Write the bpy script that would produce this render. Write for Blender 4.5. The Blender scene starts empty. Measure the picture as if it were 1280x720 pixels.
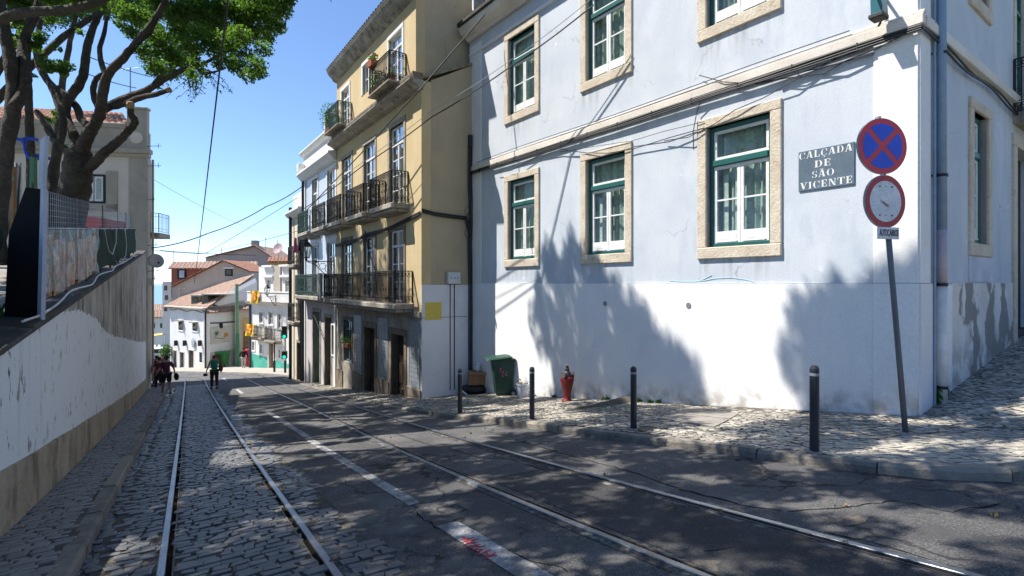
import bpy, math, random
import numpy as np
from mathutils import Vector, Matrix
random.seed(7); RNG = np.random.default_rng(7)
R = math.radians
SC = bpy.context.scene
COL = SC.collection
# ------------------------------------------------------------------ camera, sky, sun, exposure
F = 654.0; CY = 354.0                      # focal length and eye line in pixels of a 1280 wide frame
cam = bpy.data.cameras.new("camera"); cam_o = bpy.data.objects.new("camera", cam); COL.objects.link(cam_o)
cam.sensor_fit = 'HORIZONTAL'; cam.sensor_width = 36.0; cam.lens = 36.0 * F / 1280.0
cam.shift_y = -6.0 / 1280.0
cam.clip_start = 0.05; cam.clip_end = 60000
cam_o.location = (0, 0, 0); cam_o.rotation_euler = (R(90), 0, 0)
SC.camera = cam_o
SUN_EL = 57.0
SUN_TO = Vector((-0.9987, 0.05)).normalized()          # horizontal direction towards the sun
w = bpy.data.worlds.new("World"); SC.world = w; w.use_nodes = True
nt = w.node_tree; bg = nt.nodes['Background']
sky = nt.nodes.new('ShaderNodeTexSky'); sky.sky_type = 'NISHITA'; sky.sun_disc = False
sky.sun_elevation = R(SUN_EL); sky.sun_rotation = math.atan2(SUN_TO.x, SUN_TO.y)
sky.altitude = 60; sky.air_density = 0.75; sky.dust_density = 0.0; sky.ozone_density = 4.5
nt.links.new(sky.outputs[0], bg.inputs[0]); bg.inputs[1].default_value = 0.13
sl = bpy.data.lights.new("sun", 'SUN'); sl.energy = 5.0; sl.angle = R(0.53); sl.color = (1.0, 0.95, 0.87)
so = bpy.data.objects.new("sun", sl); COL.objects.link(so)
sdir = Vector((SUN_TO.x * math.cos(R(SUN_EL)), SUN_TO.y * math.cos(R(SUN_EL)), math.sin(R(SUN_EL))))
so.rotation_euler = sdir.to_track_quat('Z', 'Y').to_euler(); so.location = (-20, 4, 30)
vs = SC.view_settings; vs.view_transform = 'Standard'; vs.look = 'None'; vs.gamma = 1; vs.use_curve_mapping = False
vs.exposure = 0.9
SC.cycles.max_bounces = 6; SC.cycles.diffuse_bounces = 4; SC.cycles.transparent_max_bounces = 12

# ------------------------------------------------------------------ terrain and frames
DX, DY = -0.526, 0.8507                    # direction of the street downhill
def D(s):
    if s <= 58: return 1.47 + .142 * s - .00055 * s * s
    return 7.86 + .078 * (s - 58) + .0016 * (s - 58) ** 2
def SWX(s, w): return DX * s + DY * w, DY * s - DX * w
def TOSW(x, y): return DX * x + DY * y, DY * x - DX * y
def road_h(s, w): return -D(s)
def sstep(t, a, b):
    t = min(1, max(0, (t - a) / (b - a))); return t * t * (3 - 2 * t)
def pave_h(s, w):
    kh = .10 - .07 * sstep(s, 8, 15)
    h = -D(s) + kh
    if w > 7.6 and s < 12: h += .135 * max(0.0, w - 8.0) * sstep(w, 7.6, 8.4)
    return h
def W(x, y, Z): return Vector(((x - 640) / F * Z, Z, (CY - y) / F * Z))
def ground_px(x, y, off=0.0):
    u = (x - 640) / F; v = (y - CY) / F; lo, hi = .5, 120.0; k = DX * u + DY
    for _ in range(60):
        m = (lo + hi) / 2
        if v * m < D(k * m) - off: lo = m
        else: hi = m
    return Vector((u * lo, lo, -v * lo))

# ------------------------------------------------------------------ mesh builder
class MB:
    def __init__(self): self.v = []; self.f = []; self.m = []; self.cur = 0
    def add(self, vs, fs):
        b = len(self.v); self.v.extend([tuple(p) for p in vs])
        for q in fs: self.f.append(tuple(b + i for i in q)); self.m.append(self.cur)
        return self
    def box(self, x0, x1, y0, y1, z0, z1, c=0.0):
        x0, x1 = sorted((x0, x1)); y0, y1 = sorted((y0, y1)); z0, z1 = sorted((z0, z1))
        if c <= 0:
            v = [(x0,y0,z0),(x1,y0,z0),(x1,y1,z0),(x0,y1,z0),(x0,y0,z1),(x1,y0,z1),(x1,y1,z1),(x0,y1,z1)]
            return self.add(v, [(0,3,2,1),(4,5,6,7),(0,1,5,4),(1,2,6,5),(2,3,7,6),(3,0,4,7)])
        c = min(c, (x1-x0)/2.01, (y1-y0)/2.01, (z1-z0)/2.01)
        v = []; idx = {}
        X = (x0, x1); Y = (y0, y1); Z = (z0, z1)
        for i in (0,1):
            for j in (0,1):
                for k in (0,1):
                    sx, sy, sz = (1-2*i), (1-2*j), (1-2*k)
                    idx[i,j,k,'x'] = len(v); v.append((X[i], Y[j]+sy*c, Z[k]+sz*c))
                    idx[i,j,k,'y'] = len(v); v.append((X[i]+sx*c, Y[j], Z[k]+sz*c))
                    idx[i,j,k,'z'] = len(v); v.append((X[i]+sx*c, Y[j]+sy*c, Z[k]))
        f = []
        for i in (0,1):
            q = [idx[i,0,0,'x'], idx[i,1,0,'x'], idx[i,1,1,'x'], idx[i,0,1,'x']]; f.append(q if i else q[::-1])
            q = [idx[0,i,0,'y'], idx[0,i,1,'y'], idx[1,i,1,'y'], idx[1,i,0,'y']]; f.append(q if i else q[::-1])
            q = [idx[0,0,i,'z'], idx[1,0,i,'z'], idx[1,1,i,'z'], idx[0,1,i,'z']]; f.append(q if i else q[::-1])
        for a in (0,1):
            for b in (0,1):
                f.append([idx[0,a,b,'y'], idx[1,a,b,'y'], idx[1,a,b,'z'], idx[0,a,b,'z']])
                f.append([idx[a,0,b,'x'], idx[a,1,b,'x'], idx[a,1,b,'z'], idx[a,0,b,'z']])
                f.append([idx[a,b,0,'x'], idx[a,b,1,'x'], idx[a,b,1,'y'], idx[a,b,0,'y']])
        for i in (0,1):
            for j in (0,1):
                for k in (0,1): f.append([idx[i,j,k,'x'], idx[i,j,k,'y'], idx[i,j,k,'z']])
        return self.add(v, f)
    def prism(self, poly, y0, y1):         # polygon in x,z pushed along y
        n = len(poly)
        v = [(p[0], y0, p[1]) for p in poly] + [(p[0], y1, p[1]) for p in poly]
        f = [tuple(range(n)), tuple(range(2*n-1, n-1, -1))] + [(i, i+n, (i+1) % n + n, (i+1) % n) for i in range(n)]
        return self.add(v, f)
    def prism_x(self, poly, x0, x1):       # polygon in y,z pushed along x
        n = len(poly)
        v = [(x0, p[0], p[1]) for p in poly] + [(x1, p[0], p[1]) for p in poly]
        f = [tuple(range(n-1, -1, -1)), tuple(range(n, 2*n))] + [(i, (i+1) % n, (i+1) % n + n, i+n) for i in range(n)]
        return self.add(v, f)
    def prism_z(self, poly, z0, z1):
        n = len(poly)
        v = [(p[0], p[1], z0) for p in poly] + [(p[0], p[1], z1) for p in poly]
        f = [tuple(range(n-1, -1, -1)), tuple(range(n, 2*n))] + [(i, (i+1) % n, (i+1) % n + n, i+n) for i in range(n)]
        return self.add(v, f)
    def tube(self, pts, r, seg=8, caps=True, squash=1.0):
        pts = [Vector(p) for p in pts]; n = len(pts)
        rs = list(r) if hasattr(r, '__len__') else [r] * n
        v = []; f = []; up = None
        for i, p in enumerate(pts):
            t = (pts[min(i+1, n-1)] - pts[max(i-1, 0)])
            if t.length < 1e-9: t = Vector((0,0,1))
            t.normalize()
            if up is None:
                up = Vector((0,0,1)) if abs(t.z) < .9 else Vector((1,0,0))
            a = t.cross(up)
            if a.length < 1e-6: a = t.cross(Vector((0,1,0)))
            a.normalize(); b = a.cross(t).normalized(); up = b
            for k in range(seg):
                q = 2*math.pi*k/seg
                v.append(p + (a*math.cos(q) + b*math.sin(q)*squash) * rs[i])
        for i in range(n-1):
            for k in range(seg):
                k2 = (k+1) % seg
                f.append((i*seg+k, i*seg+k2, (i+1)*seg+k2, (i+1)*seg+k))
        if caps:
            f.append(tuple(range(seg-1, -1, -1))); f.append(tuple((n-1)*seg + k for k in range(seg)))
        return self.add(v, f)
    def lathe(self, prof, c=(0,0,0), seg=16):    # prof: (r, z)
        v = []; f = []; n = len(prof)
        for r_, z in prof:
            for k in range(seg):
                q = 2*math.pi*k/seg; v.append((c[0]+r_*math.cos(q), c[1]+r_*math.sin(q), c[2]+z))
        for i in range(n-1):
            for k in range(seg):
                k2 = (k+1) % seg; f.append((i*seg+k, i*seg+k2, (i+1)*seg+k2, (i+1)*seg+k))
        f.append(tuple(range(seg-1, -1, -1))); f.append(tuple((n-1)*seg+k for k in range(seg)))
        return self.add(v, f)
    def ball(self, c, r, seg=10, rings=7):
        rr = r if hasattr(r, '__len__') else (r, r, r)
        v = [(c[0], c[1], c[2]-rr[2])]; f = []
        for i in range(1, rings):
            p = math.pi*i/rings - math.pi/2
            for k in range(seg):
                q = 2*math.pi*k/seg
                v.append((c[0]+rr[0]*math.cos(p)*math.cos(q), c[1]+rr[1]*math.cos(p)*math.sin(q), c[2]+rr[2]*math.sin(p)))
        v.append((c[0], c[1], c[2]+rr[2]))
        for k in range(seg):
            k2 = (k+1) % seg; f.append((0, 1+k2, 1+k)); f.append((len(v)-1, 1+(rings-2)*seg+k, 1+(rings-2)*seg+k2))
        for i in range(rings-2):
            for k in range(seg):
                k2 = (k+1) % seg; f.append((1+i*seg+k, 1+i*seg+k2, 1+(i+1)*seg+k2, 1+(i+1)*seg+k))
        return self.add(v, f)
    def ring(self, c, r, t, axis='y', seg=12, tseg=4):  # small torus for ironwork
        pts = []
        for k in range(seg+1):
            q = 2*math.pi*k/seg
            if axis == 'y': pts.append((c[0]+r*math.cos(q), c[1], c[2]+r*math.sin(q)))
            else: pts.append((c[0], c[1]+r*math.cos(q), c[2]+r*math.sin(q)))
        return self.tube(pts, t, tseg, caps=False)
    def build(self, name, mats, parent=None, smooth=False, xf=None):
        me = bpy.data.meshes.new(name); me.from_pydata(self.v, [], self.f)
        mats = mats if isinstance(mats, (list, tuple)) else [mats]
        for m in mats: me.materials.append(m)
        if len(mats) > 1: me.polygons.foreach_set('material_index', self.m)
        if smooth: me.polygons.foreach_set('use_smooth', [True]*len(me.polygons))
        o = bpy.data.objects.new(name, me); COL.objects.link(o)
        if parent is not None: o.parent = parent
        if xf is not None: o.matrix_local = xf
        me.update(); return o

def np_mesh(name, verts, faces, mat, parent=None, smooth=False):
    """verts (n,3), faces (m,k) numpy"""
    me = bpy.data.meshes.new(name); n, m, k = len(verts), len(faces), faces.shape[1]
    me.vertices.add(n); me.vertices.foreach_set('co', verts.astype(np.float32).ravel())
    me.loops.add(m*k); me.loops.foreach_set('vertex_index', faces.astype(np.int32).ravel())
    me.polygons.add(m); me.polygons.foreach_set('loop_start', (np.arange(m)*k).astype(np.int32))
    me.update(calc_edges=True); me.materials.append(mat)
    o = bpy.data.objects.new(name, me); COL.objects.link(o)
    if parent is not None: o.parent = parent
    return o

def tag(o, label=None, cat=None, group=None, kind=None):
    if label: o['label'] = label
    if cat: o['category'] = cat
    if group: o['group'] = group
    if kind: o['kind'] = kind
    return o
def thing(name, label, cat, loc=(0,0,0), rotz=0.0, group=None):
    o = bpy.data.objects.new(name, None); COL.objects.link(o); o.location = loc; o.rotation_euler = (0,0,rotz)
    o.empty_display_size = .2
    return tag(o, label, cat, group)
def structure(name):
    o = bpy.data.objects.new(name, None); COL.objects.link(o); o['kind'] = 'structure'; return o
class Fr:                                   # facade frame: x along the wall, y outwards, z up
    def __init__(s, ox, oy, ax, ay):
        l = math.hypot(ax, ay); s.o = (ox, oy); s.a = (ax/l, ay/l); s.n = (-s.a[1], s.a[0]); s.rot = math.atan2(ay, ax)
    def px(s, x, y, n=0.0):
        ox = s.o[0]+s.n[0]*n; oy = s.o[1]+s.n[1]*n; u = (x-640)/F
        t = (ox-u*oy)/(u*s.a[1]-s.a[0]); Z = oy+s.a[1]*t
        return t, (CY-y)/F*Z
    def world(s, a, n, z): return Vector((s.o[0]+s.a[0]*a+s.n[0]*n, s.o[1]+s.a[1]*a+s.n[1]*n, z))
    def thing(s, name, label, cat, group=None): return thing(name, label, cat, (s.o[0], s.o[1], 0), s.rot, group)

# ------------------------------------------------------------------ materials
class Mt:
    def __init__(s, name, col, rough=.85, c2=None, vs=1.5, bs=60., bump=.15, metal=0., spec=.4, contrast=(.35,.65), fine=.12):
        s.m = bpy.data.materials.new(name); s.m.use_nodes = True; s.nt = s.m.node_tree
        s.b = s.nt.nodes['Principled BSDF']; s.b.inputs['Roughness'].default_value = rough
        s.b.inputs['Metallic'].default_value = metal; s.b.inputs['Specular IOR Level'].default_value = spec
        s.tc = s.nt.nodes.new('ShaderNodeTexCoord'); s.co = s.tc.outputs['Object']
        s.c = None
        c2 = c2 or tuple(x*.78 for x in col)
        f = s.noise(vs, *contrast)
        s.c = s.mix(f, s.rgb(col), s.rgb(c2))
        if fine > 0:
            f2 = s.noise(bs*.7, .3, .7)
            s.c = s.mix(f2, s.c, s.rgb((1-fine*2,)*3), 'MULTIPLY')
        if bump > 0:
            bn = s.n('ShaderNodeBump'); bn.inputs['Strength'].default_value = bump; bn.inputs['Distance'].default_value = .02
            s.nt.links.new(s.noise(bs, 0, 1, detail=5), bn.inputs['Height']); s.nt.links.new(bn.outputs[0], s.b.inputs['Normal'])
            s.bumpn = bn
        s.fin()
    def n(s, t): return s.nt.nodes.new(t)
    def rgb(s, c):
        q = s.n('ShaderNodeRGB'); q.outputs[0].default_value = (*c, 1); return q.outputs[0]
    def mapped(s, scale):
        mp = s.n('ShaderNodeMapping'); mp.inputs['Scale'].default_value = scale; s.nt.links.new(s.co, mp.inputs['Vector']); return mp.outputs[0]
    def ramp(s, sock, a, b):
        mr = s.n('ShaderNodeMapRange'); mr.inputs['From Min'].default_value = a; mr.inputs['From Max'].default_value = b
        mr.interpolation_type = 'SMOOTHSTEP'
        s.nt.links.new(sock, mr.inputs['Value']); return mr.outputs[0]
    def noise(s, scale, lo=.35, hi=.65, stretch=None, detail=6, rough=.6):
        q = s.n('ShaderNodeTexNoise'); q.inputs['Scale'].default_value = scale; q.inputs['Detail'].default_value = detail; q.inputs['Roughness'].default_value = rough
        s.nt.links.new(s.mapped(stretch) if stretch else s.co, q.inputs['Vector'])
        return s.ramp(q.outputs['Fac'], lo, hi)
    def axis(s, i, lo, hi, kx=0.0):        # smooth mask along an axis; kx adds a slope with x
        sp = s.n('ShaderNodeSeparateXYZ'); s.nt.links.new(s.co, sp.inputs[0])
        v = sp.outputs[i]
        if kx: v = s.math('ADD', v, s.math('MULTIPLY', sp.outputs[0], kx))
        return s.ramp(v, lo, hi)
    def math(s, op, a, b=None):
        q = s.n('ShaderNodeMath'); q.operation = op
        for i, x in enumerate((a, b)):
            if x is None: continue
            if isinstance(x, (int, float)): q.inputs[i].default_value = x
            else: s.nt.links.new(x, q.inputs[i])
        return q.outputs[0]
    def mix(s, fac, a, b, mode='MIX'):
        q = s.n('ShaderNodeMix'); q.data_type = 'RGBA'; q.blend_type = mode
        if isinstance(fac, (int, float)): q.inputs[0].default_value = fac
        else: s.nt.links.new(fac, q.inputs[0])
        for i, x in ((6, a), (7, b)): s.nt.links.new(x, q.inputs[i])
        return q.outputs[2]
    def over(s, fac, col, amt=1.0, mode='MIX'):
        if amt != 1.0: fac = s.math('MULTIPLY', fac, amt)
        s.c = s.mix(fac, s.c, s.rgb(col), mode); s.fin(); return s
    def fin(s): s.nt.links.new(s.c, s.b.inputs['Base Color'])
def mt(*a, **k): return Mt(*a, **k).m

# walls
def wall_mat(name, col, c2, dirt=(.30,.27,.22), vs=.8, streak=.35, bump=.12):
    q = Mt(name, col, .9, c2, vs=vs, bs=45, bump=bump, fine=.05)
    f = q.math('MULTIPLY', q.noise(2.2, .52, .8, stretch=(3.0,3.0,.22)), q.noise(.7, .4, .65))
    q.over(f, dirt, streak)
    q.over(q.noise(9, .64, .74), tuple(x*.75 for x in col), .5)
    return q
q = wall_mat('blue_stucco', (.485,.525,.58), (.55,.58,.62), dirt=(.36,.39,.43), streak=.6)
q.over(q.math('MULTIPLY', q.noise(1.3, .5, .72, stretch=(1,1,.5)), .8), (.63,.65,.68), .6)
q.over(q.noise(2.6, .64, .72), (.74,.75,.76), .7)
q.over(q.noise(1.9, .56, .70, stretch=(1.2,1,.35)), (.38,.43,.50), .45)
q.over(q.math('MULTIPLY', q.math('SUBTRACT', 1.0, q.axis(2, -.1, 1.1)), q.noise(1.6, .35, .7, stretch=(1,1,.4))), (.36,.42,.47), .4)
spx = q.n('ShaderNodeSeparateXYZ'); q.nt.links.new(q.co, spx.inputs[0]); X_, Z_ = spx.outputs[0], spx.outputs[2]
for zs, dz in ((.44, .55), (4.44, .6)):                      # drips under the sills
    for xa, xb in ((2.0, 3.18), (5.13, 6.31), (8.22, 9.40)):
        m_ = q.math('MULTIPLY', q.ramp(X_, xa-.30, xa-.12), q.math('SUBTRACT', 1.0, q.ramp(X_, xb+.12, xb+.30)))
        m_ = q.math('MULTIPLY', m_, q.math('MULTIPLY', q.ramp(Z_, zs-dz, zs), q.math('LESS_THAN', Z_, zs)))
        q.over(q.math('MULTIPLY', m_, q.noise(3.2, .44, .62, stretch=(2.6,1,.2))), (.30,.31,.31), .6)
m_ = q.math('MULTIPLY', q.ramp(Z_, 2.9, 3.44), q.math('LESS_THAN', Z_, 3.44)); q.over(q.math('MULTIPLY', m_, q.noise(2.2, .42, .66, stretch=(1.6,1,.15))), (.30,.32,.34), .55)
vq = q.n('ShaderNodeTexVoronoi'); vq.feature = 'DISTANCE_TO_EDGE'; vq.inputs['Scale'].default_value = .55
nz = q.n('ShaderNodeTexNoise'); nz.inputs['Scale'].default_value = 1.8; nz.inputs['Detail'].default_value = 6; q.nt.links.new(q.co, nz.inputs['Vector'])
va = q.n('ShaderNodeVectorMath'); va.operation = 'ADD'; q.nt.links.new(q.co, va.inputs[0]); vb = q.n('ShaderNodeVectorMath'); vb.operation = 'SCALE'; vb.inputs['Scale'].default_value = .9; q.nt.links.new(nz.outputs['Color'], vb.inputs[0]); q.nt.links.new(vb.outputs[0], va.inputs[1]); q.nt.links.new(va.outputs[0], vq.inputs['Vector'])
q.over(q.math('MULTIPLY', q.math('SUBTRACT', 1.0, q.ramp(vq.outputs['Distance'], .002, .007)), q.noise(.6, .5, .62)), (.22,.23,.24), .55)
BLUE = q.m
q = wall_mat('white_plinth', (.74,.74,.74), (.80,.80,.79), dirt=(.5,.5,.5), streak=.25)
q.over(q.math('MULTIPLY', q.math('SUBTRACT', 1.0, q.axis(2, -1.75, -1.25, kx=.14)), q.noise(3.5, .38, .66)), (.33,.29,.23), .75)
q.over(q.noise(5, .70, .745, stretch=(1,1,1.6)), (.45,.42,.38), .8)
q.over(q.noise(38, .70, .73), (.3,.28,.26), .7)
DADO = q.m
q = wall_mat('peeling_plinth', (.74,.72,.68), (.62,.58,.52), dirt=(.3,.26,.2), streak=.5)
q.over(q.math('MULTIPLY', q.noise(1.1, .50, .54, stretch=(1,1,.6)), 1.0), (.22,.20,.18), .92)
q.over(q.math('MULTIPLY', q.math('SUBTRACT', 1.0, q.axis(2, -1.4, -.5)), q.noise(2.5, .4, .6)), (.24,.21,.17), .7)
PEEL = q.m
QUOIN = wall_mat('white_quoin', (.78,.77,.75), (.71,.70,.69), dirt=(.5,.46,.40), streak=.25).m
q = wall_mat('pale_band', (.72,.67,.60), (.60,.54,.47), dirt=(.36,.29,.22), streak=.5); BAND = q.m
q = Mt('limestone', (.55,.465,.36), .9, (.64,.565,.45), vs=2.5, bs=30, bump=.5, fine=.08)
q.over(q.noise(7, .56, .7), (.40,.29,.18), .65); q.over(q.noise(16, .62, .7, stretch=(1,1,2)), (.24,.19,.14), .6); LIME = q.m
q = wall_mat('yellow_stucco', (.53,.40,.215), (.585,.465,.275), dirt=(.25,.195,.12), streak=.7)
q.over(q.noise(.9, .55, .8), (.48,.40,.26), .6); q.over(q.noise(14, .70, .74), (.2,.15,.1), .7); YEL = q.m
q = wall_mat('yellow_stucco_shaded', (.47,.385,.25), (.40,.335,.225), dirt=(.22,.175,.11), streak=.75)  # shaded copy of yellow stucco: duller base carries the side's shade; streaks are dirt
q.over(q.noise(1.2, .5, .75), (.37,.31,.21), .6); q.over(q.noise(11, .69, .73), (.12,.09,.07), .8); YEL_SHADED = q.m
q = Mt('old_stone', (.42,.38,.32), .92, (.30,.27,.22), vs=2, bs=25, bump=.6, fine=.1)
q.over(q.noise(3, .5, .7, stretch=(2,2,.4)), (.10,.085,.07), .75); STONE = q.m
q = Mt('dark_stone', (.24,.19,.14), .9, (.16,.13,.10), vs=3, bs=25, bump=.6, fine=.1)
q.over(q.noise(4, .55, .7), (.42,.35,.26), .5); DSTONE = q.m
q = Mt('roof_edge', (.42,.40,.35), .95, (.25,.24,.21), vs=3, bs=20, bump=.8, fine=.1); q.over(q.noise(5, .5, .66), (.10,.095,.07), .75); REDGE = q.m
q = Mt('tile_glaze', (.34,.35,.35), .35, (.27,.29,.31), vs=6, bs=80, bump=.05)
ge = q.n('ShaderNodeNewGeometry'); q.over(q.ramp(ge.outputs['Random Per Island'], .1, .9), (.22,.24,.26), .7)
vq = q.n('ShaderNodeTexChecker'); vq.inputs['Scale'].default_value = 28; q.nt.links.new(q.co, vq.inputs[0])
q.over(q.math('MULTIPLY', vq.outputs['Fac'], .55), (.13,.19,.27)); q.over(q.noise(2, .48, .7), (.22,.19,.15), .6); TILE = q.m
q = Mt('blue_tile_wall', (.52,.60,.74), .4, (.60,.66,.76), vs=4, bs=30, bump=.05)
vq = q.n('ShaderNodeTexBrick'); vq.inputs['Scale'].default_value = 1.0; vq.inputs['Brick Width'].default_value = .15; vq.inputs['Row Height'].default_value = .15
vq.inputs['Mortar Size'].default_value = .006; vq.offset = 0
sp = q.n('ShaderNodeSeparateXYZ'); cb = q.n('ShaderNodeCombineXYZ'); q.nt.links.new(q.co, sp.inputs[0]); q.nt.links.new(sp.outputs[0], cb.inputs[0]); q.nt.links.new(sp.outputs[2], cb.inputs[1]); q.nt.links.new(cb.outputs[0], vq.inputs[0])
q.over(vq.outputs['Fac'], (.30,.36,.46), .6); BTILE = q.m
WHITEW = wall_mat('white_render', (.76,.75,.73), (.69,.68,.66), dirt=(.45,.42,.38), streak=.4).m
q = wall_mat('lilac_render', (.58,.55,.56), (.50,.46,.46), dirt=(.26,.22,.2), streak=.6); LILAC = q.m
CREAM = wall_mat('cream_render', (.70,.62,.48), (.64,.57,.45), dirt=(.4,.34,.26), streak=.4).m
q = wall_mat('beige_render', (.50,.44,.37), (.44,.385,.325), dirt=(.24,.2,.16), streak=.55); BEIGE = q.m
q = wall_mat('left_house_render', (.68,.60,.52), (.60,.53,.455), dirt=(.30,.26,.22), streak=.5); LHOUSE = q.m
LTRIM = wall_mat('left_house_trim', (.44,.385,.32), (.36,.315,.26), dirt=(.2,.17,.13), streak=.6).m
OCHRE = wall_mat('ochre_render', (.66,.44,.16), (.58,.40,.17)).m
REDW = wall_mat('red_wall', (.34,.11,.075), (.28,.10,.07)).m
q = wall_mat('sea_green_base', (.06,.36,.27), (.10,.42,.33)); SEAG = q.m
q = Mt('roof_tile', (.42,.205,.135), .85, (.31,.155,.11), vs=2.5, bs=15, bump=.3, fine=.15); q.over(q.noise(6, .55, .7), (.22,.17,.13), .6); ROOF = q.m
ROOFP = mt('pale_roof_tile', (.47,.325,.25), .85, (.34,.22,.165), vs=3, bs=15)
# left retaining wall
q = Mt('stained_concrete', (.46,.44,.39), .95, (.36,.34,.30), vs=1.6, bs=35, bump=.45, fine=.08)
q.over(q.noise(1.3, .45, .62), (.50,.47,.41), .8)
q.over(q.noise(1.0, .50, .60, stretch=(.9,1,.22), detail=9, rough=.7), (.62,.59,.53), .8)
q.over(q.math('MULTIPLY', q.noise(1.25, .48, .62, stretch=(1.0,1,.13), detail=10, rough=.72), q.noise(.9, .36, .62)), (.035,.031,.026), .95)
q.over(q.math('MULTIPLY', q.noise(2.1, .55, .63, stretch=(1.5,1,.14), detail=8, rough=.7), q.noise(1.6, .42, .60)), (.05,.043,.035), .85)
q.over(q.noise(3.5, .56, .70), (.16,.145,.12), .6)
q.over(q.noise(12, .60, .72), (.10,.09,.075), .6)
sp = q.n('ShaderNodeSeparateXYZ'); q.nt.links.new(q.co, sp.inputs[0])
fc = q.n('ShaderNodeFloatCurve'); q.nt.links.new(q.math('DIVIDE', sp.outputs[0], 32.0), fc.inputs['Value'])
pts = [(0,-.9),(4,-.75),(6.3,-.62),(7.6,-.5),(9.5,-.38),(12,-.58),(14.9,-1.14),(19.7,-1.68),(28,-2.57),(32,-2.9)]
cu = fc.mapping.curves[0]
for i, (a, h) in enumerate(pts):
    x, y = a/32.0, (h+4)/4.0
    if i == 0: cu.points[0].location = (x, y)
    elif i == 1: cu.points[1].location = (x, y)
    else: cu.points.new(x, y)
fc.mapping.update()
edge = q.math('SUBTRACT', q.math('SUBTRACT', q.math('MULTIPLY', fc.outputs[0], 4.0), 4.0), sp.outputs[2])
wob = q.math('MULTIPLY', q.math('SUBTRACT', q.noise(3.5, 0, 1), .5), .16)
paint = q.ramp(q.math('ADD', edge, wob), -.012, .012)
chip = q.math('SUBTRACT', 1.0, q.math('MULTIPLY', q.noise(4.2, .60, .615, stretch=(1.5,1,.6)), q.noise(.8, .42, .5)))
q.over(q.math('MULTIPLY', paint, chip), (.79,.81,.82))
q.over(q.math('MULTIPLY', paint, q.math('MULTIPLY', q.noise(3.0, .55, .75, stretch=(2.5,1,.15)), .45)), (.44,.46,.46))
bm = q.n('ShaderNodeBump'); bm.inputs['Strength'].default_value = 1.0; bm.inputs['Distance'].default_value = .012; q.nt.links.new(q.math('MULTIPLY', paint, chip), bm.inputs['Height']); q.nt.links.new(q.bumpn.outputs[0], bm.inputs['Normal']); q.nt.links.new(bm.outputs[0], q.b.inputs['Normal'])
LWALL = q.m
q = Mt('wall_base_stone', (.46,.38,.27), .9, (.38,.31,.22), vs=1.2, bs=30, bump=.4, fine=.08)
q.over(q.math('MULTIPLY', q.noise(1.5, .44, .62, stretch=(1.3,1,.3)), q.noise(2.5, .35, .6)), (.12,.088,.058), .85); q.over(q.noise(1.1, .52, .72, stretch=(1.2,1,.4)), (.60,.54,.43), .6); q.over(q.noise(5, .55, .7), (.22,.17,.11), .5); LBASE = q.m
q = Mt('coping_concrete', (.10,.094,.085), .95, (.06,.056,.05), vs=2, bs=30, bump=.5); q.over(q.noise(3,.55,.7), (.20,.185,.165), .6); COPING = q.m
# ground
def stone_mat(name, a, b, c, rough=.6, spec=.5):
    q = Mt(name, a, rough, b, vs=5, bs=60, bump=.3, fine=.12, spec=spec)
    oi = q.n('ShaderNodeObjectInfo'); ge = q.n('ShaderNodeNewGeometry')
    q.over(q.ramp(ge.outputs['Random Per Island'], .2, 1.0), c, .75)
    q.over(q.ramp(oi.outputs['Random'], .2, 1.0), c, .45)
    q.over(q.noise(.9, .5, .75), tuple(x*.55 for x in a), .5)
    return q
SETT = stone_mat('basalt_sett', (.088,.088,.092), (.055,.055,.06), (.15,.148,.148), rough=.42).m
CALC = stone_mat('calcada_stone', (.31,.285,.24), (.20,.18,.15), (.49,.455,.39), rough=.6).m
CALD = stone_mat('grey_paving_stone', (.21,.195,.185), (.16,.15,.14), (.30,.285,.265), rough=.6).m
JOINT = mt('dark_joint_sand', (.075,.068,.06), .95, (.12,.105,.085), vs=4, bs=120, bump=.5)
JOINTL = mt('pavement_joint_sand', (.15,.135,.11), .95, (.09,.08,.065), vs=4, bs=120, bump=.5)
q = Mt('kerb_limestone', (.26,.235,.20), .85, (.17,.155,.135), vs=3, bs=30, bump=.6, fine=.12)
q.over(q.noise(4, .5, .7), (.13,.12,.105), .7); oi = q.n('ShaderNodeObjectInfo'); q.over(q.ramp(oi.outputs['Random'], .3, 1), (.34,.30,.24), .5); KERB = q.m
q = Mt('asphalt', (.18,.174,.17), .85, (.125,.122,.122), vs=.9, bs=120, bump=.9, fine=.3, spec=.35)
q.over(q.noise(75, .56, .68, detail=2), (.30,.29,.28), .75)
q.over(q.noise(52, .58, .68, detail=2), (.03,.03,.032), .8)
q.over(q.noise(1.6, .50, .72), (.23,.22,.21), .6)
q.over(q.noise(.45, .54, .58), (.085,.083,.086), .6)
q.over(q.noise(7, .60, .72, stretch=(1,1,1)), (.05,.048,.046), .6)
vo = q.n('ShaderNodeTexVoronoi'); vo.feature = 'DISTANCE_TO_EDGE'; vo.inputs['Scale'].default_value = .9
wn = q.n('ShaderNodeTexNoise'); wn.inputs['Scale'].default_value = 2.5; wn.inputs['Detail'].default_value = 6; q.nt.links.new(q.co, wn.inputs['Vector'])
vm = q.n('ShaderNodeVectorMath'); vm.operation = 'ADD'; q.nt.links.new(q.co, vm.inputs[0])
vsn = q.n('ShaderNodeVectorMath'); vsn.operation = 'SCALE'; vsn.inputs['Scale'].default_value = .7; q.nt.links.new(wn.outputs['Color'], vsn.inputs[0]); q.nt.links.new(vsn.outputs[0], vm.inputs[1])
q.nt.links.new(vm.outputs[0], vo.inputs['Vector'])
crack = q.math('MULTIPLY', q.math('SUBTRACT', 1.0, q.ramp(vo.outputs['Distance'], .006, .028)), q.noise(.5, .48, .6))
q.over(crack, (.014,.013,.013), .9); ASPH = q.m
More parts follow.
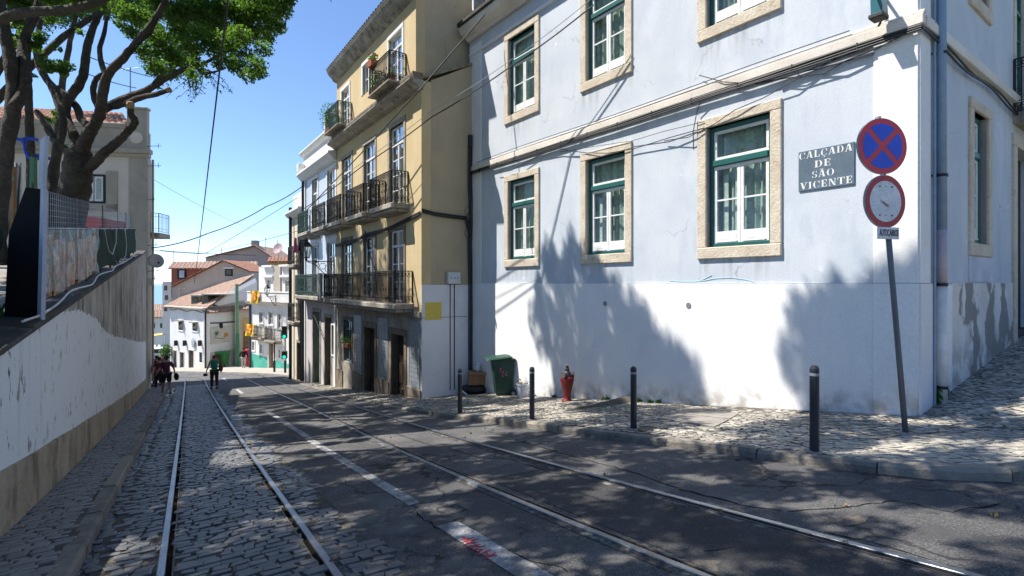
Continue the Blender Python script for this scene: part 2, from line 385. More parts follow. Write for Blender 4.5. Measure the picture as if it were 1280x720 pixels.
q = Mt('worn_road_paint', (.55,.55,.54), .85, (.42,.42,.42), vs=4, bs=90, bump=.6, fine=.25)
q.over(q.noise(4, .48, .64), (.14,.138,.136), .88); q.over(q.noise(45, .52, .64), (.13,.128,.126), .8); PAINT = q.m
q = Mt('rail_steel', (.36,.38,.42), .36, (.27,.29,.32), vs=3, bs=60, bump=.06, metal=.85, spec=.5); q.over(q.noise(8,.6,.75,stretch=(.3,1,1)), (.20,.16,.13), .5); STEEL = q.m
GROOVE_BLACK = mt('rail_groove', (.012,.011,.010), 1.0, (.025,.02,.016), spec=0.0)  # flush near-black strip stands in for the groove's depth
LIPM = mt('rail_lip', (.10,.095,.09), .6, (.17,.13,.10), vs=6, metal=.4)
q = Mt('rail_edge_fill', (.16,.155,.15), .95, (.07,.065,.06), vs=5, bs=60, bump=.9, fine=.3); q.over(q.noise(9, .52, .62), (.28,.27,.26), .7); q.over(q.noise(4, .56, .64), (.10,.06,.04), .6); EDGEM = q.m
GROUND = mt('hill_ground', (.22,.20,.16), .95, (.12,.14,.07), vs=.08, bs=3)
TERR = mt('terrace_paving', (.30,.28,.25), .9, (.22,.20,.18), vs=1, bs=30)
q = Mt('sea_water', (.10,.20,.30), .25, (.12,.23,.33), vs=.003, bs=.05, bump=.1); SEA = q.m
GUTTERW = mt('wet_gutter_stone', (.035,.04,.05), .12, (.06,.065,.075), vs=6, bs=40, bump=.6, spec=.8)
# smaller things
def paintm(name, c, rough=.45, c2=None, bump=.03, metal=0.0): return mt(name, c, rough, c2 or tuple(x*.85 for x in c), vs=6, bs=80, bump=bump, metal=metal, spec=.5, fine=.04)
GREENF = paintm('green_window_paint', (.012,.105,.095), .4); WHITEF = paintm('white_window_paint', (.78,.78,.76), .4)
IRON = paintm('black_iron', (.008,.009,.010), .6); BOLL = paintm('bollard_paint', (.022,.026,.034), .42)
GREYM = paintm('grey_metal', (.32,.35,.39), .45, metal=.3); PIPE = paintm('blue_grey_pipe', (.22,.31,.42), .5); PIPEW = paintm('white_pipe', (.70,.69,.66), .55)
PIPEP = paintm('pink_grey_pipe', (.45,.38,.41), .55)
CABLE = paintm('cable_black', (.02,.02,.022), .6); CABLEW = paintm('cable_white', (.62,.62,.60), .5)
REDP = paintm('sign_red', (.62,.035,.04), .35, (.55,.03,.04)); BLUEP = paintm('sign_blue', (.02,.075,.62), .35); WHITEP = paintm('sign_white', (.74,.75,.77), .35)
PLAQ = mt('plaque_slate', (.11,.155,.20), .6, (.085,.125,.17), vs=3, bs=60, bump=.08); LETW = paintm('letter_white', (.82,.82,.80), .6); LETB = paintm('letter_black', (.03,.03,.035), .6)
BING = mt('bin_green', (.010,.048,.030), .5, (.018,.062,.042), vs=5, bs=80, bump=.05); BING2 = mt('bin_bright_green', (.05,.26,.06), .45)
RUB = paintm('rubber', (.02,.02,.02), .8); BUCK = mt('bucket_white', (.74,.77,.80), .4, (.6,.62,.64), vs=5)
CARD = mt('cardboard', (.34,.20,.10), .85, (.26,.15,.08), vs=5, bs=40); BAG = mt('bin_bag', (.02,.02,.022), .3, vs=10, bs=25, bump=.8)
HYR = mt('hydrant_red', (.20,.012,.011), .45, (.12,.010,.010), vs=6, bs=60, bump=.06); HYD = mt('hydrant_dark', (.05,.03,.03), .5)
TERRA = mt('terracotta', (.46,.14,.06), .7); WOODD = mt('dark_door_wood', (.055,.033,.02), .6, (.03,.02,.014), vs=4, bs=40); GDOOR = paintm('green_door', (.02,.20,.12), .45)
WOODL = mt('ochre_door', (.30,.17,.06), .6)
YPAINT = mt('yellow_paint_patch', (.75,.58,.10), .8, (.70,.54,.12), vs=6); TEAL = paintm('teal_spray', (.34,.52,.58), .85); REDG = paintm('red_spray', (.55,.04,.05), .7); PINKG = paintm('pink_spray', (.6,.12,.22), .7)
q = Mt('green_netting', (.012,.045,.030), .9, (.02,.06,.04), vs=3, bs=90, bump=.5); NET = q.m
REDT = paintm('red_counter', (.62,.03,.02), .5); ROPE = paintm('blue_rope', (.02,.07,.55), .7); SATD = paintm('dish_grey', (.42,.41,.38), .6)
BOARD = mt('board_black', (.010,.011,.014), .85, (.014,.015,.018), spec=.1); BOARDE = paintm('board_edge', (.42,.47,.56), .4)
GPOLE = paintm('green_pole', (.04,.17,.08), .5); YBAN = mt('yellow_banner', (.85,.55,.02), .7, (.80,.45,.02), vs=3); 
q = Mt('orange_print', (.80,.45,.03), .7, (.65,.10,.02), vs=5, contrast=(.48,.52)); q.over(q.noise(7,.58,.62),(.25,.45,.03),.9); PRINT = q.m
q = Mt('poster_print', (.72,.36,.08), .6, (.12,.10,.09), vs=4, contrast=(.47,.53)); q.over(q.noise(5.5,.56,.6),(.60,.08,.06),.9); q.over(q.noise(4.5,.57,.62,stretch=(1.5,1,1)),(.75,.72,.66),.9); POSTER = q.m
q = Mt('plastic_film', (.72,.76,.80), .12, (.5,.54,.6), vs=3, bs=9, bump=1.0, spec=.8)
tr = q.n('ShaderNodeBsdfTransparent'); mx = q.n('ShaderNodeMixShader'); mx.inputs[0].default_value = .38
q.nt.links.new(tr.outputs[0], mx.inputs[1]); q.nt.links.new(q.b.outputs[0], mx.inputs[2]); q.nt.links.new(mx.outputs[0], q.nt.nodes['Material Output'].inputs[0]); FILM = q.m
TARP = mt('white_tarp', (.66,.68,.70), .6, (.5,.52,.55), vs=3, bs=12, bump=.6)
def glass_mat(name, tint, mixv, rough=.02):
    q = Mt(name, tint, rough, tint, vs=1, bs=3, bump=.02, spec=.9, fine=0)
    tr = q.n('ShaderNodeBsdfTransparent'); tr.inputs[0].default_value = (.85,.9,.88,1); mx = q.n('ShaderNodeMixShader')
    fr = q.n('ShaderNodeFresnel'); fr.inputs[0].default_value = 1.6
    ge = q.n('ShaderNodeNewGeometry'); q.nt.links.new(q.math('MULTIPLY', q.ramp(fr.outputs[0], -mixv, 1.0), q.math('SUBTRACT', 1.0, ge.outputs['Backfacing'])), mx.inputs[0])
    gl = q.n('ShaderNodeBsdfGlossy'); gl.inputs['Roughness'].default_value = rough
    q.nt.links.new(tr.outputs[0], mx.inputs[1]); q.nt.links.new(gl.outputs[0], mx.inputs[2]); q.nt.links.new(mx.outputs[0], q.nt.nodes['Material Output'].inputs[0])
    return q.m
GLASS = glass_mat('window_glass', (.03,.04,.045), .06)
GLASSR = glass_mat('sky_glass', (.03,.04,.045), 1.3)
GLASSB = glass_mat('lantern_glass', (.3,.3,.3), .35)
q = Mt('dark_glass', (.05,.065,.08), .06, (.03,.04,.05), vs=1, bs=3, bump=.03, spec=1.0, fine=0); DGLASS = q.m
CURT = mt('net_curtain', (.56,.62,.59), .9, (.44,.50,.48), vs=8, bs=20); CURTL = mt('light_curtain', (.74,.75,.73), .9, (.62,.64,.63), vs=8, bs=20)
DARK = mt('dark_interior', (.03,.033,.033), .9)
# leaves and bark
def leaf_mat(name, a, b, tl):
    q = Mt(name, a, .55, b, vs=1.2, bs=40, bump=0, spec=.35, fine=0)
    ge = q.n('ShaderNodeNewGeometry'); q.over(q.ramp(ge.outputs['Random Per Island'], .1, 1.0), tuple(x*1.7 for x in a), .55)
    tl_n = q.n('ShaderNodeBsdfTranslucent'); tl_n.inputs[0].default_value = (*tl, 1); mx = q.n('ShaderNodeMixShader'); mx.inputs[0].default_value = .38
    q.nt.links.new(q.b.outputs[0], mx.inputs[1]); q.nt.links.new(tl_n.outputs[0], mx.inputs[2]); q.nt.links.new(mx.outputs[0], q.nt.nodes['Material Output'].inputs[0])
    return q.m
LEAF = leaf_mat('tree_leaf', (.048,.105,.020), (.030,.068,.016), (.16,.33,.03))
LEAFB = leaf_mat('pot_leaf', (.05,.13,.03), (.03,.08,.02), (.12,.25,.03))
FLOWER = mt('flower_red', (.5,.05,.03), .6)
q = Mt('bark', (.12,.105,.088), .95, (.065,.056,.048), vs=2.5, bs=22, bump=.9, fine=.15); q.over(q.noise(3, .55, .7, stretch=(1,1,.5)), (.10,.10,.055), .6); q.over(q.noise(5,.6,.7), (.18,.165,.15), .4); q.bumpn.inputs['Distance'].default_value = .07; BARK = q.m
CUT = mt('cut_wood', (.42,.29,.17), .9)
SKIN = mt('skin', (.40,.20,.13), .6, (.34,.17,.11), bump=0); HAIR = mt('dark_hair', (.025,.018,.014), .7)
def cloth(n, c): return mt(n, c, .9, tuple(x*.8 for x in c), vs=6, bs=60, bump=.2)

# ------------------------------------------------------------------ setting: ground, road, pavements, sea
def sheet(name, ss, ww, hf, mat, off=0.0):
    v = []; f = []; nw = len(ww)
    for s in ss:
        for w_ in ww:
            x, y = SWX(s, w_); v.append((x, y, hf(s, w_)+off))
    for i in range(len(ss)-1):
        for j in range(nw-1): f.append((i*nw+j, (i+1)*nw+j, (i+1)*nw+j+1, i*nw+j+1))
    b = MB(); b.add(v, f); o = b.build(name, mat); o['kind'] = 'structure'; return o
def lin(a, b, n): return [a+(b-a)*i/(n-1) for i in range(n)]
sheet('ground', lin(-60, 58, 60)+lin(60, 300, 40), [-400,-200,-100,-60,-40,-25,-12,-4,0,4,8,10,12,16,24,40,80,200,400], lambda s, w_: road_h(s, w_), GROUND, -.35)
road = sheet('road', lin(-6, 33, 60), lin(-1.2, 7.6, 12), road_h, ASPH, 0)
farroad = sheet('road', lin(33, 58, 30), lin(-26, 9, 30), road_h, ASPH, -.004)
b = MB(); b.add([(-30000, 250, -52), (30000, 250, -52), (30000, 45000, -52), (-30000, 45000, -52)], [(0,1,2,3)]); o = b.build('sea', SEA); o['kind'] = 'structure'
# far shore across the water
b = MB(); n = 60; v = []; f = []
for i in range(n+1):
    x = -9000+18000*i/n; hh = -52+25+30*random.random()
    v += [(x, 9000, -53), (x, 9300, hh)]
for i in range(n): f.append((2*i, 2*i+2, 2*i+3, 2*i+1))
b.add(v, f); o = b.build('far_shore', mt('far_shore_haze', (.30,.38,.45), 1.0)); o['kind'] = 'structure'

KERBR = [(33,4.62),(25,4.6),(18,4.58),(13,4.58),(10.8,4.62),(9,4.82),(7,5.04),(5,5.27),(3.5,5.42),(2.6,5.5),(1.95,5.66),(1.5,5.98),(1.28,6.6),(1.15,7.6),(1.08,9.5),(1.05,15),(1.03,30)]
def kerb_w(s):
    if s <= 1.03: return 99
    for (s0, w0), (s1, w1) in zip(KERBR, KERBR[1:]):
        if s1 <= s <= s0: return w1+(w0-w1)*(s-s1)/(s0-s1)
    return 4.6
FB = Fr(5.44, 7.0, -.588, .809); FY = Fr(-2.63, 15.2, -.567, .824)
def inside_frame(fr, x, y, x0, x1, depth, m=0.0):
    rx, ry = x-fr.o[0], y-fr.o[1]; a = rx*fr.a[0]+ry*fr.a[1]; nn = rx*fr.n[0]+ry*fr.n[1]
    return x0-m < a < x1+m and -depth < nn < m
def right_pave_ok(s, w_):
    if w_ < kerb_w(s)+.165: return False
    x, y = SWX(s, w_)
    return not (inside_frame(FB, x, y, 0, 20, 12, -.02) or inside_frame(FY, x, y, 0, 20, 12, -.02))
def stones(okf, s0, s1, w0, w1, ds, dw, hf, rot=0.0, gap=.006, jit=.16, dome=.008, rowjit=.2, deep=.03, rnd=.4):
    """one closed little block per paving stone; returns list of (centre, verts, faces)"""
    out = []; cr, sr = math.cos(rot), math.sin(rot)
    cs, cw = (s0+s1)/2, (w0+w1)/2; L = max(s1-s0, w1-w0)/2*1.45 if rot else 0
    ra0, ra1 = (-(s1-s0)/2, (s1-s0)/2) if not rot else (-L, L)
    rb0, rb1 = (-(w1-w0)/2, (w1-w0)/2) if not rot else (-L, L)
    p = ra0; row = 0
    while p < ra1:
        d = ds*random.uniform(.88, 1.12); qd = rb0-random.random()*dw
        wav0 = random.uniform(-1, 1)
        while qd < rb1:
            e = dw*random.uniform(1-rowjit, 1+rowjit)
            base = [(p, qd), (p+d, qd), (p+d, qd+e), (p, qd+e)]
            pts = []
            for (a, c_) in base:
                a2 = a+.022*math.sin(c_*3.1+wav0*.3)+random.uniform(-1, 1)*jit*.25*ds; c2 = c_+random.uniform(-1, 1)*jit*.25*dw
                pts.append((cs+a2*cr-c2*sr, cw+a2*sr+c2*cr))
            mx_ = sum(t[0] for t in pts)/4; my_ = sum(t[1] for t in pts)/4
            if s0 <= mx_ <= s1 and w0 <= my_ <= w1 and okf(mx_, my_):
                dz = random.uniform(-.005, .006); tl = (random.uniform(-.05, .05), random.uniform(-.05, .05))
                V = []
                for k, (insx, lift) in enumerate(((rnd*1.25, dome), (rnd*.5, dome*.72), (.06, 0.0), (.0, -deep))):
                    for (a, c_) in pts:
                        va, vc = mx_-a, my_-c_; l = math.hypot(va, vc)
                        g = (gap/l) if k > 1 else 0
                        aa, cc = a+va*(insx*.5+g), c_+vc*(insx*.5+g)
                        x, y = SWX(aa, cc)
                        V.append((x, y, hf(aa, cc)+dz+lift+((aa-mx_)*tl[0]+(cc-my_)*tl[1] if k < 3 else 0)))
                x, y = SWX(mx_, my_)
                out.append(((x, y, hf(mx_, my_)), V))
            qd += e
        p += d; row += 1
    return out
ST_F = [(3,2,1,0)]+[(i, (i+1) % 4, (i+1) % 4+4, i+4) for i in range(4)]+[(i+4, (i+1) % 4+4, (i+1) % 4+8, i+8) for i in range(4)]+[(i+8, (i+1) % 4+8, (i+1) % 4+12, i+12) for i in range(4)]
def lay(stone_list, parent, name, many, mat, count=300):
    def size(c):
        x, y, z = c[0]
        if y < .6: return 0
        u, v = x/y, -z/y
        if abs(u) > .985 or v > .565: return 0
        return 1/y
    stone_list.sort(key=size, reverse=True)
    for c, V in stone_list[:count]:
        o = MB().add(V, ST_F).build(name, mat, parent)
    rest = stone_list[count:]
    if rest:
        v = np.array([p for c, V in rest for p in V]); fq = np.array(ST_F)
        f = (np.arange(len(rest))[:, None, None]*16+fq[None]).reshape(-1, 4)
        o = np_mesh(many, v, f, mat, parent); o['kind'] = 'stuff'
RAILS_W = (-.165, .845, 2.66, 3.72)
def rail_w(i, s):
    w0 = RAILS_W[i]
    if i == 2: w0 = 2.62+.40*sstep(s, 3, 20)
    if i == 3: w0 = 3.68+.34*sstep(s, 3, 20)
    return w0
def sett_ok(s, w_):
    if w_ < -.56 or w_ > 1.18+.06*math.sin(s*2.1)+.05*math.sin(s*5.3): return False
    for i in (0, 1):
        if abs(w_-rail_w(i, s)) < .075: return False
    return True
sts = stones(sett_ok, 1.5, 34, -.58, 1.35, .095, .128, lambda s, w_: road_h(s, w_)+.007, gap=.004, jit=.65, dome=.009, rowjit=.35, rnd=.42)
lay(sts, road, 'cobblestone', 'cobblestones', SETT)
# sandy bed under the setts
b = MB(); v = []; f = []; ss = lin(1.4, 34, 50)
for s in ss:
    for w_ in (-.62, 1.22): x, y = SWX(s, w_); v.append((x, y, road_h(s, w_)+.004))
for i in range(len(ss)-1): f.append((2*i, 2*i+2, 2*i+3, 2*i+1))
b.add(v, f).build('sett_bed', JOINT, road)
# wet gutter along the left kerb
g = stones(lambda s, w_: True, 2.5, 33, -.86, -.58, .15, .14, lambda s, w_: road_h(s, w_)-.004, gap=.008, jit=.5, dome=.010)
v = np.array([p for c, V in g for p in V]); f = (np.arange(len(g))[:, None, None]*16+np.array(ST_F)[None]).reshape(-1, 4)
o = np_mesh('wet_gutter', v, f, GUTTERW, road); o['kind'] = 'stuff'
# pavements: bed + stones
def strip(name, ss, wa, wb, hf, mat, off, n=8):
    v = []; f = []
    for s in ss:
        a, c_ = wa(s), wb(s)
        for k in range(n):
            w_ = a+(c_-a)*k/(n-1); x, y = SWX(s, w_); v.append((x, y, hf(s, w_)+off))
    for i in range(len(ss)-1):
        for k in range(n-1): f.append((i*n+k, (i+1)*n+k, (i+1)*n+k+1, i*n+k+1))
    o = MB().add(v, f).build(name, mat); o['kind'] = 'structure'; return o
rp = strip('pavement', lin(1.07, 34, 90), lambda s: kerb_w(s)+.1, lambda s: 30 if s < 8 else 9.5, pave_h, JOINTL, -.008, n=50)
sts = stones(right_pave_ok, 1.07, 9, 4.6, 14.0, .082, .094, pave_h, rot=.55, gap=.005, jit=.75, dome=.003, rnd=.3)
sts += stones(right_pave_ok, 9, 30, 4.6, 7.6, .09, .10, pave_h, rot=.4, gap=.006, jit=.75, dome=.003, rnd=.3)
lay(sts, rp, 'paving_stone', 'paving_stones', CALC)
def kl(s): return -.70-.0095*(s-5)
lp = strip('pavement', lin(-3, 33, 60), lambda s: -1.55-.0148*s, lambda s: kl(s)-.1, lambda s, w_: -D(s)+.12, JOINTL, -.008, n=5)
sts = stones(lambda s, w_: (-1.30-.0148*s) < w_ < kl(s)-.155, 2.5, 33, -2, -.7, .085, .13, lambda s, w_: -D(s)+.12, gap=.005, jit=.6, dome=.006, rnd=.5)
lay(sts, lp, 'paving_stone', 'paving_stones', CALD)
def kerb(poly, hf, side, length, wd, name='kerb'):
    root = structure(name); pts = []
    for (s0, w0), (s1, w1) in zip(poly, poly[1:]):
        n = max(2, int(math.hypot(s1-s0, w1-w0)/.05))
        pts += [(s0+(s1-s0)*i/n, w0+(w1-w0)*i/n) for i in range(n)]
    i = 0
    while i < len(pts)-3:
        acc = 0; j = i; L = length*random.uniform(.8, 1.25)
        while j < len(pts)-1 and acc < L:
            acc += math.hypot(pts[j+1][0]-pts[j][0], pts[j+1][1]-pts[j][1]); j += 1
        sec = [pts[i+int((j-i)*k/3)] for k in range(4)]
        V = []; dz = random.uniform(-.014, .014); rr_ = [random.uniform(-.008, .008) for _ in range(24)]
        for k, (s, w_) in enumerate(sec):
            t = sec[min(k+1, 3)], sec[max(k-1, 0)]
            ds, dw = t[0][0]-t[1][0], t[0][1]-t[1][1]; l = math.hypot(ds, dw) or 1; ds /= l; dw /= l
            ns, nw = (dw*side, -ds*side)
            ee = .007 if k == 0 else (-.007 if k == 3 else 0)
            s_, ww_ = s+ds*ee, w_+dw*ee; h = hf(s_, ww_)+dz
            for (o_, z_) in ((0, -.3), (.002, -.028), (.022, .004), (wd-.012, .006), (wd, -.02), (wd, -.3)):
                rj = rr_[len(V)]; x, y = SWX(s_+ns*(o_+rj*.5), ww_+nw*(o_+rj*.5)); V.append((x, y, h+z_+rj*.7))
        fs = []
        for k in range(3):
            for e in range(5): fs.append((k*6+e, k*6+e+1, (k+1)*6+e+1, (k+1)*6+e))
        fs += [(5,4,3,2,1,0), (18,19,20,21,22,23)]
        MB().add(V, fs).build('kerb_stone', KERB, root)
        i = j
    return root
kerb(KERBR, lambda s, w_: -D(s)+(.10-.07*sstep(s, 8, 15)), 1, .95, .14)
kerb([(33, kl(33)), (20, kl(20)), (10, kl(10)), (5, kl(5)), (0, kl(0)), (-3, kl(-3))], lambda s, w_: -D(s)+.12, -1, 1.1, .15)
# far pavement round the bend
fk = [ground_px(*p) for p in ((392,479),(372,472.5),(350,469.5),(325,467.8),(300,467),(280,466.5),(255,466),(235,465.6),(214,465.3))]
bk = [ground_px(*p) for p in ((416,478),(385,468),(368,462),(345,461),(318,460),(297,458),(258,460.5),(236,461),(213,461.5))]
v = []; f = []
for a, c_ in zip(fk, bk):
    a = a+Vector((0,0,.09)); c_ = c_+Vector((0,0,.06)); v += [a-Vector((0,0,.3)), a, a+(c_-a)*.5, c_+(c_-a)*.35]
for i in range(len(fk)-1):
    for k in range(3): f.append((i*4+k, i*4+k+1, (i+1)*4+k+1, (i+1)*4+k))
o = MB().add(v, f).build('pavement', mt('pale_pavement', (.42,.39,.34), .85, (.34,.31,.27), vs=2, bs=25)); o['kind'] = 'structure'
# concrete slabs, manholes in the right pavement
def ground_patch(name, pts, mat, off, parent, hf=pave_h):
    c = Vector((0,0,0)); V = []
    for p in pts:
        g_ = ground_px(*p, .12); s, w_ = TOSW(g_.x, g_.y); V.append((g_.x, g_.y, hf(s, w_)+off))
    n = len(V); lo = [(a, c_, z-.05) for a, c_, z in V]
    return MB().add(V+lo, [tuple(range(n))]+[(i, i+n, (i+1) % n+n, (i+1) % n) for i in range(n)]).build(name, mat, parent)
CONC = mt('concrete_slab', (.30,.28,.25), .9, (.22,.20,.18), vs=3, bs=50, bump=.4)
ground_patch('concrete_slab', [(862,508),(924,516),(912,523),(845,515)], CONC, .016, rp)
ground_patch('concrete_slab', [(846,516),(911,524),(893,533),(822,522)], CONC, .018, rp)
# road markings
def road_strip(name, pts, wd, mat, off, parent):
    V = []
    for (s, w_, k) in pts:
        for sg in (-1, 1):
            x, y = SWX(s, w_+sg*wd*k/2); V.append((x, y, road_h(s, w_)+off))
    return MB().add(V, [(2*i, 2*i+2, 2*i+3, 2*i+1) for i in range(len(pts)-1)]).build(name, mat, parent)
for s0, s1 in ((2.6, 4.05), (4.8, 10.2), (10.3, 16.3), (24.5, 27.5), (35, 38.5)):
    n = 8; road_strip('lane_marking', [(s0+(s1-s0)*i/n, 1.86+.06*sstep(s0, 4, 15), random.uniform(.85, 1.05)) for i in range(n+1)], .19 if s0 < 4.5 else .13, PAINT, .005, road)
b = MB()
for st in (((0,-.02),(.02,.05),(.05,-.03),(.06,.06)), ((.08,.05),(.10,-.05),(.12,.05),(.11,-.02)), ((.15,-.05),(.17,.04),(.19,-.05)), ((.17,0),(.20,.02)), ((.22,.05),(.23,-.05),(.27,.02),(.29,-.04)), ((.31,.05),(.33,-.05)), ((.29,.03),(.36,.0)), ((.38,.05),(.42,-.05)), ((.37,-.02),(.43,.03)), ((-.04,.02),(.10,-.01))):
    pp = []
    for (a, c_) in st:
        s, w_ = 3.62-a*1.05, 1.80+c_*1.1; x, y = SWX(s, w_); pp.append((x, y, road_h(s, w_)+.008))
    b.tube(pp, .008, 5, squash=.3)
b.build('red_scrawl', REDG, road)
# sand patch broken out of the asphalt
def blob_patch(name, s, w_, r1, r2, mat, off):
    n = 20; V = []
    for k in range(n):
        q_ = 2*math.pi*k/n; rr = random.uniform(.7, 1.1); x, y = SWX(s+r1*rr*math.cos(q_), w_+r2*rr*math.sin(q_)); V.append((x, y, road_h(s+r1*rr*math.cos(q_), 0)+off))
    MB().add(V, [tuple(range(n))]).build(name, mat, road)
SAND = mt('broken_road_sand', (.20,.16,.12), .95, (.12,.11,.10), vs=9, bs=80, bump=.8)
g_ = ground_px(1065, 652); s_, w__ = TOSW(g_.x, g_.y); blob_patch('road_damage', s_, w__, .09, .16, SAND, .004)
g_ = ground_px(870, 712); s_, w__ = TOSW(g_.x, g_.y); blob_patch('road_damage', s_, w__, .10, .22, SAND, .004)
q = Mt('newer_asphalt', (.085,.083,.085), .85, (.055,.054,.056), vs=2, bs=120, bump=.8, fine=.3); q.over(q.noise(75, .58, .70, detail=2), (.17,.165,.16), .7); PATCH = q.m
def asphalt_patch(pts, mat=PATCH):
    V = []
    for s, w_ in pts: x, y = SWX(s, w_); V.append((x, y, road_h(s, w_)+.003))
    MB().add(V, [tuple(range(len(V)))]).build('asphalt_patch', mat, road)
asphalt_patch([(1.2,2.74),(1.2,3.6),(2.6,3.62),(3.8,3.58),(5,3.6),(5.1,2.82),(3.6,2.78),(2.4,2.75)])
def road_line(name, pts, wd, mat, off=.0035):
    P = []
    for (x0, y0), (x1, y1) in zip(pts, pts[1:]):
        for k in range(6): P.append(ground_px(x0+(x1-x0)*k/6, y0+(y1-y0)*k/6))
    V = []
    for i, p_ in enumerate(P):
        d_ = (P[min(i+1, len(P)-1)]-P[max(i-1, 0)]); d_.z = 0; d_.normalize(); n_ = Vector((-d_.y, d_.x, 0)); j_ = random.uniform(-.02, .02); wv = wd*random.uniform(.35, 1.2)
        for sg in (-1, 1):
            q_ = p_+n_*(j_+sg*wv/2); s_, w_ = TOSW(q_.x, q_.y); V.append((q_.x, q_.y, road_h(s_, w_)+off))
    MB().add(V, [(2*i, 2*i+2, 2*i+3, 2*i+1) for i in range(len(P)-1)]).build(name, mat, road)
CRK = mt('crack_dark', (.018,.017,.016), 1.0, (.03,.028,.026), spec=0)
road_line('road_crack', [(652,552),(700,566),(745,578),(790,590),(830,606),(880,620),(935,633),(985,640)], .022, CRK)
road_line('road_crack', [(985,640),(1060,634),(1120,626),(1190,640),(1262,628)], .016, CRK)
road_line('road_crack', [(880,690),(960,676),(1040,668),(1100,680),(1180,705)], .014, CRK)
road_line('road_crack', [(560,560),(600,572),(640,575),(700,595)], .016, CRK)
road_line('road_crack', [(520,640),(545,660),(600,672),(660,700),(720,716)], .014, CRK)
# tram rails: head, groove and check lip, bending left at the bottom of the street
names = ['left rail of the left tram track beside the setts', 'right rail of the left tram track at the edge of the setts', 'left rail of the right tram track set in asphalt', 'right rail of the right tram track nearest the pavement bollards']
for i in range(4):
    t = thing('tram_rail', 'steel '+names[i], 'tram rail', (0,0,0), 0, 'tram rails in the street')
    path = []
    s = -2.0
    while s < 38: path.append((s, rail_w(i, s))); s += .6
    r_ = 13.5+rail_w(i, 38)
    for k in range(1, 26):
        a = k*3.4*math.pi/180; path.append((38+r_*math.sin(a), -13.5+r_*math.cos(a)))
    gs = 1 if i % 2 == 0 else -1
    def sweep(prof, name, mat):
        V = []; fs = []; n = len(prof)
        for k, (s, w_) in enumerate(path):
            p0 = path[max(k-1, 0)]; p1 = path[min(k+1, len(path)-1)]; ds, dw = p1[0]-p0[0], p1[1]-p0[1]; l = math.hypot(ds, dw); ns, nw = -dw/l, ds/l
            for (o_, z_) in prof:
                x, y = SWX(s+ns*o_*gs, w_+nw*o_*gs); V.append((x, y, road_h(s, w_)+z_))
        for k in range(len(path)-1):
            for e in range(n-1): fs.append((k*n+e, k*n+e+1, (k+1)*n+e+1, (k+1)*n+e))
        return MB().add(V, fs).build(name, mat, t)
    sweep([(-.034,-.03),(-.034,.016),(-.028,.022),(.018,.022),(.022,.017),(.022,-.02)], 'rail_head', STEEL)
    sweep([(.022,.005),(.062,.005)], 'groove', GROOVE_BLACK)
    sweep([(.062,-.02),(.062,.015),(.074,.015),(.074,-.03)], 'check_lip', LIPM)
    for o0, o1, nm in ((-.095, -.034, 'rail_edge'), (.074, .120, 'rail_edge')): sweep([(o0,.0045),(o1,.0085)] if o0 < 0 else [(o0,.0085),(o1,.0045)], nm, EDGEM)

# ------------------------------------------------------------------ building helpers
SIDE = Matrix.Rotation(R(90), 4, 'Z')
def wall_holes(x0, x1, z0, z1, holes, depth=.3, y=0.0, b=None):
    b = b or MB(); xs = sorted({x0, x1, *[h[0] for h in holes], *[h[1] for h in holes]}); zs = sorted({z0, z1, *[h[2] for h in holes], *[h[3] for h in holes]})
    xs = [x for x in xs if x0 <= x <= x1]; zs = [z for z in zs if z0 <= z <= z1]
    def hole(xa, xb, za, zb):
        cx, cz = (xa+xb)/2, (za+zb)/2
        return any(h[0] < cx < h[1] and h[2] < cz < h[3] for h in holes)
    nx, nz = len(xs)-1, len(zs)-1; H = [[hole(xs[i], xs[i+1], zs[k], zs[k+1]) for k in range(nz)] for i in range(nx)]
    y1, y0 = y, y-depth
    def q(p): b.add(p, [(0,1,2,3)])
    for i in range(nx):
        for k in range(nz):
            if H[i][k]: continue
            xa, xb, za, zb = xs[i], xs[i+1], zs[k], zs[k+1]
            q([(xb,y1,za),(xa,y1,za),(xa,y1,zb),(xb,y1,zb)]); q([(xa,y0,za),(xb,y0,za),(xb,y0,zb),(xa,y0,zb)])
            if i == 0 or H[i-1][k]: q([(xa,y1,za),(xa,y0,za),(xa,y0,zb),(xa,y1,zb)])
            if i == nx-1 or H[i+1][k]: q([(xb,y0,za),(xb,y1,za),(xb,y1,zb),(xb,y0,zb)])
            if k == 0 or H[i][k-1]: q([(xa,y0,za),(xa,y1,za),(xb,y1,za),(xb,y0,za)])
            if k == nz-1 or H[i][k+1]: q([(xa,y1,zb),(xa,y0,zb),(xb,y0,zb),(xb,y1,zb)])
    return b
def ringbox(b, x0, x1, y0, y1, z0, z1, t, tb=None, tt=None, c=.004):
    tb = t if tb is None else tb; tt = t if tt is None else tt
    b.box(x0, x1, y0, y1, z0, z0+tb, c); b.box(x0, x1, y0, y1, z1-tt, z1, c)
    b.box(x0, x0+t, y0, y1, z0+tb, z1-tt, c); b.box(x1-t, x1, y0, y1, z0+tb, z1-tt, c)
def surround(parent, xf, x0, x1, z0, z1, w, mat, proud=.045, wb=None, wt=None, depth=.17, name='window_surround', sill=True):
    b = MB(); wb = w if wb is None else wb; wt = w if wt is None else wt
    b.box(x0-w, x1+w, -depth, proud, z1, z1+wt, .012)
    if sill: b.box(x0-w-.0, x1+w+.0, -depth, proud+.006, z0-wb, z0, .014)
    b.box(x0-w, x0, -depth, proud-.003, z0, z1, .012); b.box(x1, x1+w, -depth, proud-.003, z0, z1, .012)
    return b.build(name, mat, parent, xf=xf)
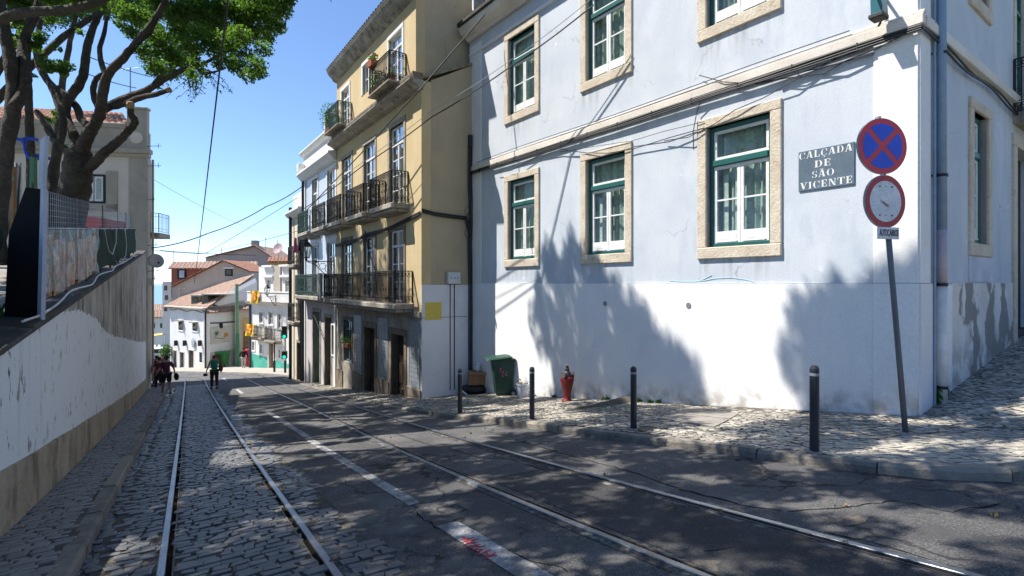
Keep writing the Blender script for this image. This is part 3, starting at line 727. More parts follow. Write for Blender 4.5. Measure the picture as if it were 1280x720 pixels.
def curtain(parent, xf, x0, x1, z0, z1, y, mat, folds=9, name='curtain'):
    n = 60; v = []; f = []
    for i in range(n+1):
        x = x0+(x1-x0)*i/n; yy = y+.025*math.sin(i/n*folds*2*math.pi)+.012*math.sin(i*1.3)
        v += [(x, yy, z0), (x, yy, z1)]
    for i in range(n): f.append((2*i, 2*i+2, 2*i+3, 2*i+1))
    return MB().add(v, f).build(name, mat, parent, xf=xf)
def blind_back(parent, xf, x0, x1, z0, z1, y):
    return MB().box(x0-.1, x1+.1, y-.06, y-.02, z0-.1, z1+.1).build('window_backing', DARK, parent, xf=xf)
def blue_window(house, xf, x0, x1, z0, z1, cur=(0, 1)):
    surround(house, xf, x0, x1, z0, z1, .19, LIME, wb=.21, wt=.17)
    zt = z0+(z1-z0)*.70
    b = MB(); ringbox(b, x0+.002, x1-.002, -.165, -.075, z0+.002, z1-.002, .075, tb=.07, tt=.075, c=.008)
    b.box(x0+.077, x1-.077, -.165, -.05, zt-.06, zt+.05, .012)
    win = b.build('window', GREENF, house, xf=xf)
    xa, xb = x0+.077, x1-.077; xm = (xa+xb)/2
    b = MB(); ringbox(b, xa, xb, -.15, -.10, zt+.05, z1-.077, .055); b.build('transom_light', WHITEF, win)
    MB().box(xa+.056, xb-.056, -.133, -.127, zt+.105, z1-.133).build('pane', GLASS, win)
    for (p, q_) in ((xa, xm-.002), (xm+.002, xb)):
        b = MB(); zb = z0+.072; ringbox(b, p, q_, -.15, -.098, zb, zt-.062, .06, tb=.21)
        zmid = zb+.21+(zt-.062-zb-.21)*.48; b.box(p+.06, q_-.06, -.142, -.105, zmid-.014, zmid+.014)
        b.box(p+.075, q_-.075, -.10, -.094, zb+.06, zb+.15, .005)
        b.box(p+.05, q_-.05, -.10, -.075, zb+.005, zb+.045, .01)
        sa = b.build('sash', WHITEF, win)
        MB().box(p+.06, q_-.06, -.130, -.124, zb+.21, zt-.122).build('pane', GLASS, win)
    cm = CURT if cur[0] == 0 else CURTL
    curtain(win, None, x0-.05, x1+.05, z0-.05, z1+.05, -.27, cm, folds=random.choice((7, 9, 11)))
    if cur[1]:
        b = MB(); b.box(xm+.05, xm+.16, -.215, -.205, z0+.3, zt-.15); b.box(xb-.22, xb-.12, -.215, -.205, z0+.28, zt-.22); b.build('curtain_edge', CURTL, win)
    blind_back(win, None, x0, x1, z0, z1, -.42)
    return win
def rail_panel(b, P0, P1, z0, z1, pitch=.10, scroll=True, r=.012):
    """iron railing between two plan points"""
    P0 = Vector((*P0, 0)); P1 = Vector((*P1, 0)); d = P1-P0; L = d.length; n = max(2, round(L/pitch))
    def at(t, z): p = P0+d*t; return (p.x, p.y, z)
    b.tube([at(0, z1), at(1, z1)], .022, 6, squash=.7)
    for zz in (z0+.06, z1-.17, z0+.2): b.tube([at(0, zz), at(1, zz)], .008, 4)
    for i in range(n+1): b.tube([at(i/n, z0), at(i/n, z1)], r if 0 < i < n else r*1.9, 4)
    if scroll:
        ax = 'y' if abs(d.x) > abs(d.y) else 'x'
        for i in range(n):
            c = at((i+.5)/n, z1-.088); b.ring(c, .04, .010, ax, 8, 3)
            c = at((i+.5)/n, z0+.13); b.ring(c, .036, .010, ax, 8, 3)
            if i % 2 == 0: c = at((i+.5)/n, z0+.40); b.ring(c, .034, .009, ax, 8, 3)
def balcony(house, x0, x1, dep, zf, h, slab_mat, iron=IRON, slab_t=.16, pitch=.10, y=0.0, name='balcony'):
    b = MB(); b.box(x0, x1, y-.02, y+dep, zf-slab_t, zf, .02); b.box(x0+.05, x1-.05, y-.02, y+dep-.07, zf-slab_t-.09, zf-slab_t-.002, .02)
    s = b.build(name, slab_mat, house)
    b = MB(); e = .05
    rail_panel(b, (x0+e, y+dep-e), (x1-e, y+dep-e), zf+.03, zf+h, pitch)
    rail_panel(b, (x0+e, y+.02), (x0+e, y+dep-e), zf+.03, zf+h, pitch); rail_panel(b, (x1-e, y+.02), (x1-e, y+dep-e), zf+.03, zf+h, pitch)
    b.build('railing', iron, s)
    return s
def french(house, x0, x1, z0, z1, y=0.0, sur=None, sw=.14, fmat=None, panes=(2, 4), transom=.78, glass=None, cur=CURTL, proud=.03, xf=None, rec=.07, name='french_window'):
    fmat = fmat or WHITEF; glass = glass or GLASSR
    if sur: surround(house, xf, x0, x1, z0, z1, sw, sur, proud=y+proud, depth=.2-y, sill=False, name='window_surround' if 'door' not in name else 'door_surround')
    ya, yb = y-rec-.06, y-rec
    b = MB(); ringbox(b, x0+.002, x1-.002, ya, yb, z0+.002, z1-.002, .06)
    zt = z0+(z1-z0)*transom; b.box(x0+.062, x1-.062, ya+.005, yb+.02, zt-.035, zt+.035); xm = (x0+x1)/2
    b.box(xm-.04, xm+.04, ya+.006, yb+.008, z0+.063, zt-.036)
    b.box(xm-.02, xm+.02, ya+.006, yb-.004, zt+.036, z1-.063)
    for k in range(1, panes[1]):
        zz = z0+.06+(zt-z0-.06)*k/panes[1]
        b.box(x0+.062, xm-.041, ya+.015, yb-.01, zz-.014, zz+.014); b.box(xm+.041, x1-.062, ya+.015, yb-.01, zz-.014, zz+.014)
    w_ = b.build(name, fmat, house, xf=xf)
    for (p, q_) in ((x0+.061, xm-.041), (xm+.041, x1-.061)): MB().box(p, q_, ya+.028, ya+.034, z0+.061, z1-.061).build('pane', glass, w_)
    if cur: curtain(w_, None, x0-.03, x1+.03, z0-.02, z1+.03, ya-.10, cur, folds=6)
    blind_back(w_, None, x0, x1, z0, z1, ya-.16)
    return w_
def plain_door(house, x0, x1, z0, z1, y, mat, sur=None, sw=.15, rec=.2, proud=.03, name='door'):
    if sur: surround(house, None, x0, x1, z0, z1, sw, sur, proud=y+proud, depth=.25-y, sill=False, name='door_surround')
    b = MB(); xm = (x0+x1)/2
    for (p, q_) in ((x0+.005, xm-.006), (xm+.006, x1-.005)):
        b.box(p, q_, y-rec-.06, y-rec, z0, z1-.01, .005)
        for (za, zb) in ((.08, .36), (.42, .66), (.72, .94)):
            b.box(p+.08, q_-.08, y-rec, y-rec+.02, z0+(z1-z0)*za, z0+(z1-z0)*zb, .012)
    d = b.build(name, mat, house)
    MB().ball((xm+.06, y-rec+.03, z0+1.0), .03, 8, 5).build('handle', GREYM, d)
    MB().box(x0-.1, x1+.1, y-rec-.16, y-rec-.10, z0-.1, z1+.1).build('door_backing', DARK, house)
    return d
def roof_sheet(parent, p00, p10, p11, p01, mat, pitch=.22, name='roof', amp=.045, rows=0):
    """clay tiled roof: p00-p10 eave, p01-p11 ridge; half-round tile rows with stepped courses"""
    p00, p10, p11, p01 = map(Vector, (p00, p10, p11, p01)); W_ = max((p10-p00).length, (p11-p01).length); n = max(4, int(W_/pitch))*4
    L = ((p01-p00).length+(p11-p10).length)/2; m = rows or max(2, min(24, int(L/.4)))
    nrm = (p10-p00).cross(p01-p00).normalized() if (p01-p00).length > .01 else (p10-p00).cross(p11-p00).normalized()
    if nrm.z < 0: nrm = -nrm
    v = []; f = []
    for j in range(m+1):
        for st in ((0, 1) if 0 < j < m else (0,)):
            t = j/m; a = p00.lerp(p01, t); c_ = p10.lerp(p11, t)
            for i in range(n+1):
                k = i % 4; hgt = (0, .75, 1, .75)[k]*amp
                lift = .0 if (st == 0) else -.02
                v.append(a.lerp(c_, i/n)+nrm*(hgt-lift+random.uniform(-.004, .004)))
    rws = len(v)//(n+1)
    for j in range(rws-1):
        for i in range(n): f.append((j*(n+1)+i, j*(n+1)+i+1, (j+1)*(n+1)+i+1, (j+1)*(n+1)+i))
    # underside
    b0 = len(v); v += [p00-nrm*.08, p10-nrm*.08, p11-nrm*.08, p01-nrm*.08]
    f += [(b0+3, b0+2, b0+1, b0), (b0, b0+1, n, 0)]
    return MB().add(v, f).build(name, mat, parent)

# ------------------------------------------------------------------ blue corner house
bh = FB.thing('corner_house', 'pale blue corner house with white plinth, stone framed green windows and a street name plaque', 'house')
XS = [(2.0, 3.18), (5.13, 6.31), (8.22, 9.40)]
holes = [(a, c_, .65, 2.83) for a, c_ in XS]+[(a, c_, 4.65, 6.78) for a, c_ in XS]
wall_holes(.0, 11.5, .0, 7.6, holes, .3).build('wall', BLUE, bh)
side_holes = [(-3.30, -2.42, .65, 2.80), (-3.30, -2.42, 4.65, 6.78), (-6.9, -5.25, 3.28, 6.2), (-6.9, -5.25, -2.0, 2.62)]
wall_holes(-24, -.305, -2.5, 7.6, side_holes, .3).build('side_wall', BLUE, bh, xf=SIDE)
b = MB(); b.box(.0, 11.45, -.3, .032, -6, -.004); b.build('plinth', DADO, bh)
b = MB(); b.box(.0, .52, .033, .046, -6, -.006, .004); b.build('corner_plinth', DADO, bh)
b = MB(); b.box(-.47, .0, .0, .03, -6, -.006); b.build('corner_plinth', QUOIN, bh, xf=SIDE)
b = MB(); b.box(-1.35, -.472, .0, .022, -6, -.02); b.build('side_plinth', DADO, bh, xf=SIDE)
b = MB(); b.box(-5.02, -1.352, .0, .020, -6, .0); b.build('side_plinth', PEEL, bh, xf=SIDE)
b = MB(); b.box(.0, .52, -.02, .024, .0, 3.435, .004); b.box(.0, .52, -.02, .024, 3.63, 7.5, .004); b.build('quoin', QUOIN, bh)
b = MB(); b.box(-.40, .0, -.02, .022, .0, 3.435, .004); b.box(-.40, .0, -.02, .022, 3.63, 7.5, .004); b.build('quoin', QUOIN, bh, xf=SIDE)
b = MB(); b.box(10.8, 11.45, -.02, .03, .0, 3.435, .004); b.box(10.8, 11.45, -.02, .03, 3.63, 7.3, .004); b.build('pilaster', QUOIN, bh)
b = MB(); b.box(-.075, 11.45, -.02, .075, 3.44, 3.58, .01); b.box(-.085, 11.45, -.02, .055, 3.583, 3.63, .01); b.build('string_course', BAND, bh)
b = MB(); b.box(-24, -.076, -.02, .075, 3.44, 3.58, .01); b.box(-24, -.056, -.02, .055, 3.583, 3.63, .01); b.build('string_course', BAND, bh, xf=SIDE)
b = MB(); b.box(-.06, 11.45, -.02, .06, 7.0, 7.09, .012); b.build('string_course', QUOIN, bh)
b = MB(); b.prism_x([(-.02,7.45),(.10,7.45),(.16,7.52),(.34,7.60),(.42,7.72),(.42,7.80),(-.02,7.80)], -.4, 11.45); b.build('cornice', BAND, bh)
b = MB(); b.box(-.4, 11.45, -.05, .50, 7.803, 7.93, .02); b.build('gutter', mt('black_gutter', (.035,.033,.03), .8, (.08,.075,.065), vs=5), bh)
b = MB(); b.box(.3, 11.4, -4.0, -.25, 7.6, 7.9); b.build('roof_deck', STONE, bh)
roof_sheet(bh, (-.3,.42,7.95), (11.4,.42,7.95), (11.4,-5,10.6), (-.3,-5,10.6), ROOF, name='roof')
b = MB(); b.box(10.2, 11.2, -1.2, .1, 7.94, 9.1, .01); dm = b.build('dormer', QUOIN, bh)
b = MB(); ringbox(b, 10.3, 11.1, .1, .14, 8.05, 9.0, .06); b.build('frame', WHITEF, dm); MB().box(10.36, 11.04, .105, .112, 8.1, 8.95).build('pane', DGLASS, dm)
for i, (a, c_) in enumerate(XS):
    blue_window(bh, None, a, c_, .65, 2.83, cur=(0, 1 if i != 2 else 0)); blue_window(bh, None, a, c_, 4.65, 6.78, cur=(0, 0))
blue_window(bh, SIDE, -3.30, -2.42, .65, 2.80, cur=(1, 0)); blue_window(bh, SIDE, -3.30, -2.42, 4.65, 6.78, cur=(1, 0))
b = MB(); b.box(-3.49, -2.23, -.02, .021, .02, .44, .004); b.build('pale_repair', mt('pale_blue_repair', (.60,.64,.72), .9), bh, xf=SIDE)
# side balcony with door behind, doorway below
french(bh, -6.2, -5.3, 3.30, 6.0, sur=LIME, sw=.14, xf=SIDE, fmat=GREENF, cur=CURTL)
b = MB(); b.box(-7.4, -5.1, -.02, .55, 3.05, 3.26, .02); s_ = b.build('balcony', STONE, bh, xf=SIDE)
b = MB(); rail_panel(b, (-5.15, .02), (-5.15, .5), 3.28, 4.28, .10); rail_panel(b, (-7.35, .5), (-5.15, .5), 3.28, 4.28, .10); b.build('railing', IRON, s_)
b = MB(); b.box(-6.95, -5.25, -.6, -.2, -2, 2.6); b.build('door', WOODD, bh, xf=SIDE)
b = MB(); b.box(-5.25, -5.03, -.2, .05, -2, 2.62, .012); b.box(-7.2, -5.03, -.2, .05, 2.622, 2.86, .012); b.build('door_surround', LIME, bh, xf=SIDE)
# rear mass so that the house is closed and casts its shade
b = MB(); b.box(.31, 11.4, -24, -23.7, -3, 7.6); b.box(11.2, 11.4, -23.7, -.31, -6, 7.6); b.build('rear_wall', BLUE, bh)
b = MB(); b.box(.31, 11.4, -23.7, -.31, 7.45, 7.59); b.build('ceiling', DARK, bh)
# downpipe at the corner
b = MB(); b.tube([(-.62, .085, .75), (-.60, .085, 3.6), (-.56, .085, 7.6)], .062, 12); dp = b.build('downpipe', PIPE, bh, smooth=True, xf=SIDE)
b = MB(); b.tube([(-.62, .085, -.05), (-.62, .085, .748)], .063, 12); b.build('faded_length', PIPEP, dp, smooth=True)
b = MB(); b.tube([(-.63, .085, -1.75), (-.62, .085, -.052)], .066, 12); b.build('white_length', PIPEW, dp, smooth=True)
b = MB()
for zz in (-1.45, -.02, 1.5, 3.2): b.tube([(-.62, .085, zz-.02), (-.62, .085, zz+.02)], .075, 12); b.box(-.74, -.5, .0, .03, zz-.012, zz+.012)
b.build('pipe_clamp', IRON, dp)
b = MB(); b.tube([(-.47, .045, -1.7), (-.47, .045, 7.4)], .02, 8); b.build('thin_pipe', PIPE, dp)
# small wall furniture
VENT = mt('vent_grey', (.25,.25,.26), .7, bs=40, bump=.3)
for (a, z) in ((3.55, -.42), (5.7, -.45)):
    pts = [(a+.055*math.cos(k*math.pi/6), z+.055*math.sin(k*math.pi/6)) for k in range(12)]; MB().prism(pts, .03, .04).build('vent_cap', VENT, bh)
# teal scribble on the blue wall above the plinth
b = MB(); pp = [FB.px(*p) for p in ((838,351),(850,352),(866,352),(880,351),(895,348),(915,347),(935,350),(943,353))]; b.tube([(a, .0, max(z, .02)) for a, z in pp], .009, 5, squash=1)
pp = [FB.px(*p) for p in ((872,346),(876,351),(884,347),(890,344))]; b.tube([(a, .0, max(z, .02)) for a, z in pp], .009, 5)
b.build('teal_scribble', TEAL, bh)

# street name plaque with stencil serif lettering
GL = {}
def arc(cx, cz, rx, rz, a0, a1, thick, thin, n=14):
    P = []; Q = []
    for i in range(n+1):
        t = R(a0+(a1-a0)*i/n); c_, s_ = math.cos(t), math.sin(t); th = thin+(thick-thin)*abs(c_)**1.5
        P.append((cx+rx*c_, cz+rz*s_)); Q.append((cx+(rx-th)*c_, cz+(rz-th*.55)*s_))
    return [[P[i], P[i+1], Q[i+1], Q[i]] for i in range(n)]
def rect(x0, x1, z0, z1): return [[(x0, z0), (x1, z0), (x1, z1), (x0, z1)]]
def stem(x, t=.2, z0=0, z1=1): return rect(x, x+t, z0, z1)+rect(x-.08, x+t+.08, z0, z0+.06)+rect(x-.08, x+t+.08, z1-.06, z1)
def slant(xa, xb, t, z0=0, z1=1): return [[(xa, z0), (xa+t, z0), (xb+t, z1), (xb, z1)]]
def glyph(ch):
    if ch == 'C': return arc(.42, .5, .42, .5, 100, 262, .2, .05)+arc(.42, .5, .40, .5, 30, 80, .07, .05)+rect(.70, .78, .62, .95)+arc(.42, .5, .40, .5, 278, 330, .07, .05), .82
    if ch == 'Ç': g, w_ = glyph('C'); return g+[[(.38,-.02),(.48,-.02),(.52,-.14),(.36,-.24),(.32,-.19),(.42,-.12)]], w_
    if ch == 'A' or ch == 'Ã':
        g = slant(.06, .34, .07)+slant(.58, .36, .22)+rect(.24, .56, .28, .34)+rect(-.02, .22, 0, .06)+rect(.5, .9, 0, .06)
        if ch == 'Ã': g = g+[[(.2,1.1),(.32,1.2),(.46,1.12),(.62,1.22),(.62,1.15),(.46,1.05),(.32,1.13),(.2,1.03)]]
        return g, .9
    if ch == 'L': return stem(.08)+rect(.36, .68, 0, .06)+rect(.62, .70, 0, .3), .74
    if ch == 'D': return stem(.08)+arc(.36, .5, .46, .5, -80, 80, .2, .05), .86
    if ch == 'E': return stem(.08)+rect(.36, .66, 0, .06)+rect(.36, .66, .94, 1)+rect(.34, .52, .47, .53)+rect(.60, .68, .0, .27)+rect(.60, .68, .73, 1)+rect(.5, .55, .38, .62), .74
    if ch == 'S': return arc(.34, .74, .30, .26, 60, 260, .15, .05)+arc(.32, .27, .31, .27, -120, 80, .17, .05)+rect(.54, .60, .70, .98)+rect(.03, .09, .02, .32), .68
    if ch == 'O': return arc(.44, .5, .44, .5, 100, 260, .2, .05)+arc(.44, .5, .44, .5, -80, 80, .2, .05), .92
    if ch == 'V': return slant(.34, .06, .22)+slant(.42, .72, .06)+rect(-.04, .36, .94, 1)+rect(.62, .9, .94, 1), .88
    if ch == 'I': return stem(.1), .44
    if ch == 'N': return stem(.1, .06)+stem(.72, .06)+slant(.62, .12, .18), .9
    if ch == 'T': return stem(.3)+rect(0, .25, .94, 1)+rect(.55, .8, .94, 1)+rect(-.02, .04, .7, 1)+rect(.76, .82, .7, 1), .82
    return [], .45
def word_poly(txt, x0, x1, z0, h):
    out = []; tot = 0; gl = []
    for ch in txt: g, w_ = glyph(ch); gl.append((g, w_, tot)); tot += w_+.16
    tot -= .16; k = (x1-x0)/tot
    for g, w_, off in gl:
        for poly in g: out.append([(x0+(off+px_)*k, z0+pz*h) for px_, pz in poly])
    return out
PA0, PA1, PZ0, PZ1 = .76, 1.55, 1.44, 2.06
pl = FB.thing('street_sign', 'dark slate street name plaque with white stencil letters on the blue wall', 'street sign')
MB().box(PA0, PA1, .001, .02, PZ0, PZ1, .004).build('plaque', PLAQ, pl)
b = MB(); W_ = PA1-PA0
# reading direction runs towards the corner, that is towards smaller local x
for txt, f0, f1, zf in (('CALÇADA', .02, .97, .80), ('DE', .31, .60, .54), ('SÃO', .26, .66, .29), ('VICENTE', .04, .97, .04)):
    for poly in word_poly(txt, f0*W_, f1*W_, PZ0+zf*(PZ1-PZ0), .105):
        b.prism([(PA1-px_, pz) for px_, pz in poly], .0195, .0235)
b.build('lettering', LETW, pl)

# lamp bracket by the corner, cut by the top of the picture
lb = FB.thing('wall_lamp', 'teal wall lamp with black bracket high on the white corner quoin', 'lamp')
b = MB(); b.tube([(.38, .03, 3.98), (.38, .3, 4.05), (.38, .45, 3.86)], .02, 8); b.tube([(.38, .03, 3.98), (.38, .06, 3.72), (.45, .05, 3.6)], .015, 6); b.build('bracket', IRON, lb)
b = MB(); b.prism_x([(.20,3.66),(.34,3.66),(.36,3.95),(.18,3.95)], .30, .44); b.build('lamp_housing', paintm('teal_lamp', (.03,.16,.19), .4), lb)
b = MB(); b.box(.28, .46, .17, .38, 3.60, 3.659, .01); b.build('lamp_base', IRON, lb)

# ------------------------------------------------------------------ yellow house
yh = FY.thing('yellow_house', 'yellow ochre house with iron balconies, stone ground floor and whitewashed side base', 'house')
DR = [(1.28, 2.45), (3.83, 4.98), (6.45, 7.65)]
holes = [(a, c_, 2.42, 5.05) for a, c_ in DR]+[(a, c_, -.62, 1.72) for a, c_ in DR]
holes += [(1.25, 2.29, -6, -1.62), (3.85, 4.93, -6, -1.58), (6.42, 7.42, -3.15, -1.45)]
wall_holes(0, 8.45, -1.0, 5.9, holes, .3).build('wall', YEL, yh)
wall_holes(0, 8.45, -6.2, -1.001, holes, .3, y=-.0).build('ground_floor_wall', STONE, yh)
uph = [(1.42, 2.52, 6.1, 8.02), (4.25, 5.12, 6.95, 8.05), (6.75, 7.75, 6.1, 7.9)]
wall_holes(.40, 8.45, 5.901, 8.62, uph, .3, y=-.004).build('upper_wall', YEL, yh)
b = MB(); b.prism_x([(-.301,-6.2),(-.301,5.95),(-1.85,6.82),(-8,6.82),(-8,-6.2)], .0, .3); b.build('side_wall', YEL_SHADED, yh)
b = MB(); b.prism_x([(-.302,5.9),(-.302,8.62),(-3.6,10.4),(-8,8.6),(-8,5.9)], .40, .7); b.build('upper_side_wall', YEL_SHADED, yh)
b = MB(); b.prism_x([(.02,5.93),(.02,6.0),(-1.9,6.9),(-1.9,6.83)], -.05, .42); b.build('side_ledge', mt('ledge_mortar', (.34,.29,.21), .95, (.2,.17,.13), vs=5, bs=30, bump=.5), yh)
LIMEW = wall_mat('limewashed_base', (.74,.74,.74), (.66,.67,.68), dirt=(.45,.45,.45), streak=.4).m
b = MB(); b.box(-.024, -.0005, -1.72, .0, -6, -.05, .003); b.build('side_plinth', LIMEW, yh)
b = MB(); b.box(-.028, -.0245, -1.5, -.0, -1.02, -1.005); b.build('render_seam', COPING, yh)
b = MB(); b.box(-.030, -.0245, -.64, -.10, -1.08, -.56, .002); b.build('yellow_patch', YPAINT, yh)
# long cornice-balcony under the top floor, roof cornice and tiles
b = MB(); b.prism_x([(-.02,5.60),(.15,5.66),(.22,5.72),(.36,5.78),(.40,5.84),(.40,5.87),(-.02,5.87)], -.10, 8.5); b.build('cornice', STONE, yh)
b = MB(); b.prism_x([(-.02,5.872),(.20,5.872),(.28,5.96),(.30,6.03),(.30,6.09),(-.02,6.09)], -.06, 8.5); b.build('upper_ledge', DSTONE, yh)
for (x0, x1) in ((1.05, 2.9), (6.3, 8.2)): MB().box(x0, x1, -.02, .60, 6.093, 6.16, .015).build('balcony_slab', STONE, yh)
b = MB(); b.prism_x([(-.02,8.50),(.12,8.56),(.16,8.64),(.28,8.74),(.36,8.86),(.36,8.95),(-.02,8.95)], .30, 8.6); b.build('roof_cornice', REDGE, yh)
ROOFG = mt('weathered_roof_tile', (.30,.26,.20), .9, (.20,.17,.13), vs=4, bs=20, bump=.4)
roof_sheet(yh, (.3,.40,8.97), (8.6,.40,8.97), (8.6,-3.6,10.5), (.3,-3.6,10.5), ROOFG)
roof_sheet(yh, (8.6,-8,8.8), (.3,-8,8.8), (.3,-3.6,10.48), (8.6,-3.6,10.48), ROOF)
b = MB(); b.prism_x([(-.31,8.45),(-.31,-6),(-8,-6),(-8,8.6),(-3.6,10.35)], 8.2, 8.449); b.build('party_wall', YEL, yh)
for i, (a, c_) in enumerate(DR):
    french(yh, a, c_, 2.45, 5.05, sur=STONE, sw=.15, panes=(2, 4))
    balcony(yh, (a+c_)/2-.98, (a+c_)/2+.98, .58, 2.42, .98, STONE)
for i, (a, c_) in enumerate(DR):
    french(yh, a, c_, -.60, 1.70, sur=DSTONE, sw=.15, panes=(2, 3), cur=CURTL if i == 0 else CURT)
french(yh, 1.42, 2.52, 6.18, 8.0, y=-.004, sur=WHITEW, sw=.14, panes=(2, 3), cur=CURT)
french(yh, 4.25, 5.12, 6.97, 8.03, y=-.004, sur=WHITEW, sw=.14, panes=(2, 2), transom=.98, cur=CURT)
french(yh, 6.75, 7.75, 6.18, 7.88, y=-.004, sur=WHITEW, sw=.14, panes=(2, 3), cur=CURTL)
balcony(yh, .55, 8.35, .62, -.62, .98, STONE, pitch=.11)
def side_box(b, k0, k1, z0, z1, t, c=.005, t0=.0): b.box(-t, -t0, -k1, -k0, z0, z1, c)
for (x0, x1) in ((1.1, 2.85), (6.4, 8.15)):
    b = MB(); rail_panel(b, (x0, .54), (x1, .54), 6.18, 7.05); rail_panel(b, (x0, .02), (x0, .54), 6.18, 7.05); rail_panel(b, (x1, .02), (x1, .54), 6.18, 7.05); b.build('railing', IRON if x0 < 3 else paintm('green_iron_rail', (.02,.075,.06), .5), yh)
# ground floor doors, window and glazed tile panels
plain_door(yh, 1.25, 2.29, -4.4, -1.64, .0, WOODD, sur=DSTONE, sw=.2, rec=.22)
plain_door(yh, 3.85, 4.93, -4.7, -1.60, .0, WOODD, sur=DSTONE, sw=.2, rec=.22)
french(yh, 6.42, 7.42, -3.13, -1.47, sur=DSTONE, sw=.14, panes=(2, 2), fmat=paintm('blue_grey_frame', (.10,.18,.20), .5), cur=CURT)
b = MB(); b.box(.0, 8.45, .0, .05, -1.02, -.84, .01); b.build('stone_band', STONE, yh)
for (x0, x1) in ((.0, 1.04), (2.50, 3.64), (5.14, 6.27), (7.57, 8.44)): MB().box(x0, x1, .0, .045, -6.2, -3.12-(x0)*.06, .01).build('base_course', DSTONE, yh)
for (x0, x1, zb) in ((.13, .95, -3.08), (2.62, 3.55, -3.12), (5.25, 6.14, -3.30)):
    b = MB(); pt = .139; nx = int((x1-x0)/pt); nz = int((-1.12-zb)/pt)
    for i in range(nx):
        for k in range(nz): b.box(x0+i*pt, x0+(i+1)*pt-.014, .002, .016+random.uniform(0, .003), zb+k*pt, zb+(k+1)*pt-.014)
    o = b.build('wall_tiles', TILE, yh); o['kind'] = 'stuff'
    b = MB(); ringbox(b, x0-.035, x0+nx*pt+.03, .0, .022, zb-.035, zb+nz*pt+.03, .03); b.build('tile_border', mt('tile_border', (.22,.27,.33), .5), yh)
# meter box, cables on the side wall
b = MB(); b.box(-.14, -.002, -1.22, -.80, -.02, .33, .015); mb_ = b.build('meter_box', mt('meter_box_grey', (.66,.67,.68), .55), yh)
b = MB()
for k in (-.90, -1.02, -1.12): b.tube([(-.142, k, .16), (-.146, k, .16)], .018, 8)
b.build('box_screw', LETB, mb_)
b = MB(); b.tube([(-.035, -.92, -.02), (-.035, -.92, -3.2)], .014, 6); b.tube([(-.035, -1.06, -.02), (-.035, -1.06, -3.2)], .017, 6); b.build('conduit', CABLE, yh)
b = MB()
for k, r_ in ((-1.60, .024), (-1.66, .02), (-1.545, .014)):
    b.tube([(-.04, k, 4.3), (-.06, k+.02, 3), (-.05, k-.03, 2.2), (-.06, k+.03, 1.2), (-.05, k, .4), (-.05, k, -3.2)], r_, 7)
b.tube([(-.05, -1.6, 4.2), (-.05, -1.6, 4.55)], .07, 8)
for j in range(4):
    zz = 2.05-.03*j; b.tube([(-.05, .02, zz+.1), (-.05, -.4, zz+.03), (-.05, -1.0, zz), (-.06, -1.45, zz-.02), (-.06, -1.58, zz-.35-.1*j)], .020, 6)
for j in range(3): b.tube([(-.06, -1.6, 1.2+.3*j), (-.14, -1.35, 1.5+.35*j), (-.08, -1.55, 2.0+.2*j)], .009, 5)
b.build('cable_bundle', CABLE, yh)
b = MB()
for j in range(3):
    zz = 2.0+.04*j; b.tube([(0.02, .03, zz), (1.0, .06, zz-.12), (2.4, .07, zz-.25), (4.2, .07, zz-.30), (6, .07, zz-.42), (8.4, .07, zz-.45)], .02, 6)
b.tube([(4.6, .1, 1.9), (4.2, .12, 1.2), (3.4, .14, .4), (2.8, .3, -.3)], .02, 6)
b.build('cable_bundle', CABLE, yh)
# pots and plants on the top balconies (things of their own)
def pot_plant(fr, a, n, z, label, wd=.36, hh=.18, leaves=220, spread=.28, height=.42, flowers=0, hang=0.0):
    p = fr.world(a, n, z); t = thing('flower_pot', label, 'potted plant', p, fr.rot)
    b = MB(); b.prism_x([(-.09,0),(.09,0),(.12,hh),(-.12,hh)], -wd/2, wd/2); b.build('pot', TERRA, t)
    leafs(t, [((0, 0, hh+height*.35), (wd*.5+spread*.3, spread*.6, height*.5+hang))], leaves, .07, LEAFB, 'leaves')
    if flowers:
        b = MB()
        for _ in range(flowers): b.ball((random.uniform(-.2,.2), random.uniform(-.12,.12), hh+height*random.uniform(.5,1)), .028, 6, 4)
        b.build('flowers', FLOWER, t)
    return t
def leafs(parent, blobs, n, size, mat, name='leaves', droop=.4):
    V = []; per = []
    tot = sum((r[0]*r[1]*r[2])**(2/3) for c, r in blobs)
    for c, r in blobs:
        k = max(4, int(n*(r[0]*r[1]*r[2])**(2/3)/tot))
        d = RNG.normal(size=(k, 3)); d /= np.linalg.norm(d, axis=1)[:, None]; rad = RNG.random(k)**.45
        per.append(np.array(c)+d*rad[:, None]*np.array(r)+RNG.normal(size=(k, 3))*.05*np.mean(r))
    P = np.concatenate(per); k = len(P)
    ax = RNG.normal(size=(k, 3)); ax[:, 2] -= droop; ax /= np.linalg.norm(ax, axis=1)[:, None]
    nn = RNG.normal(size=(k, 3)); nn[:, 2] += .7; bb = np.cross(ax, nn); bb /= np.linalg.norm(bb, axis=1)[:, None]; nn = np.cross(bb, ax)
    L = size*RNG.uniform(.5, 1.5, k)[:, None]; Wd = L*.24
    A = P-ax*L*.5; B_ = P+bb*Wd-ax*L*.05+nn*L*.05; C_ = P+ax*L*.5; D_ = P-bb*Wd-ax*L*.05+nn*L*.05
    V = np.stack([A, B_, C_, D_], 1).reshape(-1, 3)
    f = np.arange(k*4).reshape(-1, 4)
    tri = np.concatenate([f[:, [0, 1, 2]], f[:, [0, 2, 3]]])
    return np_mesh(name, V, tri, mat, parent)
pot_plant(FY, 2.55, .56, 7.02, 'terracotta trough with red flowers hung on the top right balcony rail of the yellow house', flowers=9, height=.3)
pot_plant(FY, 2.6, .36, 6.17, 'bushy green potted plant behind the top right balcony rail of the yellow house', wd=.3, leaves=420, height=.8, spread=.5)
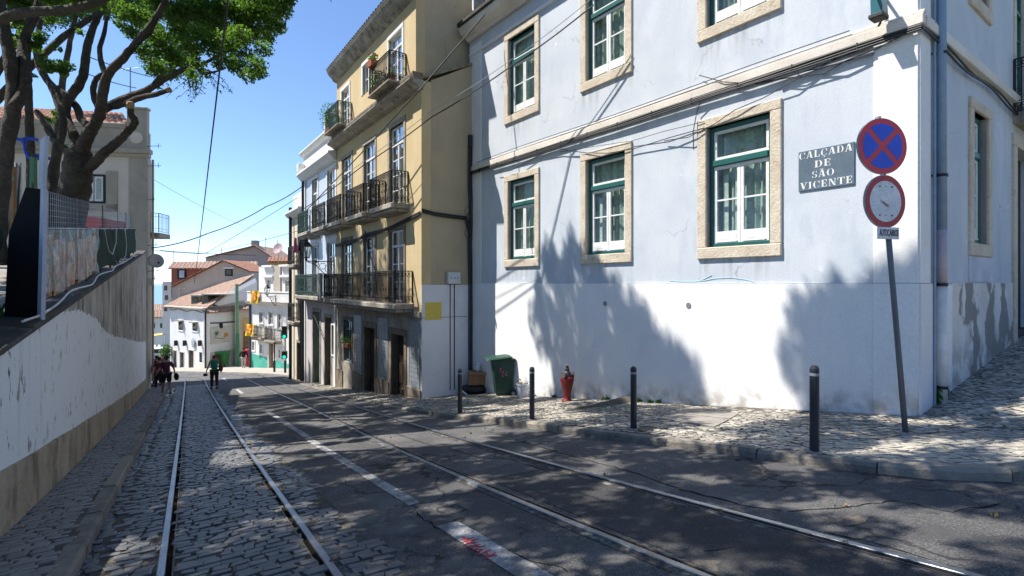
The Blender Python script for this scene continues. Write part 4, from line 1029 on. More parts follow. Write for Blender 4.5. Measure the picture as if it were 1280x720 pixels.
pot_plant(FY, 1.3, .42, 6.17, 'small terracotta pot at the corner of the top right balcony of the yellow house', wd=.2, hh=.2, leaves=40, height=.2, spread=.2)
pot_plant(FY, 7.9, .45, 6.17, 'tall trailing green plant on the top left balcony of the yellow house', wd=.5, leaves=700, height=1.3, spread=.7)
pot_plant(FY, 6.7, .05, -2.55, 'dark potted plant on the sill of the ground floor window of the yellow house', wd=.5, leaves=300, height=.35, spread=.5)

# ------------------------------------------------------------------ white house with blue tiles, next down the street
wh = FY.thing('white_tiled_house', 'white and blue tiled house with green railed balconies and an arched green door', 'house')
A = lambda x, y=300, n=0.0: FY.px(x, y, n)[0]
w1 = (A(419), A(409)); w2 = (A(397), A(390))
fh = [(w1[0], w1[1], 2.42, 5.1), (w2[0], w2[1], 2.42, 5.0), (w1[0], w1[1], -.6, 1.8), (w2[0], w2[1], -.6, 1.8)]
wall_holes(8.46, 14.26, -.9, 5.25, fh, .3, y=-.01).build('wall', BTILE, wh)
gh = [(A(414), A(406.5), -7, -1.5), (A(400), A(391.5), -7, -1.35), (8.75, 9.15, -3.1, -1.8)]
wall_holes(8.46, 14.26, -7, -.901, gh, .3, y=-.004).build('ground_floor_wall', LILAC, wh)
b = MB(); b.box(8.46, 14.3, -.3, .02, 5.252, 6.5); b.build('attic_wall', WHITEW, wh)
b = MB(); b.prism_x([(-.02,5.18),(.14,5.25),(.28,5.42),(.36,5.5),(.36,5.58),(-.02,5.66)], 8.46, 14.4); b.build('cornice', WHITEW, wh)
b = MB(); b.prism_x([(-.02,6.42),(.12,6.5),(.22,6.62),(.22,6.68),(-.02,6.70)], 8.46, 14.4); b.build('cornice', WHITEW, wh)
b = MB(); b.box(13.85, 14.3, .0, .05, -7, 5.2, .01); b.build('pilaster', WHITEW, wh)
b = MB(); b.box(8.47, 14.25, -8, -.301, -7, 6.4); b.build('rear_mass', WHITEW, wh)
roof_sheet(wh, (8.4,-.1,6.72), (14.3,-.1,6.72), (14.3,-4.5,8.2), (8.4,-4.5,8.2), ROOF)
b = MB(); b.box(9.4, 11.2, -2.2, -.25, 6.6, 7.75, .01); d_ = b.build('dormer', REDW, wh)
b = MB(); ringbox(b, 9.42, 11.18, -.25, -.2, 6.7, 7.75, .2); b.build('frame', WHITEF, d_); MB().box(9.62, 10.98, -.23, -.22, 6.9, 7.55).build('pane', DGLASS, d_)
for (a, c_) in (w1, w2):
    french(wh, a, c_, 2.44, 5.0, y=-.01, sur=WHITEW, sw=.16, panes=(2, 2), transom=.74)
    french(wh, a, c_, -.58, 1.78, y=-.01, sur=WHITEW, sw=.16, panes=(2, 2), transom=.74, cur=CURT)
GRIRON = paintm('green_iron', (.02,.075,.06), .5)
for (a, c_, m) in ((w1[0], w1[1], IRON), (w2[0], w2[1], GRIRON)):
    balcony(wh, a-.45, c_+.45, .6, 2.40, .98, STONE, iron=m, pitch=.12)
balcony(wh, 8.8, 13.9, .55, -.60, 1.0, STONE, iron=GRIRON, pitch=.12)
plain_door(wh, A(414), A(406.5), -5.0, -1.52, -.004, WOODD, sur=STONE, sw=.16, rec=.2)
plain_door(wh, A(400), A(391.5), -5.3, -1.37, -.004, GDOOR, sur=STONE, sw=.18, rec=.25)
b = MB(); ringbox(b, 8.72, 9.18, .0, .04, -3.15, -1.75, .06); MB().box(8.76, 9.14, -.1, -.08, -3.1, -1.8).build('pane', DGLASS, wh); b.build('window', WHITEF, wh)
b = MB(); b.box(8.5, 8.72, .0, .06, -7, -.92, .01); b.build('pilaster', WHITEW, wh)
b = MB(); b.tube([(14.1, .1, -6), (14.1, .1, 5.2)], .06, 8); b.tube([(9.5, .1, -5), (9.9, .12, -2.6), (11.8, .15, -1.4)], .02, 5); b.build('downpipe', CABLE, wh)
b = MB(); b.box(13.9, 14.3, .05, .35, 5.66, 6.1, .02); b.build('air_conditioner', WHITEF, wh)
# sheet drying on the balcony, hanging clothes
t = FY.thing('hanging_sheet', 'pale grey sheet hung over the balcony rail between the two houses', 'sheet')
v = []; f = []; n = 14
for i in range(n+1):
    for k in range(9):
        x = 8.35+.5*i/n; z = .42-1.25*k/8; v.append((x+.05*math.sin(k*.7), .66+.04*math.sin(i*1.4)+.03*k/8, z))
for i in range(n):
    for k in range(8): f.append((i*9+k, (i+1)*9+k, (i+1)*9+k+1, i*9+k+1))
b = MB(); b.add(v, f); o = b.build('cloth', cloth('grey_sheet', (.36,.36,.34)), t, smooth=True)
md = o.modifiers.new('thickness', 'SOLIDIFY'); md.thickness = .012

# street lanterns on wall brackets
def lantern(name_label, base, tip, scale=1.0):
    base = Vector(base); tip = Vector(tip); d = tip-base; d.z = 0; L = d.length; ang = math.atan2(d.y, d.x)
    t = thing('street_lantern', name_label, 'street lamp', base, ang, 'old street lanterns on wall brackets')
    b = MB(); b.tube([(0, 0, 0), (L, 0, 0)], .022*scale, 6); b.tube([(0, 0, -.75*scale), (0, 0, .1)], .025*scale, 6)
    b.tube([(0.02, 0, -.72*scale), (L*.18, 0, -.70*scale), (L*.45, 0, -.42*scale), (L*.7, 0, -.12*scale), (L*.95, 0, -.03)], .018*scale, 6)
    for (cx, cz, r_) in ((.16*L, -.30*scale, .2*scale), (.42*L, -.2*scale, .13*scale), (.62*L, -.1*scale, .07*scale), (.16*L, -.3*scale, .1*scale)): b.ring((cx, 0, cz), r_, .012*scale, 'y', 14, 4)
    b.build('bracket', IRON, t)
    s = scale; b = MB(); b.lathe([(.03,.0),(.06,.04),(.04,.10),(.14,.13),(.15,.15)], (L, 0, 0), 6); b.lathe([(.24,.60),(.25,.62),(.16,.72),(.17,.75),(.08,.82),(.09,.88),(.03,.93),(.01,.99)], (L, 0, 0), 6)
    for k in range(6):
        q_ = 2*math.pi*k/6; b.tube([(L+.14*math.cos(q_), .14*math.sin(q_), .14), (L+.235*math.cos(q_), .235*math.sin(q_), .61)], .012, 4)
    b.ring((L, 0, .6), .0, .0); b.build('lamp_frame', IRON, t)
    b = MB(); b.lathe([(.13,.15),(.225,.6)], (L, 0, 0), 6); b.build('glass', GLASSB, t)
    b = MB(); b.lathe([(.03,.15),(.05,.3),(.05,.4),(.02,.46)], (L, 0, 0), 8); b.build('bulb', WHITEF, t)
    return t
lantern('black iron lantern on a scrolled bracket from the white tiled house', FY.world(8.72, .03, .92), FY.world(8.72, 1.18, .92))

# narrow cream house beyond
nh = FY.thing('narrow_house', 'narrow cream house with white cornice past the white tiled house', 'house')
nholes = [(14.9, 15.8, 1.0, 3.0), (14.9, 15.8, -2.0, .2), (15.0, 16.0, -7, -3.2)]
wall_holes(14.27, 17.4, -7.5, 3.6, nholes, .3, y=-.05).build('wall', CREAM, nh)
b = MB(); b.box(14.3, 17.4, -6, -.36, -7, 4.7); b.build('rear_mass', CREAM, nh)
b = MB(); b.prism_x([(-.06,3.55),(.2,3.7),(.3,3.85),(.3,3.95),(-.06,3.95)], 14.27, 17.5); b.build('cornice', WHITEW, nh)
b = MB(); b.box(14.5, 17.3, -.35, -.1, 3.955, 4.9, .02); b.build('parapet', WHITEW, nh)
french(nh, 14.9, 15.8, 1.0, 3.0, y=-.05, sur=STONE, sw=.14, panes=(2, 2)); french(nh, 14.9, 15.8, -2.0, .2, y=-.05, sur=STONE, sw=.14, panes=(2, 2))
plain_door(nh, 15.0, 16.0, -6.3, -3.2, -.05, WOODL, sur=STONE, sw=.15)
balcony(nh, 14.6, 16.1, .5, .98, .95, STONE, pitch=.14, y=-.05); balcony(nh, 14.6, 16.1, .5, -2.02, .95, STONE, pitch=.14, y=-.05)
b = MB(); b.tube([(16.9, .12, -6.8), (16.9, .12, 4.2)], .085, 8); b.build('downpipe', CABLE, nh); b = MB(); b.tube([(14.4, .12, -6), (14.4, .12, 3.6)], .05, 8); b.build('downpipe', IRON, nh)

# ------------------------------------------------------------------ house with the sea green base across the bend
FG = Fr(-16.15, 39.0, -5.55, 4.3)
gh_ = FG.thing('green_base_house', 'white house with sea green painted base, ochre top corner and yellow banners on its balconies', 'house')
def gp(x, y, n=0.0): return FG.px(x, y, n)
def grect(x0, x1, y0, y1):
    a1, z1 = gp(x0, y0); a0, z0 = gp(x1, y1); return (a0, a1, z0, z1)
def win_rects(parent, fr, rects, fm=None, sur=None, mat_p=None, name='window', y=0.0):
    for r in rects:
        x0, x1, z0, z1 = r
        b = MB(); ringbox(b, x0, x1, y-.12, y-.06, z0, z1, .07); b.box((x0+x1)/2-.03, (x0+x1)/2+.03, y-.115, y-.065, z0+.07, z1-.07); b.box(x0+.07, x1-.07, y-.11, y-.07, (z0+z1)/2-.02, (z0+z1)/2+.02)
        wn_ = b.build(name, fm or WHITEF, parent); MB().box(x0+.05, x1-.05, y-.105, y-.095, z0+.05, z1-.05).build('pane', mat_p or DGLASS, wn_)
        if sur: surround(parent, None, x0, x1, z0, z1, .12, sur, proud=y+.04, depth=.2-y)
gw_up = [grect(324,329,349,362), grect(347,352.5,350,366)]
gw_mid = [grect(324.5,329,390,404), grect(336,341.5,390,406), grect(347,352.5,392,411), grect(361,366,392,410)]
gw_low = [grect(315.5,318.5,427,438), grect(325,328.2,430,441), grect(348.5,351,437,447), grect(361.8,364.5,439,451)]
gd = [grect(336,342,429,461)]
W_G = gp(313, 400)[0]
wall_holes(0, W_G, -9, -1.55, gw_mid+gw_low+gd, .3).build('wall', CREAM if False else WHITEW, gh_)
wall_holes(1.3, W_G-.2, -1.55, 1.35, gw_up, .3, y=-.6).build('upper_wall', WHITEW, gh_)
a0_, a1_ = gp(371.5, 350)[0], gp(359, 350)[0]
b = MB(); b.box(0, 1.295, -4, -.58, -1.55, 1.5); b.build('ochre_block', OCHRE, gh_)
b = MB(); b.box(.1, W_G-.3, -6, -.92, -9, 1.3); b.build('rear_mass', WHITEW, gh_)
roof_sheet(gh_, (-.1,-.5,1.52), (1.4,-.5,1.52), (1.4,-4,2.2), (-.1,-4,2.2), ROOF)
b = MB()
pa, pb, pc_, pd = [gp(x, 340)[0] for x in (358, 342.5, 334, 321)]
for (x0, x1) in ((pa, pb), (pc_, pd)): b.box(x0, x1, -.6, -.35, 1.28, 1.45, .02); b.box(x0, x1, -.6, -.40, .45, .62, .02)
b.build('cornice', WHITEW, gh_)
b = MB(); b.box(pb, pc_, -.6, -.5, -1.5, 1.4, .01); b.build('pilaster', BEIGE, gh_)
b = MB(); b.prism_x([(-.6,-1.75),(.1,-1.75),(.35,-1.6),(.42,-1.45),(-.6,-1.45)], -.1, W_G+.15); b.build('terrace_cornice', BAND, gh_)
b = MB(); b.box(0, W_G, .12, .28, -1.448, -.75, .02); b.box(-.02, W_G+.02, .08, .32, -.748, -.66, .02); b.build('terrace_parapet', WHITEW, gh_)
win_rects(gh_, FG, gw_up, y=-.6); win_rects(gh_, FG, gw_mid, sur=WHITEW); win_rects(gh_, FG, gw_low, sur=WHITEW)
plain_door(gh_, gd[0][0], gd[0][1], gd[0][2], gd[0][3], 0, WOODL, sur=WHITEW, sw=.12)
z1a, z0a = gp(313, 441)[1], gp(368, 457)[1]; xl = gp(313, 441)[0]; xd0, xd1 = gd[0][0]-.13, gd[0][1]+.13
def zt_(x): return z0a+(z1a-z0a)*x/xl
b = MB()
for (x0, x1) in ((.15, xd0), (xd1, xl)): b.prism([(x0,-9),(x1,-9),(x1,zt_(x1)),(x0,zt_(x0))], .0, .022)
b.build('painted_base', SEAG, gh_)
balcony(gh_, gp(352, 420)[0], gp(338.5, 420)[0], .55, gp(345, 425)[1], .95, STONE, iron=WOODD, pitch=.08); balcony(gh_, gp(334, 420)[0], gp(321, 420)[0], .5, gp(327, 421)[1], .9, STONE, pitch=.1)
b = MB(); b.tube([(W_G-.08, .08, -9), (W_G-.08, .08, -1.7)], .09, 8); b.tube([(.05, .08, -9), (.05, .08, -1.7)], .09, 8); b.build('downpipe', paintm('slate_blue_pipe', (.06,.08,.14), .5), gh_)
lantern('small black lantern on the parapet wall of the sea green based house', FG.world(gp(349, 372)[0], .29, -1.0), FG.world(gp(349, 372)[0], .95, -1.0))
def banner(a0, a1, z0, z1, n, label):
    t = FG.thing('banner', label, 'banner', 'yellow banners on the green based house'); v = []; f = []; m = 8
    for i in range(m+1):
        for k in range(m+1): v.append((a0+(a1-a0)*i/m, n+.06*math.sin(i*1.1+k*.5), z0+(z1-z0)*k/m))
    for i in range(m):
        for k in range(m): f.append((i*(m+1)+k, (i+1)*(m+1)+k, (i+1)*(m+1)+k+1, i*(m+1)+k+1))
    o = MB().add(v, f).build('cloth', YBAN, t); o.modifiers.new('thickness', 'SOLIDIFY').thickness = .01
    v2 = [(a0+(a1-a0)*.22, n+.09, z0+(z1-z0)*.25), (a0+(a1-a0)*.8, n+.09, z0+(z1-z0)*.25), (a0+(a1-a0)*.8, n+.09, z0+(z1-z0)*.85), (a0+(a1-a0)*.22, n+.09, z0+(z1-z0)*.85)]
    v2 += [(x, y-.015, z) for x, y, z in v2]
    MB().add(v2, [(0,1,2,3), (7,6,5,4), (0,4,5,1), (1,5,6,2), (2,6,7,3), (3,7,4,0)]).build('print', PRINT, t)
r_ = grect(319.5, 330, 363.5, 379); banner(r_[0], r_[1], r_[2], r_[3], .42, 'yellow banner with orange and green print hung over the upper terrace parapet')
r_ = grect(317, 327.5, 404, 420); banner(r_[0], r_[1], r_[2], r_[3], .66, 'yellow banner with red print hung on the lower left balcony')
# ------------------------------------------------------------------ white corner house and the roofs behind it
cx = W(258, 461, 45.0); cl = W(212.5, 461, 49.5)
FW = Fr(cx.x, cx.y, cl.x-cx.x, cl.y-cx.y)
wc = FW.thing('white_corner_house', 'white two storey house with dark shutters at the bend of the street', 'house')
def wp(x, y, n=0.0): return FW.px(x, y, n)
def wrect(x0, x1, y0, y1): a1, z1 = wp(x0, y0); a0, z0 = wp(x1, y1); return (a0, a1, z0, z1)
ww_ = [wrect(223.5,229,401,413), wrect(241,247,403,414), wrect(249.5,253,440,453.5)]
wd_ = [wrect(217,220.5,438,462), wrect(225,230,440,462), wrect(236,242,437.5,462)]
WW = wp(212.5, 420)[0]; ZE = wp(236, 386)[1]
wall_holes(0, WW, -9, ZE, ww_+wd_, .3).build('wall', WHITEW, wc)
win_rects(wc, FW, ww_, fm=IRON, sur=WHITEW)
b = MB()
for r in ww_[:2]: b.prism_x([(.02,r[2]+.1),(.34,r[2]+.3),(.34,r[2]+.34),(.02,r[3])], r[0]-.06, r[0]-.02); b.box(r[0]-.1, r[1]+.1, .0, .3, r[3]-.02, r[3]+.1, .01)
b.build('shutter', STONE, wc)
for r in wd_: plain_door(wc, r[0], r[1], -8.2, r[3], 0, WOODD, sur=BAND, sw=.1, rec=.12)
b = MB(); b.box(-.0, WW, .0, .03, -9, wp(258, 452)[1], .01); 
b = MB(); b.box(.0, 1.15, .0, .05, -9, wp(250, 453.8)[1], .01); b.build('base_course', CREAM, wc)
b = MB(); b.prism_x([(-.02,ZE-.1),(.25,ZE),(.42,ZE+.12),(.42,ZE+.2),(-.02,ZE+.2)], -.2, WW+.3); b.build('eave', BAND, wc)
b = MB(); pts = [(a, .06, ZE-.15-.1*math.sin(a*2)) for a in lin(0, WW, 9)]; b.tube(pts, .03, 5); b.tube([(.02, .06, -9), (.02, .06, ZE-.2), (-.3, .1, ZE+.1)], .07, 8); b.build('downpipe', IRON, wc)
o_ = W(229, 430, 0)
b = MB(); zz = wp(243, 428)[1]; b.ball(((wp(243, 428)[0]), .12, zz), (.36, .05, .45), 12, 8); b.build('oval_sign', mt('pale_blue_sign', (.50,.58,.66), .5), wc)
b = MB()
for xq in (222, 233, 252): a, z = wp(xq, 428); MB().box(a-.06, a+.06, .02, .3, z-.3, z+.2, .02).build('small_lamp', IRON, wc)
# right wing of the corner house, facing the camera
rr = W(297.5, 457, 48.5); FW2 = Fr(rr.x, rr.y, cx.x-rr.x, cx.y-rr.y)
wing = FW2.thing('white_house_wing', 'white wing wall with a mural panel and tiled eave beside the green bin', 'house')
WL = math.hypot(cx.x-rr.x, cx.y-rr.y); ze2 = FW2.px(280, 389)[1]
b = MB(); b.box(.0, WL-.02, -.3, .0, -9, ze2); b.build('wall', WHITEW, wing)
b = MB(); b.box(.0, WL-.03, .0, .02, -9, FW2.px(280, 438)[1]); b.build('grey_base', mt('pale_grey_base', (.55,.55,.54), .9), wing)
def w2rect(x0, x1, y0, y1): a1, z1 = FW2.px(x0, y0); a0, z0 = FW2.px(x1, y1); return (a0, a1, z0, z1)
r = w2rect(263, 287, 409, 427); b = MB(); b.box(r[0], r[1], .0, .05, r[2], r[3], .01); mp_ = b.build('mural_panel', mt('mural_cream', (.66,.62,.54), .8, (.58,.53,.45), vs=2), wing)
b = MB(); mx_, mz_ = (r[0]+r[1])/2, (r[2]+r[3])/2; wq = r[1]-r[0]
for k in range(7):
    q_ = k*.9; b.tube([(r[1]-wq*.28, .056, mz_+.1), (r[1]-wq*.28+.32*math.cos(q_), .058, mz_+.18+.22*math.sin(q_))], .06, 5, squash=.3)
b.build('green_motif', mt('mural_green', (.03,.26,.12), .8), mp_)
b = MB(); b.prism([(r[0]+wq*.08, mz_-.2), (r[0]+wq*.34, mz_-.28), (r[0]+wq*.32, mz_+.1), (r[0]+wq*.14, mz_+.15)], .052, .056); b.build('orange_motif', mt('mural_orange', (.6,.34,.1), .8), mp_)
b = MB(); b.tube([(r[0]+wq*.3, .055, mz_-.4), (mx_, .055, mz_-.35), (r[1]-wq*.2, .055, mz_-.2), (r[1]-wq*.3, .055, mz_+.05)], .03, 4); b.build('scribble', mt('mural_grey', (.25,.22,.2), .8), mp_)
win_rects(wing, FW2, [w2rect(274, 277.5, 404, 410)], fm=IRON, y=.16)
roof_sheet(wing, (-.4,.35,ze2-.02), (WL+.2,.35,ze2-.02), (WL+.2,-.4,ze2+.32), (-.4,-.4,ze2+.32), ROOFP, pitch=.3, name='tiled_eave', amp=.08)
b = MB(); b.tube([FW2.px(262, 404)[0] and (FW2.px(262, 404)[0], .05, FW2.px(262, 404)[1]), (FW2.px(275, 402)[0], .05, FW2.px(275, 403.5)[1]), (FW2.px(294, 402)[0], .05, FW2.px(294, 402)[1])], .05, 5); b.build('cable', CABLE, wing)
# tall white gable between wing and green based house, red roof pitching left
def world_poly(name, pts, mat, parent, thick=.4):
    P = [W(*p) for p in pts]; n = len(P); nrm = (P[1]-P[0]).cross(P[2]-P[0]).normalized()
    if nrm.y > 0: nrm = -nrm
    Q = [p-nrm*thick for p in P]
    return MB().add(P+Q, [tuple(range(n)), tuple(range(2*n-1, n-1, -1))]+[(i, i+n, (i+1) % n+n, (i+1) % n) for i in range(n)]).build(name, mat, parent)
rf = thing('red_roofed_house', 'low house with a red tiled pitched roof and two dormers above the white corner house', 'house', W(260, 400, 50))
def inv(parent):            # child meshes given in world coordinates
    for ch in parent.children: ch.matrix_parent_inverse = Matrix.Translation(-Vector(parent.location))
roof_sheet(rf, W(203,384,49.3), W(257,386,45), W(318,343,51), W(236,366,54.5), ROOFP, pitch=.3, name='roof', amp=.06)
world_poly('gable_wall', [(258,385,46),(300,385,49.5),(321,372,49.5),(321,352,49.5)], WHITEW, rf)
for (x0, x1, y0, y1, Z) in ((239,250.5,370,382.5,47.4), (252,283,368.5,383.5,46.4)):
    p = [W(x0,y1,Z), W(x1,y1,Z), W(x1,y0,Z), W(x0,y0,Z)]
    b = MB(); q_ = [v_+Vector((0,2.2,0)) for v_ in p]
    if x1-x0 > 15: p = [W(x0,y1,Z), W(x1-13,y1-1,Z), W(x1-8,y1-6,Z+1.2), W(x1,y0,Z+2.6), W(x0,y0,Z)]; q_ = [v_+Vector((0,2.2,0)) for v_ in p]
    n = len(p); b.add(p+q_, [tuple(range(n)), tuple(range(2*n-1, n-1, -1))]+[(i, i+n, (i+1) % n+n, (i+1) % n) for i in range(n)])
    dm = b.build('dormer', mt('mossy_render', (.20,.21,.13), .95, (.12,.11,.08), vs=1), rf)
    b = MB(); b.add([W(x0-.6,y0+.2,Z-.2), W(x1+.4,y0+.2,Z-.2), W(x1+.4,y0-1.6,Z-.2), W(x0-.6,y0-1.6,Z-.2)]+[v_+Vector((0,2.4,0)) for v_ in (W(x0-.6,y0+.2,Z-.2), W(x1+.4,y0+.2,Z-.2), W(x1+.4,y0-1.6,Z-.2), W(x0-.6,y0-1.6,Z-.2))], [(0,1,2,3), (7,6,5,4), (0,4,5,1), (1,5,6,2), (2,6,7,3), (3,7,4,0)]); b.build('dormer_roof', BAND, rf)
    b = MB(); b.add([W(x0+2.4,y1-.6,Z-.06), W(x0+7.8,y1-.6,Z-.06), W(x0+7.8,y0+1.6,Z-.06), W(x0+2.4,y0+1.6,Z-.06)]+[W(x0+2.4,y1-.6,Z+.05), W(x0+7.8,y1-.6,Z+.05), W(x0+7.8,y0+1.6,Z+.05), W(x0+2.4,y0+1.6,Z+.05)], [(0,1,2,3), (0,4,5,1), (1,5,6,2), (2,6,7,3), (3,7,4,0)]); b.build('dormer_window', DGLASS, rf)
inv(rf)
gb = thing('beige_gable_house', 'plain beige gable wall with one small dark window behind the red roof', 'house', W(280, 360, 53))
world_poly('wall', [(215,384,53),(314,384,53),(314,340.5,53),(280,326.5,53),(215,359.5,53)], BEIGE, gb, 3)
p0, p1, p2 = W(215,359.5,53), W(280,326.5,53), W(314.5,340.5,53); d5 = Vector((0,5,0)); up = Vector((0,0,.1))
roof_sheet(gb, p0-d5*.05+up, p0+d5+up, p1+d5+up, p1-d5*.05+up, ROOF, pitch=.3); roof_sheet(gb, p2+d5+up, p2-d5*.05+up, p1-d5*.05+up, p1+d5+up, ROOF, pitch=.3)
P = [W(281,345,52.94), W(290.5,345,52.94), W(290.5,336,52.94), W(281,336,52.94)]; b = MB(); b.add(P+[v_+Vector((0,.1,0)) for v_ in P], [(0,1,2,3), (0,4,5,1), (1,5,6,2), (2,6,7,3), (3,7,4,0)]); wn_ = b.build('window', IRON, gb)
P = [W(282.5,343.6,52.88), W(289,343.6,52.88), W(289,337.4,52.88), W(282.5,337.4,52.88)]; MB().add(P+[v_+Vector((0,.1,0)) for v_ in P], [(0,1,2,3), (0,4,5,1), (1,5,6,2), (2,6,7,3), (3,7,4,0)]).build('pane', DGLASS, wn_)
P = [W(279,336,52.5), W(291.5,336,52.5), W(291.5,334,52.5), W(279,334,52.5)]; MB().add(P+[v_+Vector((0,.6,0)) for v_ in P], [(0,1,2,3), (7,6,5,4), (0,4,5,1), (1,5,6,2), (2,6,7,3), (3,7,4,0)]).build('window_hood', BAND, gb)
b = MB(); b.tube([W(224,375,52.9), W(224,360,52.9), W(232,360,52.9)], .05, 5); b.build('wall_pipe', BAND, gb)
inv(gb)
rw = thing('red_brick_house', 'brick red house with pale tiled roof and black framed window, left of the beige gable', 'house', W(235, 350, 58))
world_poly('wall', [(214,372,58),(322,372,58),(322,335,58),(214,335,58)], REDW, rw, 5)
roof_sheet(rw, W(209,335.5,57.5), W(322,335.5,57.5), W(322,327.5,61), W(216,327.5,61), ROOFP, pitch=.42, amp=.1)
P = [W(221.5,349,57.9), W(232.3,349,57.9), W(232.3,336.4,57.9), W(221.5,336.4,57.9)]; wn_ = MB().add(P+[v_+Vector((0,.1,0)) for v_ in P], [(0,1,2,3), (0,4,5,1), (1,5,6,2), (2,6,7,3), (3,7,4,0)]).build('window', IRON, rw)
P = [W(224,347,57.8), W(230,347,57.8), W(230,338,57.8), W(224,338,57.8)]; MB().add(P+[v_+Vector((0,.1,0)) for v_ in P], [(0,1,2,3), (0,4,5,1), (1,5,6,2), (2,6,7,3), (3,7,4,0)]).build('pane', mt('bright_pane', (.55,.6,.7), .2), wn_)
inv(rw)
bg_ = thing('tall_gable_house', 'large beige gabled house with chimney standing highest behind the roofs', 'house', W(310, 330, 66))
world_poly('wall', [(257,345,66),(348,345,66),(348,327,66),(318,307,66),(257,321,66)], BEIGE, bg_, 6)
p0, p1, p2 = W(256,321.5,65.6), W(318,306.6,65.6), W(349,327.6,65.6); d5 = Vector((0,7,0))
roof_sheet(bg_, p0, p0+d5, p1+d5, p1, ROOFP, pitch=.4); roof_sheet(bg_, p2+d5, p2, p1, p1+d5, ROOFP, pitch=.4)
P = [W(314,308,66), W(321,308,66), W(321,300.5,66), W(314,300.5,66)]; MB().add(P+[v_+Vector((0,.7,0)) for v_ in P], [(0,1,2,3), (7,6,5,4), (0,4,5,1), (1,5,6,2), (2,6,7,3), (3,7,4,0)]).build('chimney', STONE, bg_)
inv(bg_)
lo = thing('low_ochre_house', 'ochre strip of house with a red tiled edge behind the green based house', 'house', W(330, 330, 60))
world_poly('wall', [(336,345,60),(372,345,60),(372,326,60),(336,326,60)], OCHRE, lo, 3); roof_sheet(lo, W(334,327,59.6), W(374,327,59.6), W(374,322,62), W(336,322,62), ROOF, pitch=.4, amp=.1); inv(lo)
od = thing('ochre_doorway_house', 'narrow ochre house front with doorway between white wing and green based house', 'house', W(305, 458, 47.5))
world_poly('wall', [(296,462,47.5),(315,462,47.5),(315,386,47.5),(296,386,47.5)], CREAM, od, 3)
world_poly('ochre_panel', [(303,414,47.4),(312,414,47.4),(312,397,47.4),(303,397,47.4)], OCHRE, od, .1)
world_poly('door', [(304,459,47.4),(311.5,459,47.4),(311.5,415,47.4),(304,415,47.4)], WOODL, od, .1)
roof_sheet(od, W(295,386.5,47), W(316,386.5,47), W(316,383,48.5), W(295,383,48.5), ROOFP, pitch=.3, amp=.07); inv(od)
# far slope to the left: roofs and white houses stepping down to the water
def far_house(x0, x1, ytop, ybot, Z, roofm, wallm, label, rooftop=6, wins=()):
    t = thing('far_house', label, 'house', W((x0+x1)/2, ybot, Z))
    world_poly('wall', [(x0,ybot+40,Z),(x1,ybot+40,Z),(x1,ytop,Z),(x0,ytop,Z)], wallm, t, 6)
    if rooftop: roof_sheet(t, W(x0-2,ytop+.5,Z-.4), W(x1+2,ytop+.5,Z-.4), W(x1+1,ytop-rooftop,Z+7), W(x0-1,ytop-rooftop,Z+7), roofm, pitch=.45, amp=.1)
    for (a, c_, d_, e_) in wins:
        P = [W(a,e_,Z-.1), W(c_,e_,Z-.1), W(c_,d_,Z-.1), W(a,d_,Z-.1)]; f_ = MB().add(P+[v_+Vector((0,.15,0)) for v_ in P], [(0,1,2,3), (0,4,5,1), (1,5,6,2), (2,6,7,3), (3,7,4,0)]).build('window', DGLASS, t)
    inv(t); return t
far_house(176, 212, 396, 470, 75, ROOFP, WHITEW, 'white house with pale orange roof far down the street on the left', 8, [(190,193,404,410), (200,203,404,410)])
far_house(160, 214, 389, 420, 110, ROOFP, CREAM, 'cream house with a pinkish roof stepping down toward the water', 9, [(192,194,394,398)])
far_house(203, 214, 352, 470, 60, ROOFP, WHITEW, 'narrow white building with blue balconies at the left edge of the red brick house', 0, [(205,208,357,363), (206,209,369,375), (205,208,383,389)])
aw = thing('awning', 'yellow and orange awning far down the left side street', 'awning', W(195, 420, 62)); b = MB(); b.add([W(184,421,60), W(207,417.5,60), W(207,416,63), W(184,418.5,63)]+[W(184,421.5,60), W(207,418.2,60), W(207,416.6,63), W(184,419.2,63)], [(0,1,2,3), (7,6,5,4), (0,4,5,1), (1,5,6,2), (2,6,7,3), (3,7,4,0)]); b.build('canopy', mt('awning_yellow', (.80,.50,.12), .8), aw); b = MB(); b.tube([W(186,421,60), W(186,440,60)], .05, 5); b.tube([W(206,418,60), W(206,440,60)], .05, 5); b.build('pole', WHITEF, aw); inv(aw)
cp = thing('checkered_parasol', 'black and white chequered canopy far down the left side street', 'parasol', W(194, 437, 58)); b = MB()
for i in range(6):
    for k in range(3):
        b.cur = (i+k) % 2; x0 = 186+i*2.8; y0 = 431+k*2.6; P = [W(x0,y0+2.6,57), W(x0+2.8,y0+2.6,57), W(x0+3.3,y0,59), W(x0+.5,y0,59)]; b.add(P+[v_-Vector((0,0,.05)) for v_ in P], [(0,1,2,3), (7,6,5,4)])
b.build('canopy', [WHITEF, LETB], cp); b = MB(); b.tube([W(195,435,58), W(195,452,58)], .04, 5); b.build('pole', IRON, cp); inv(cp)

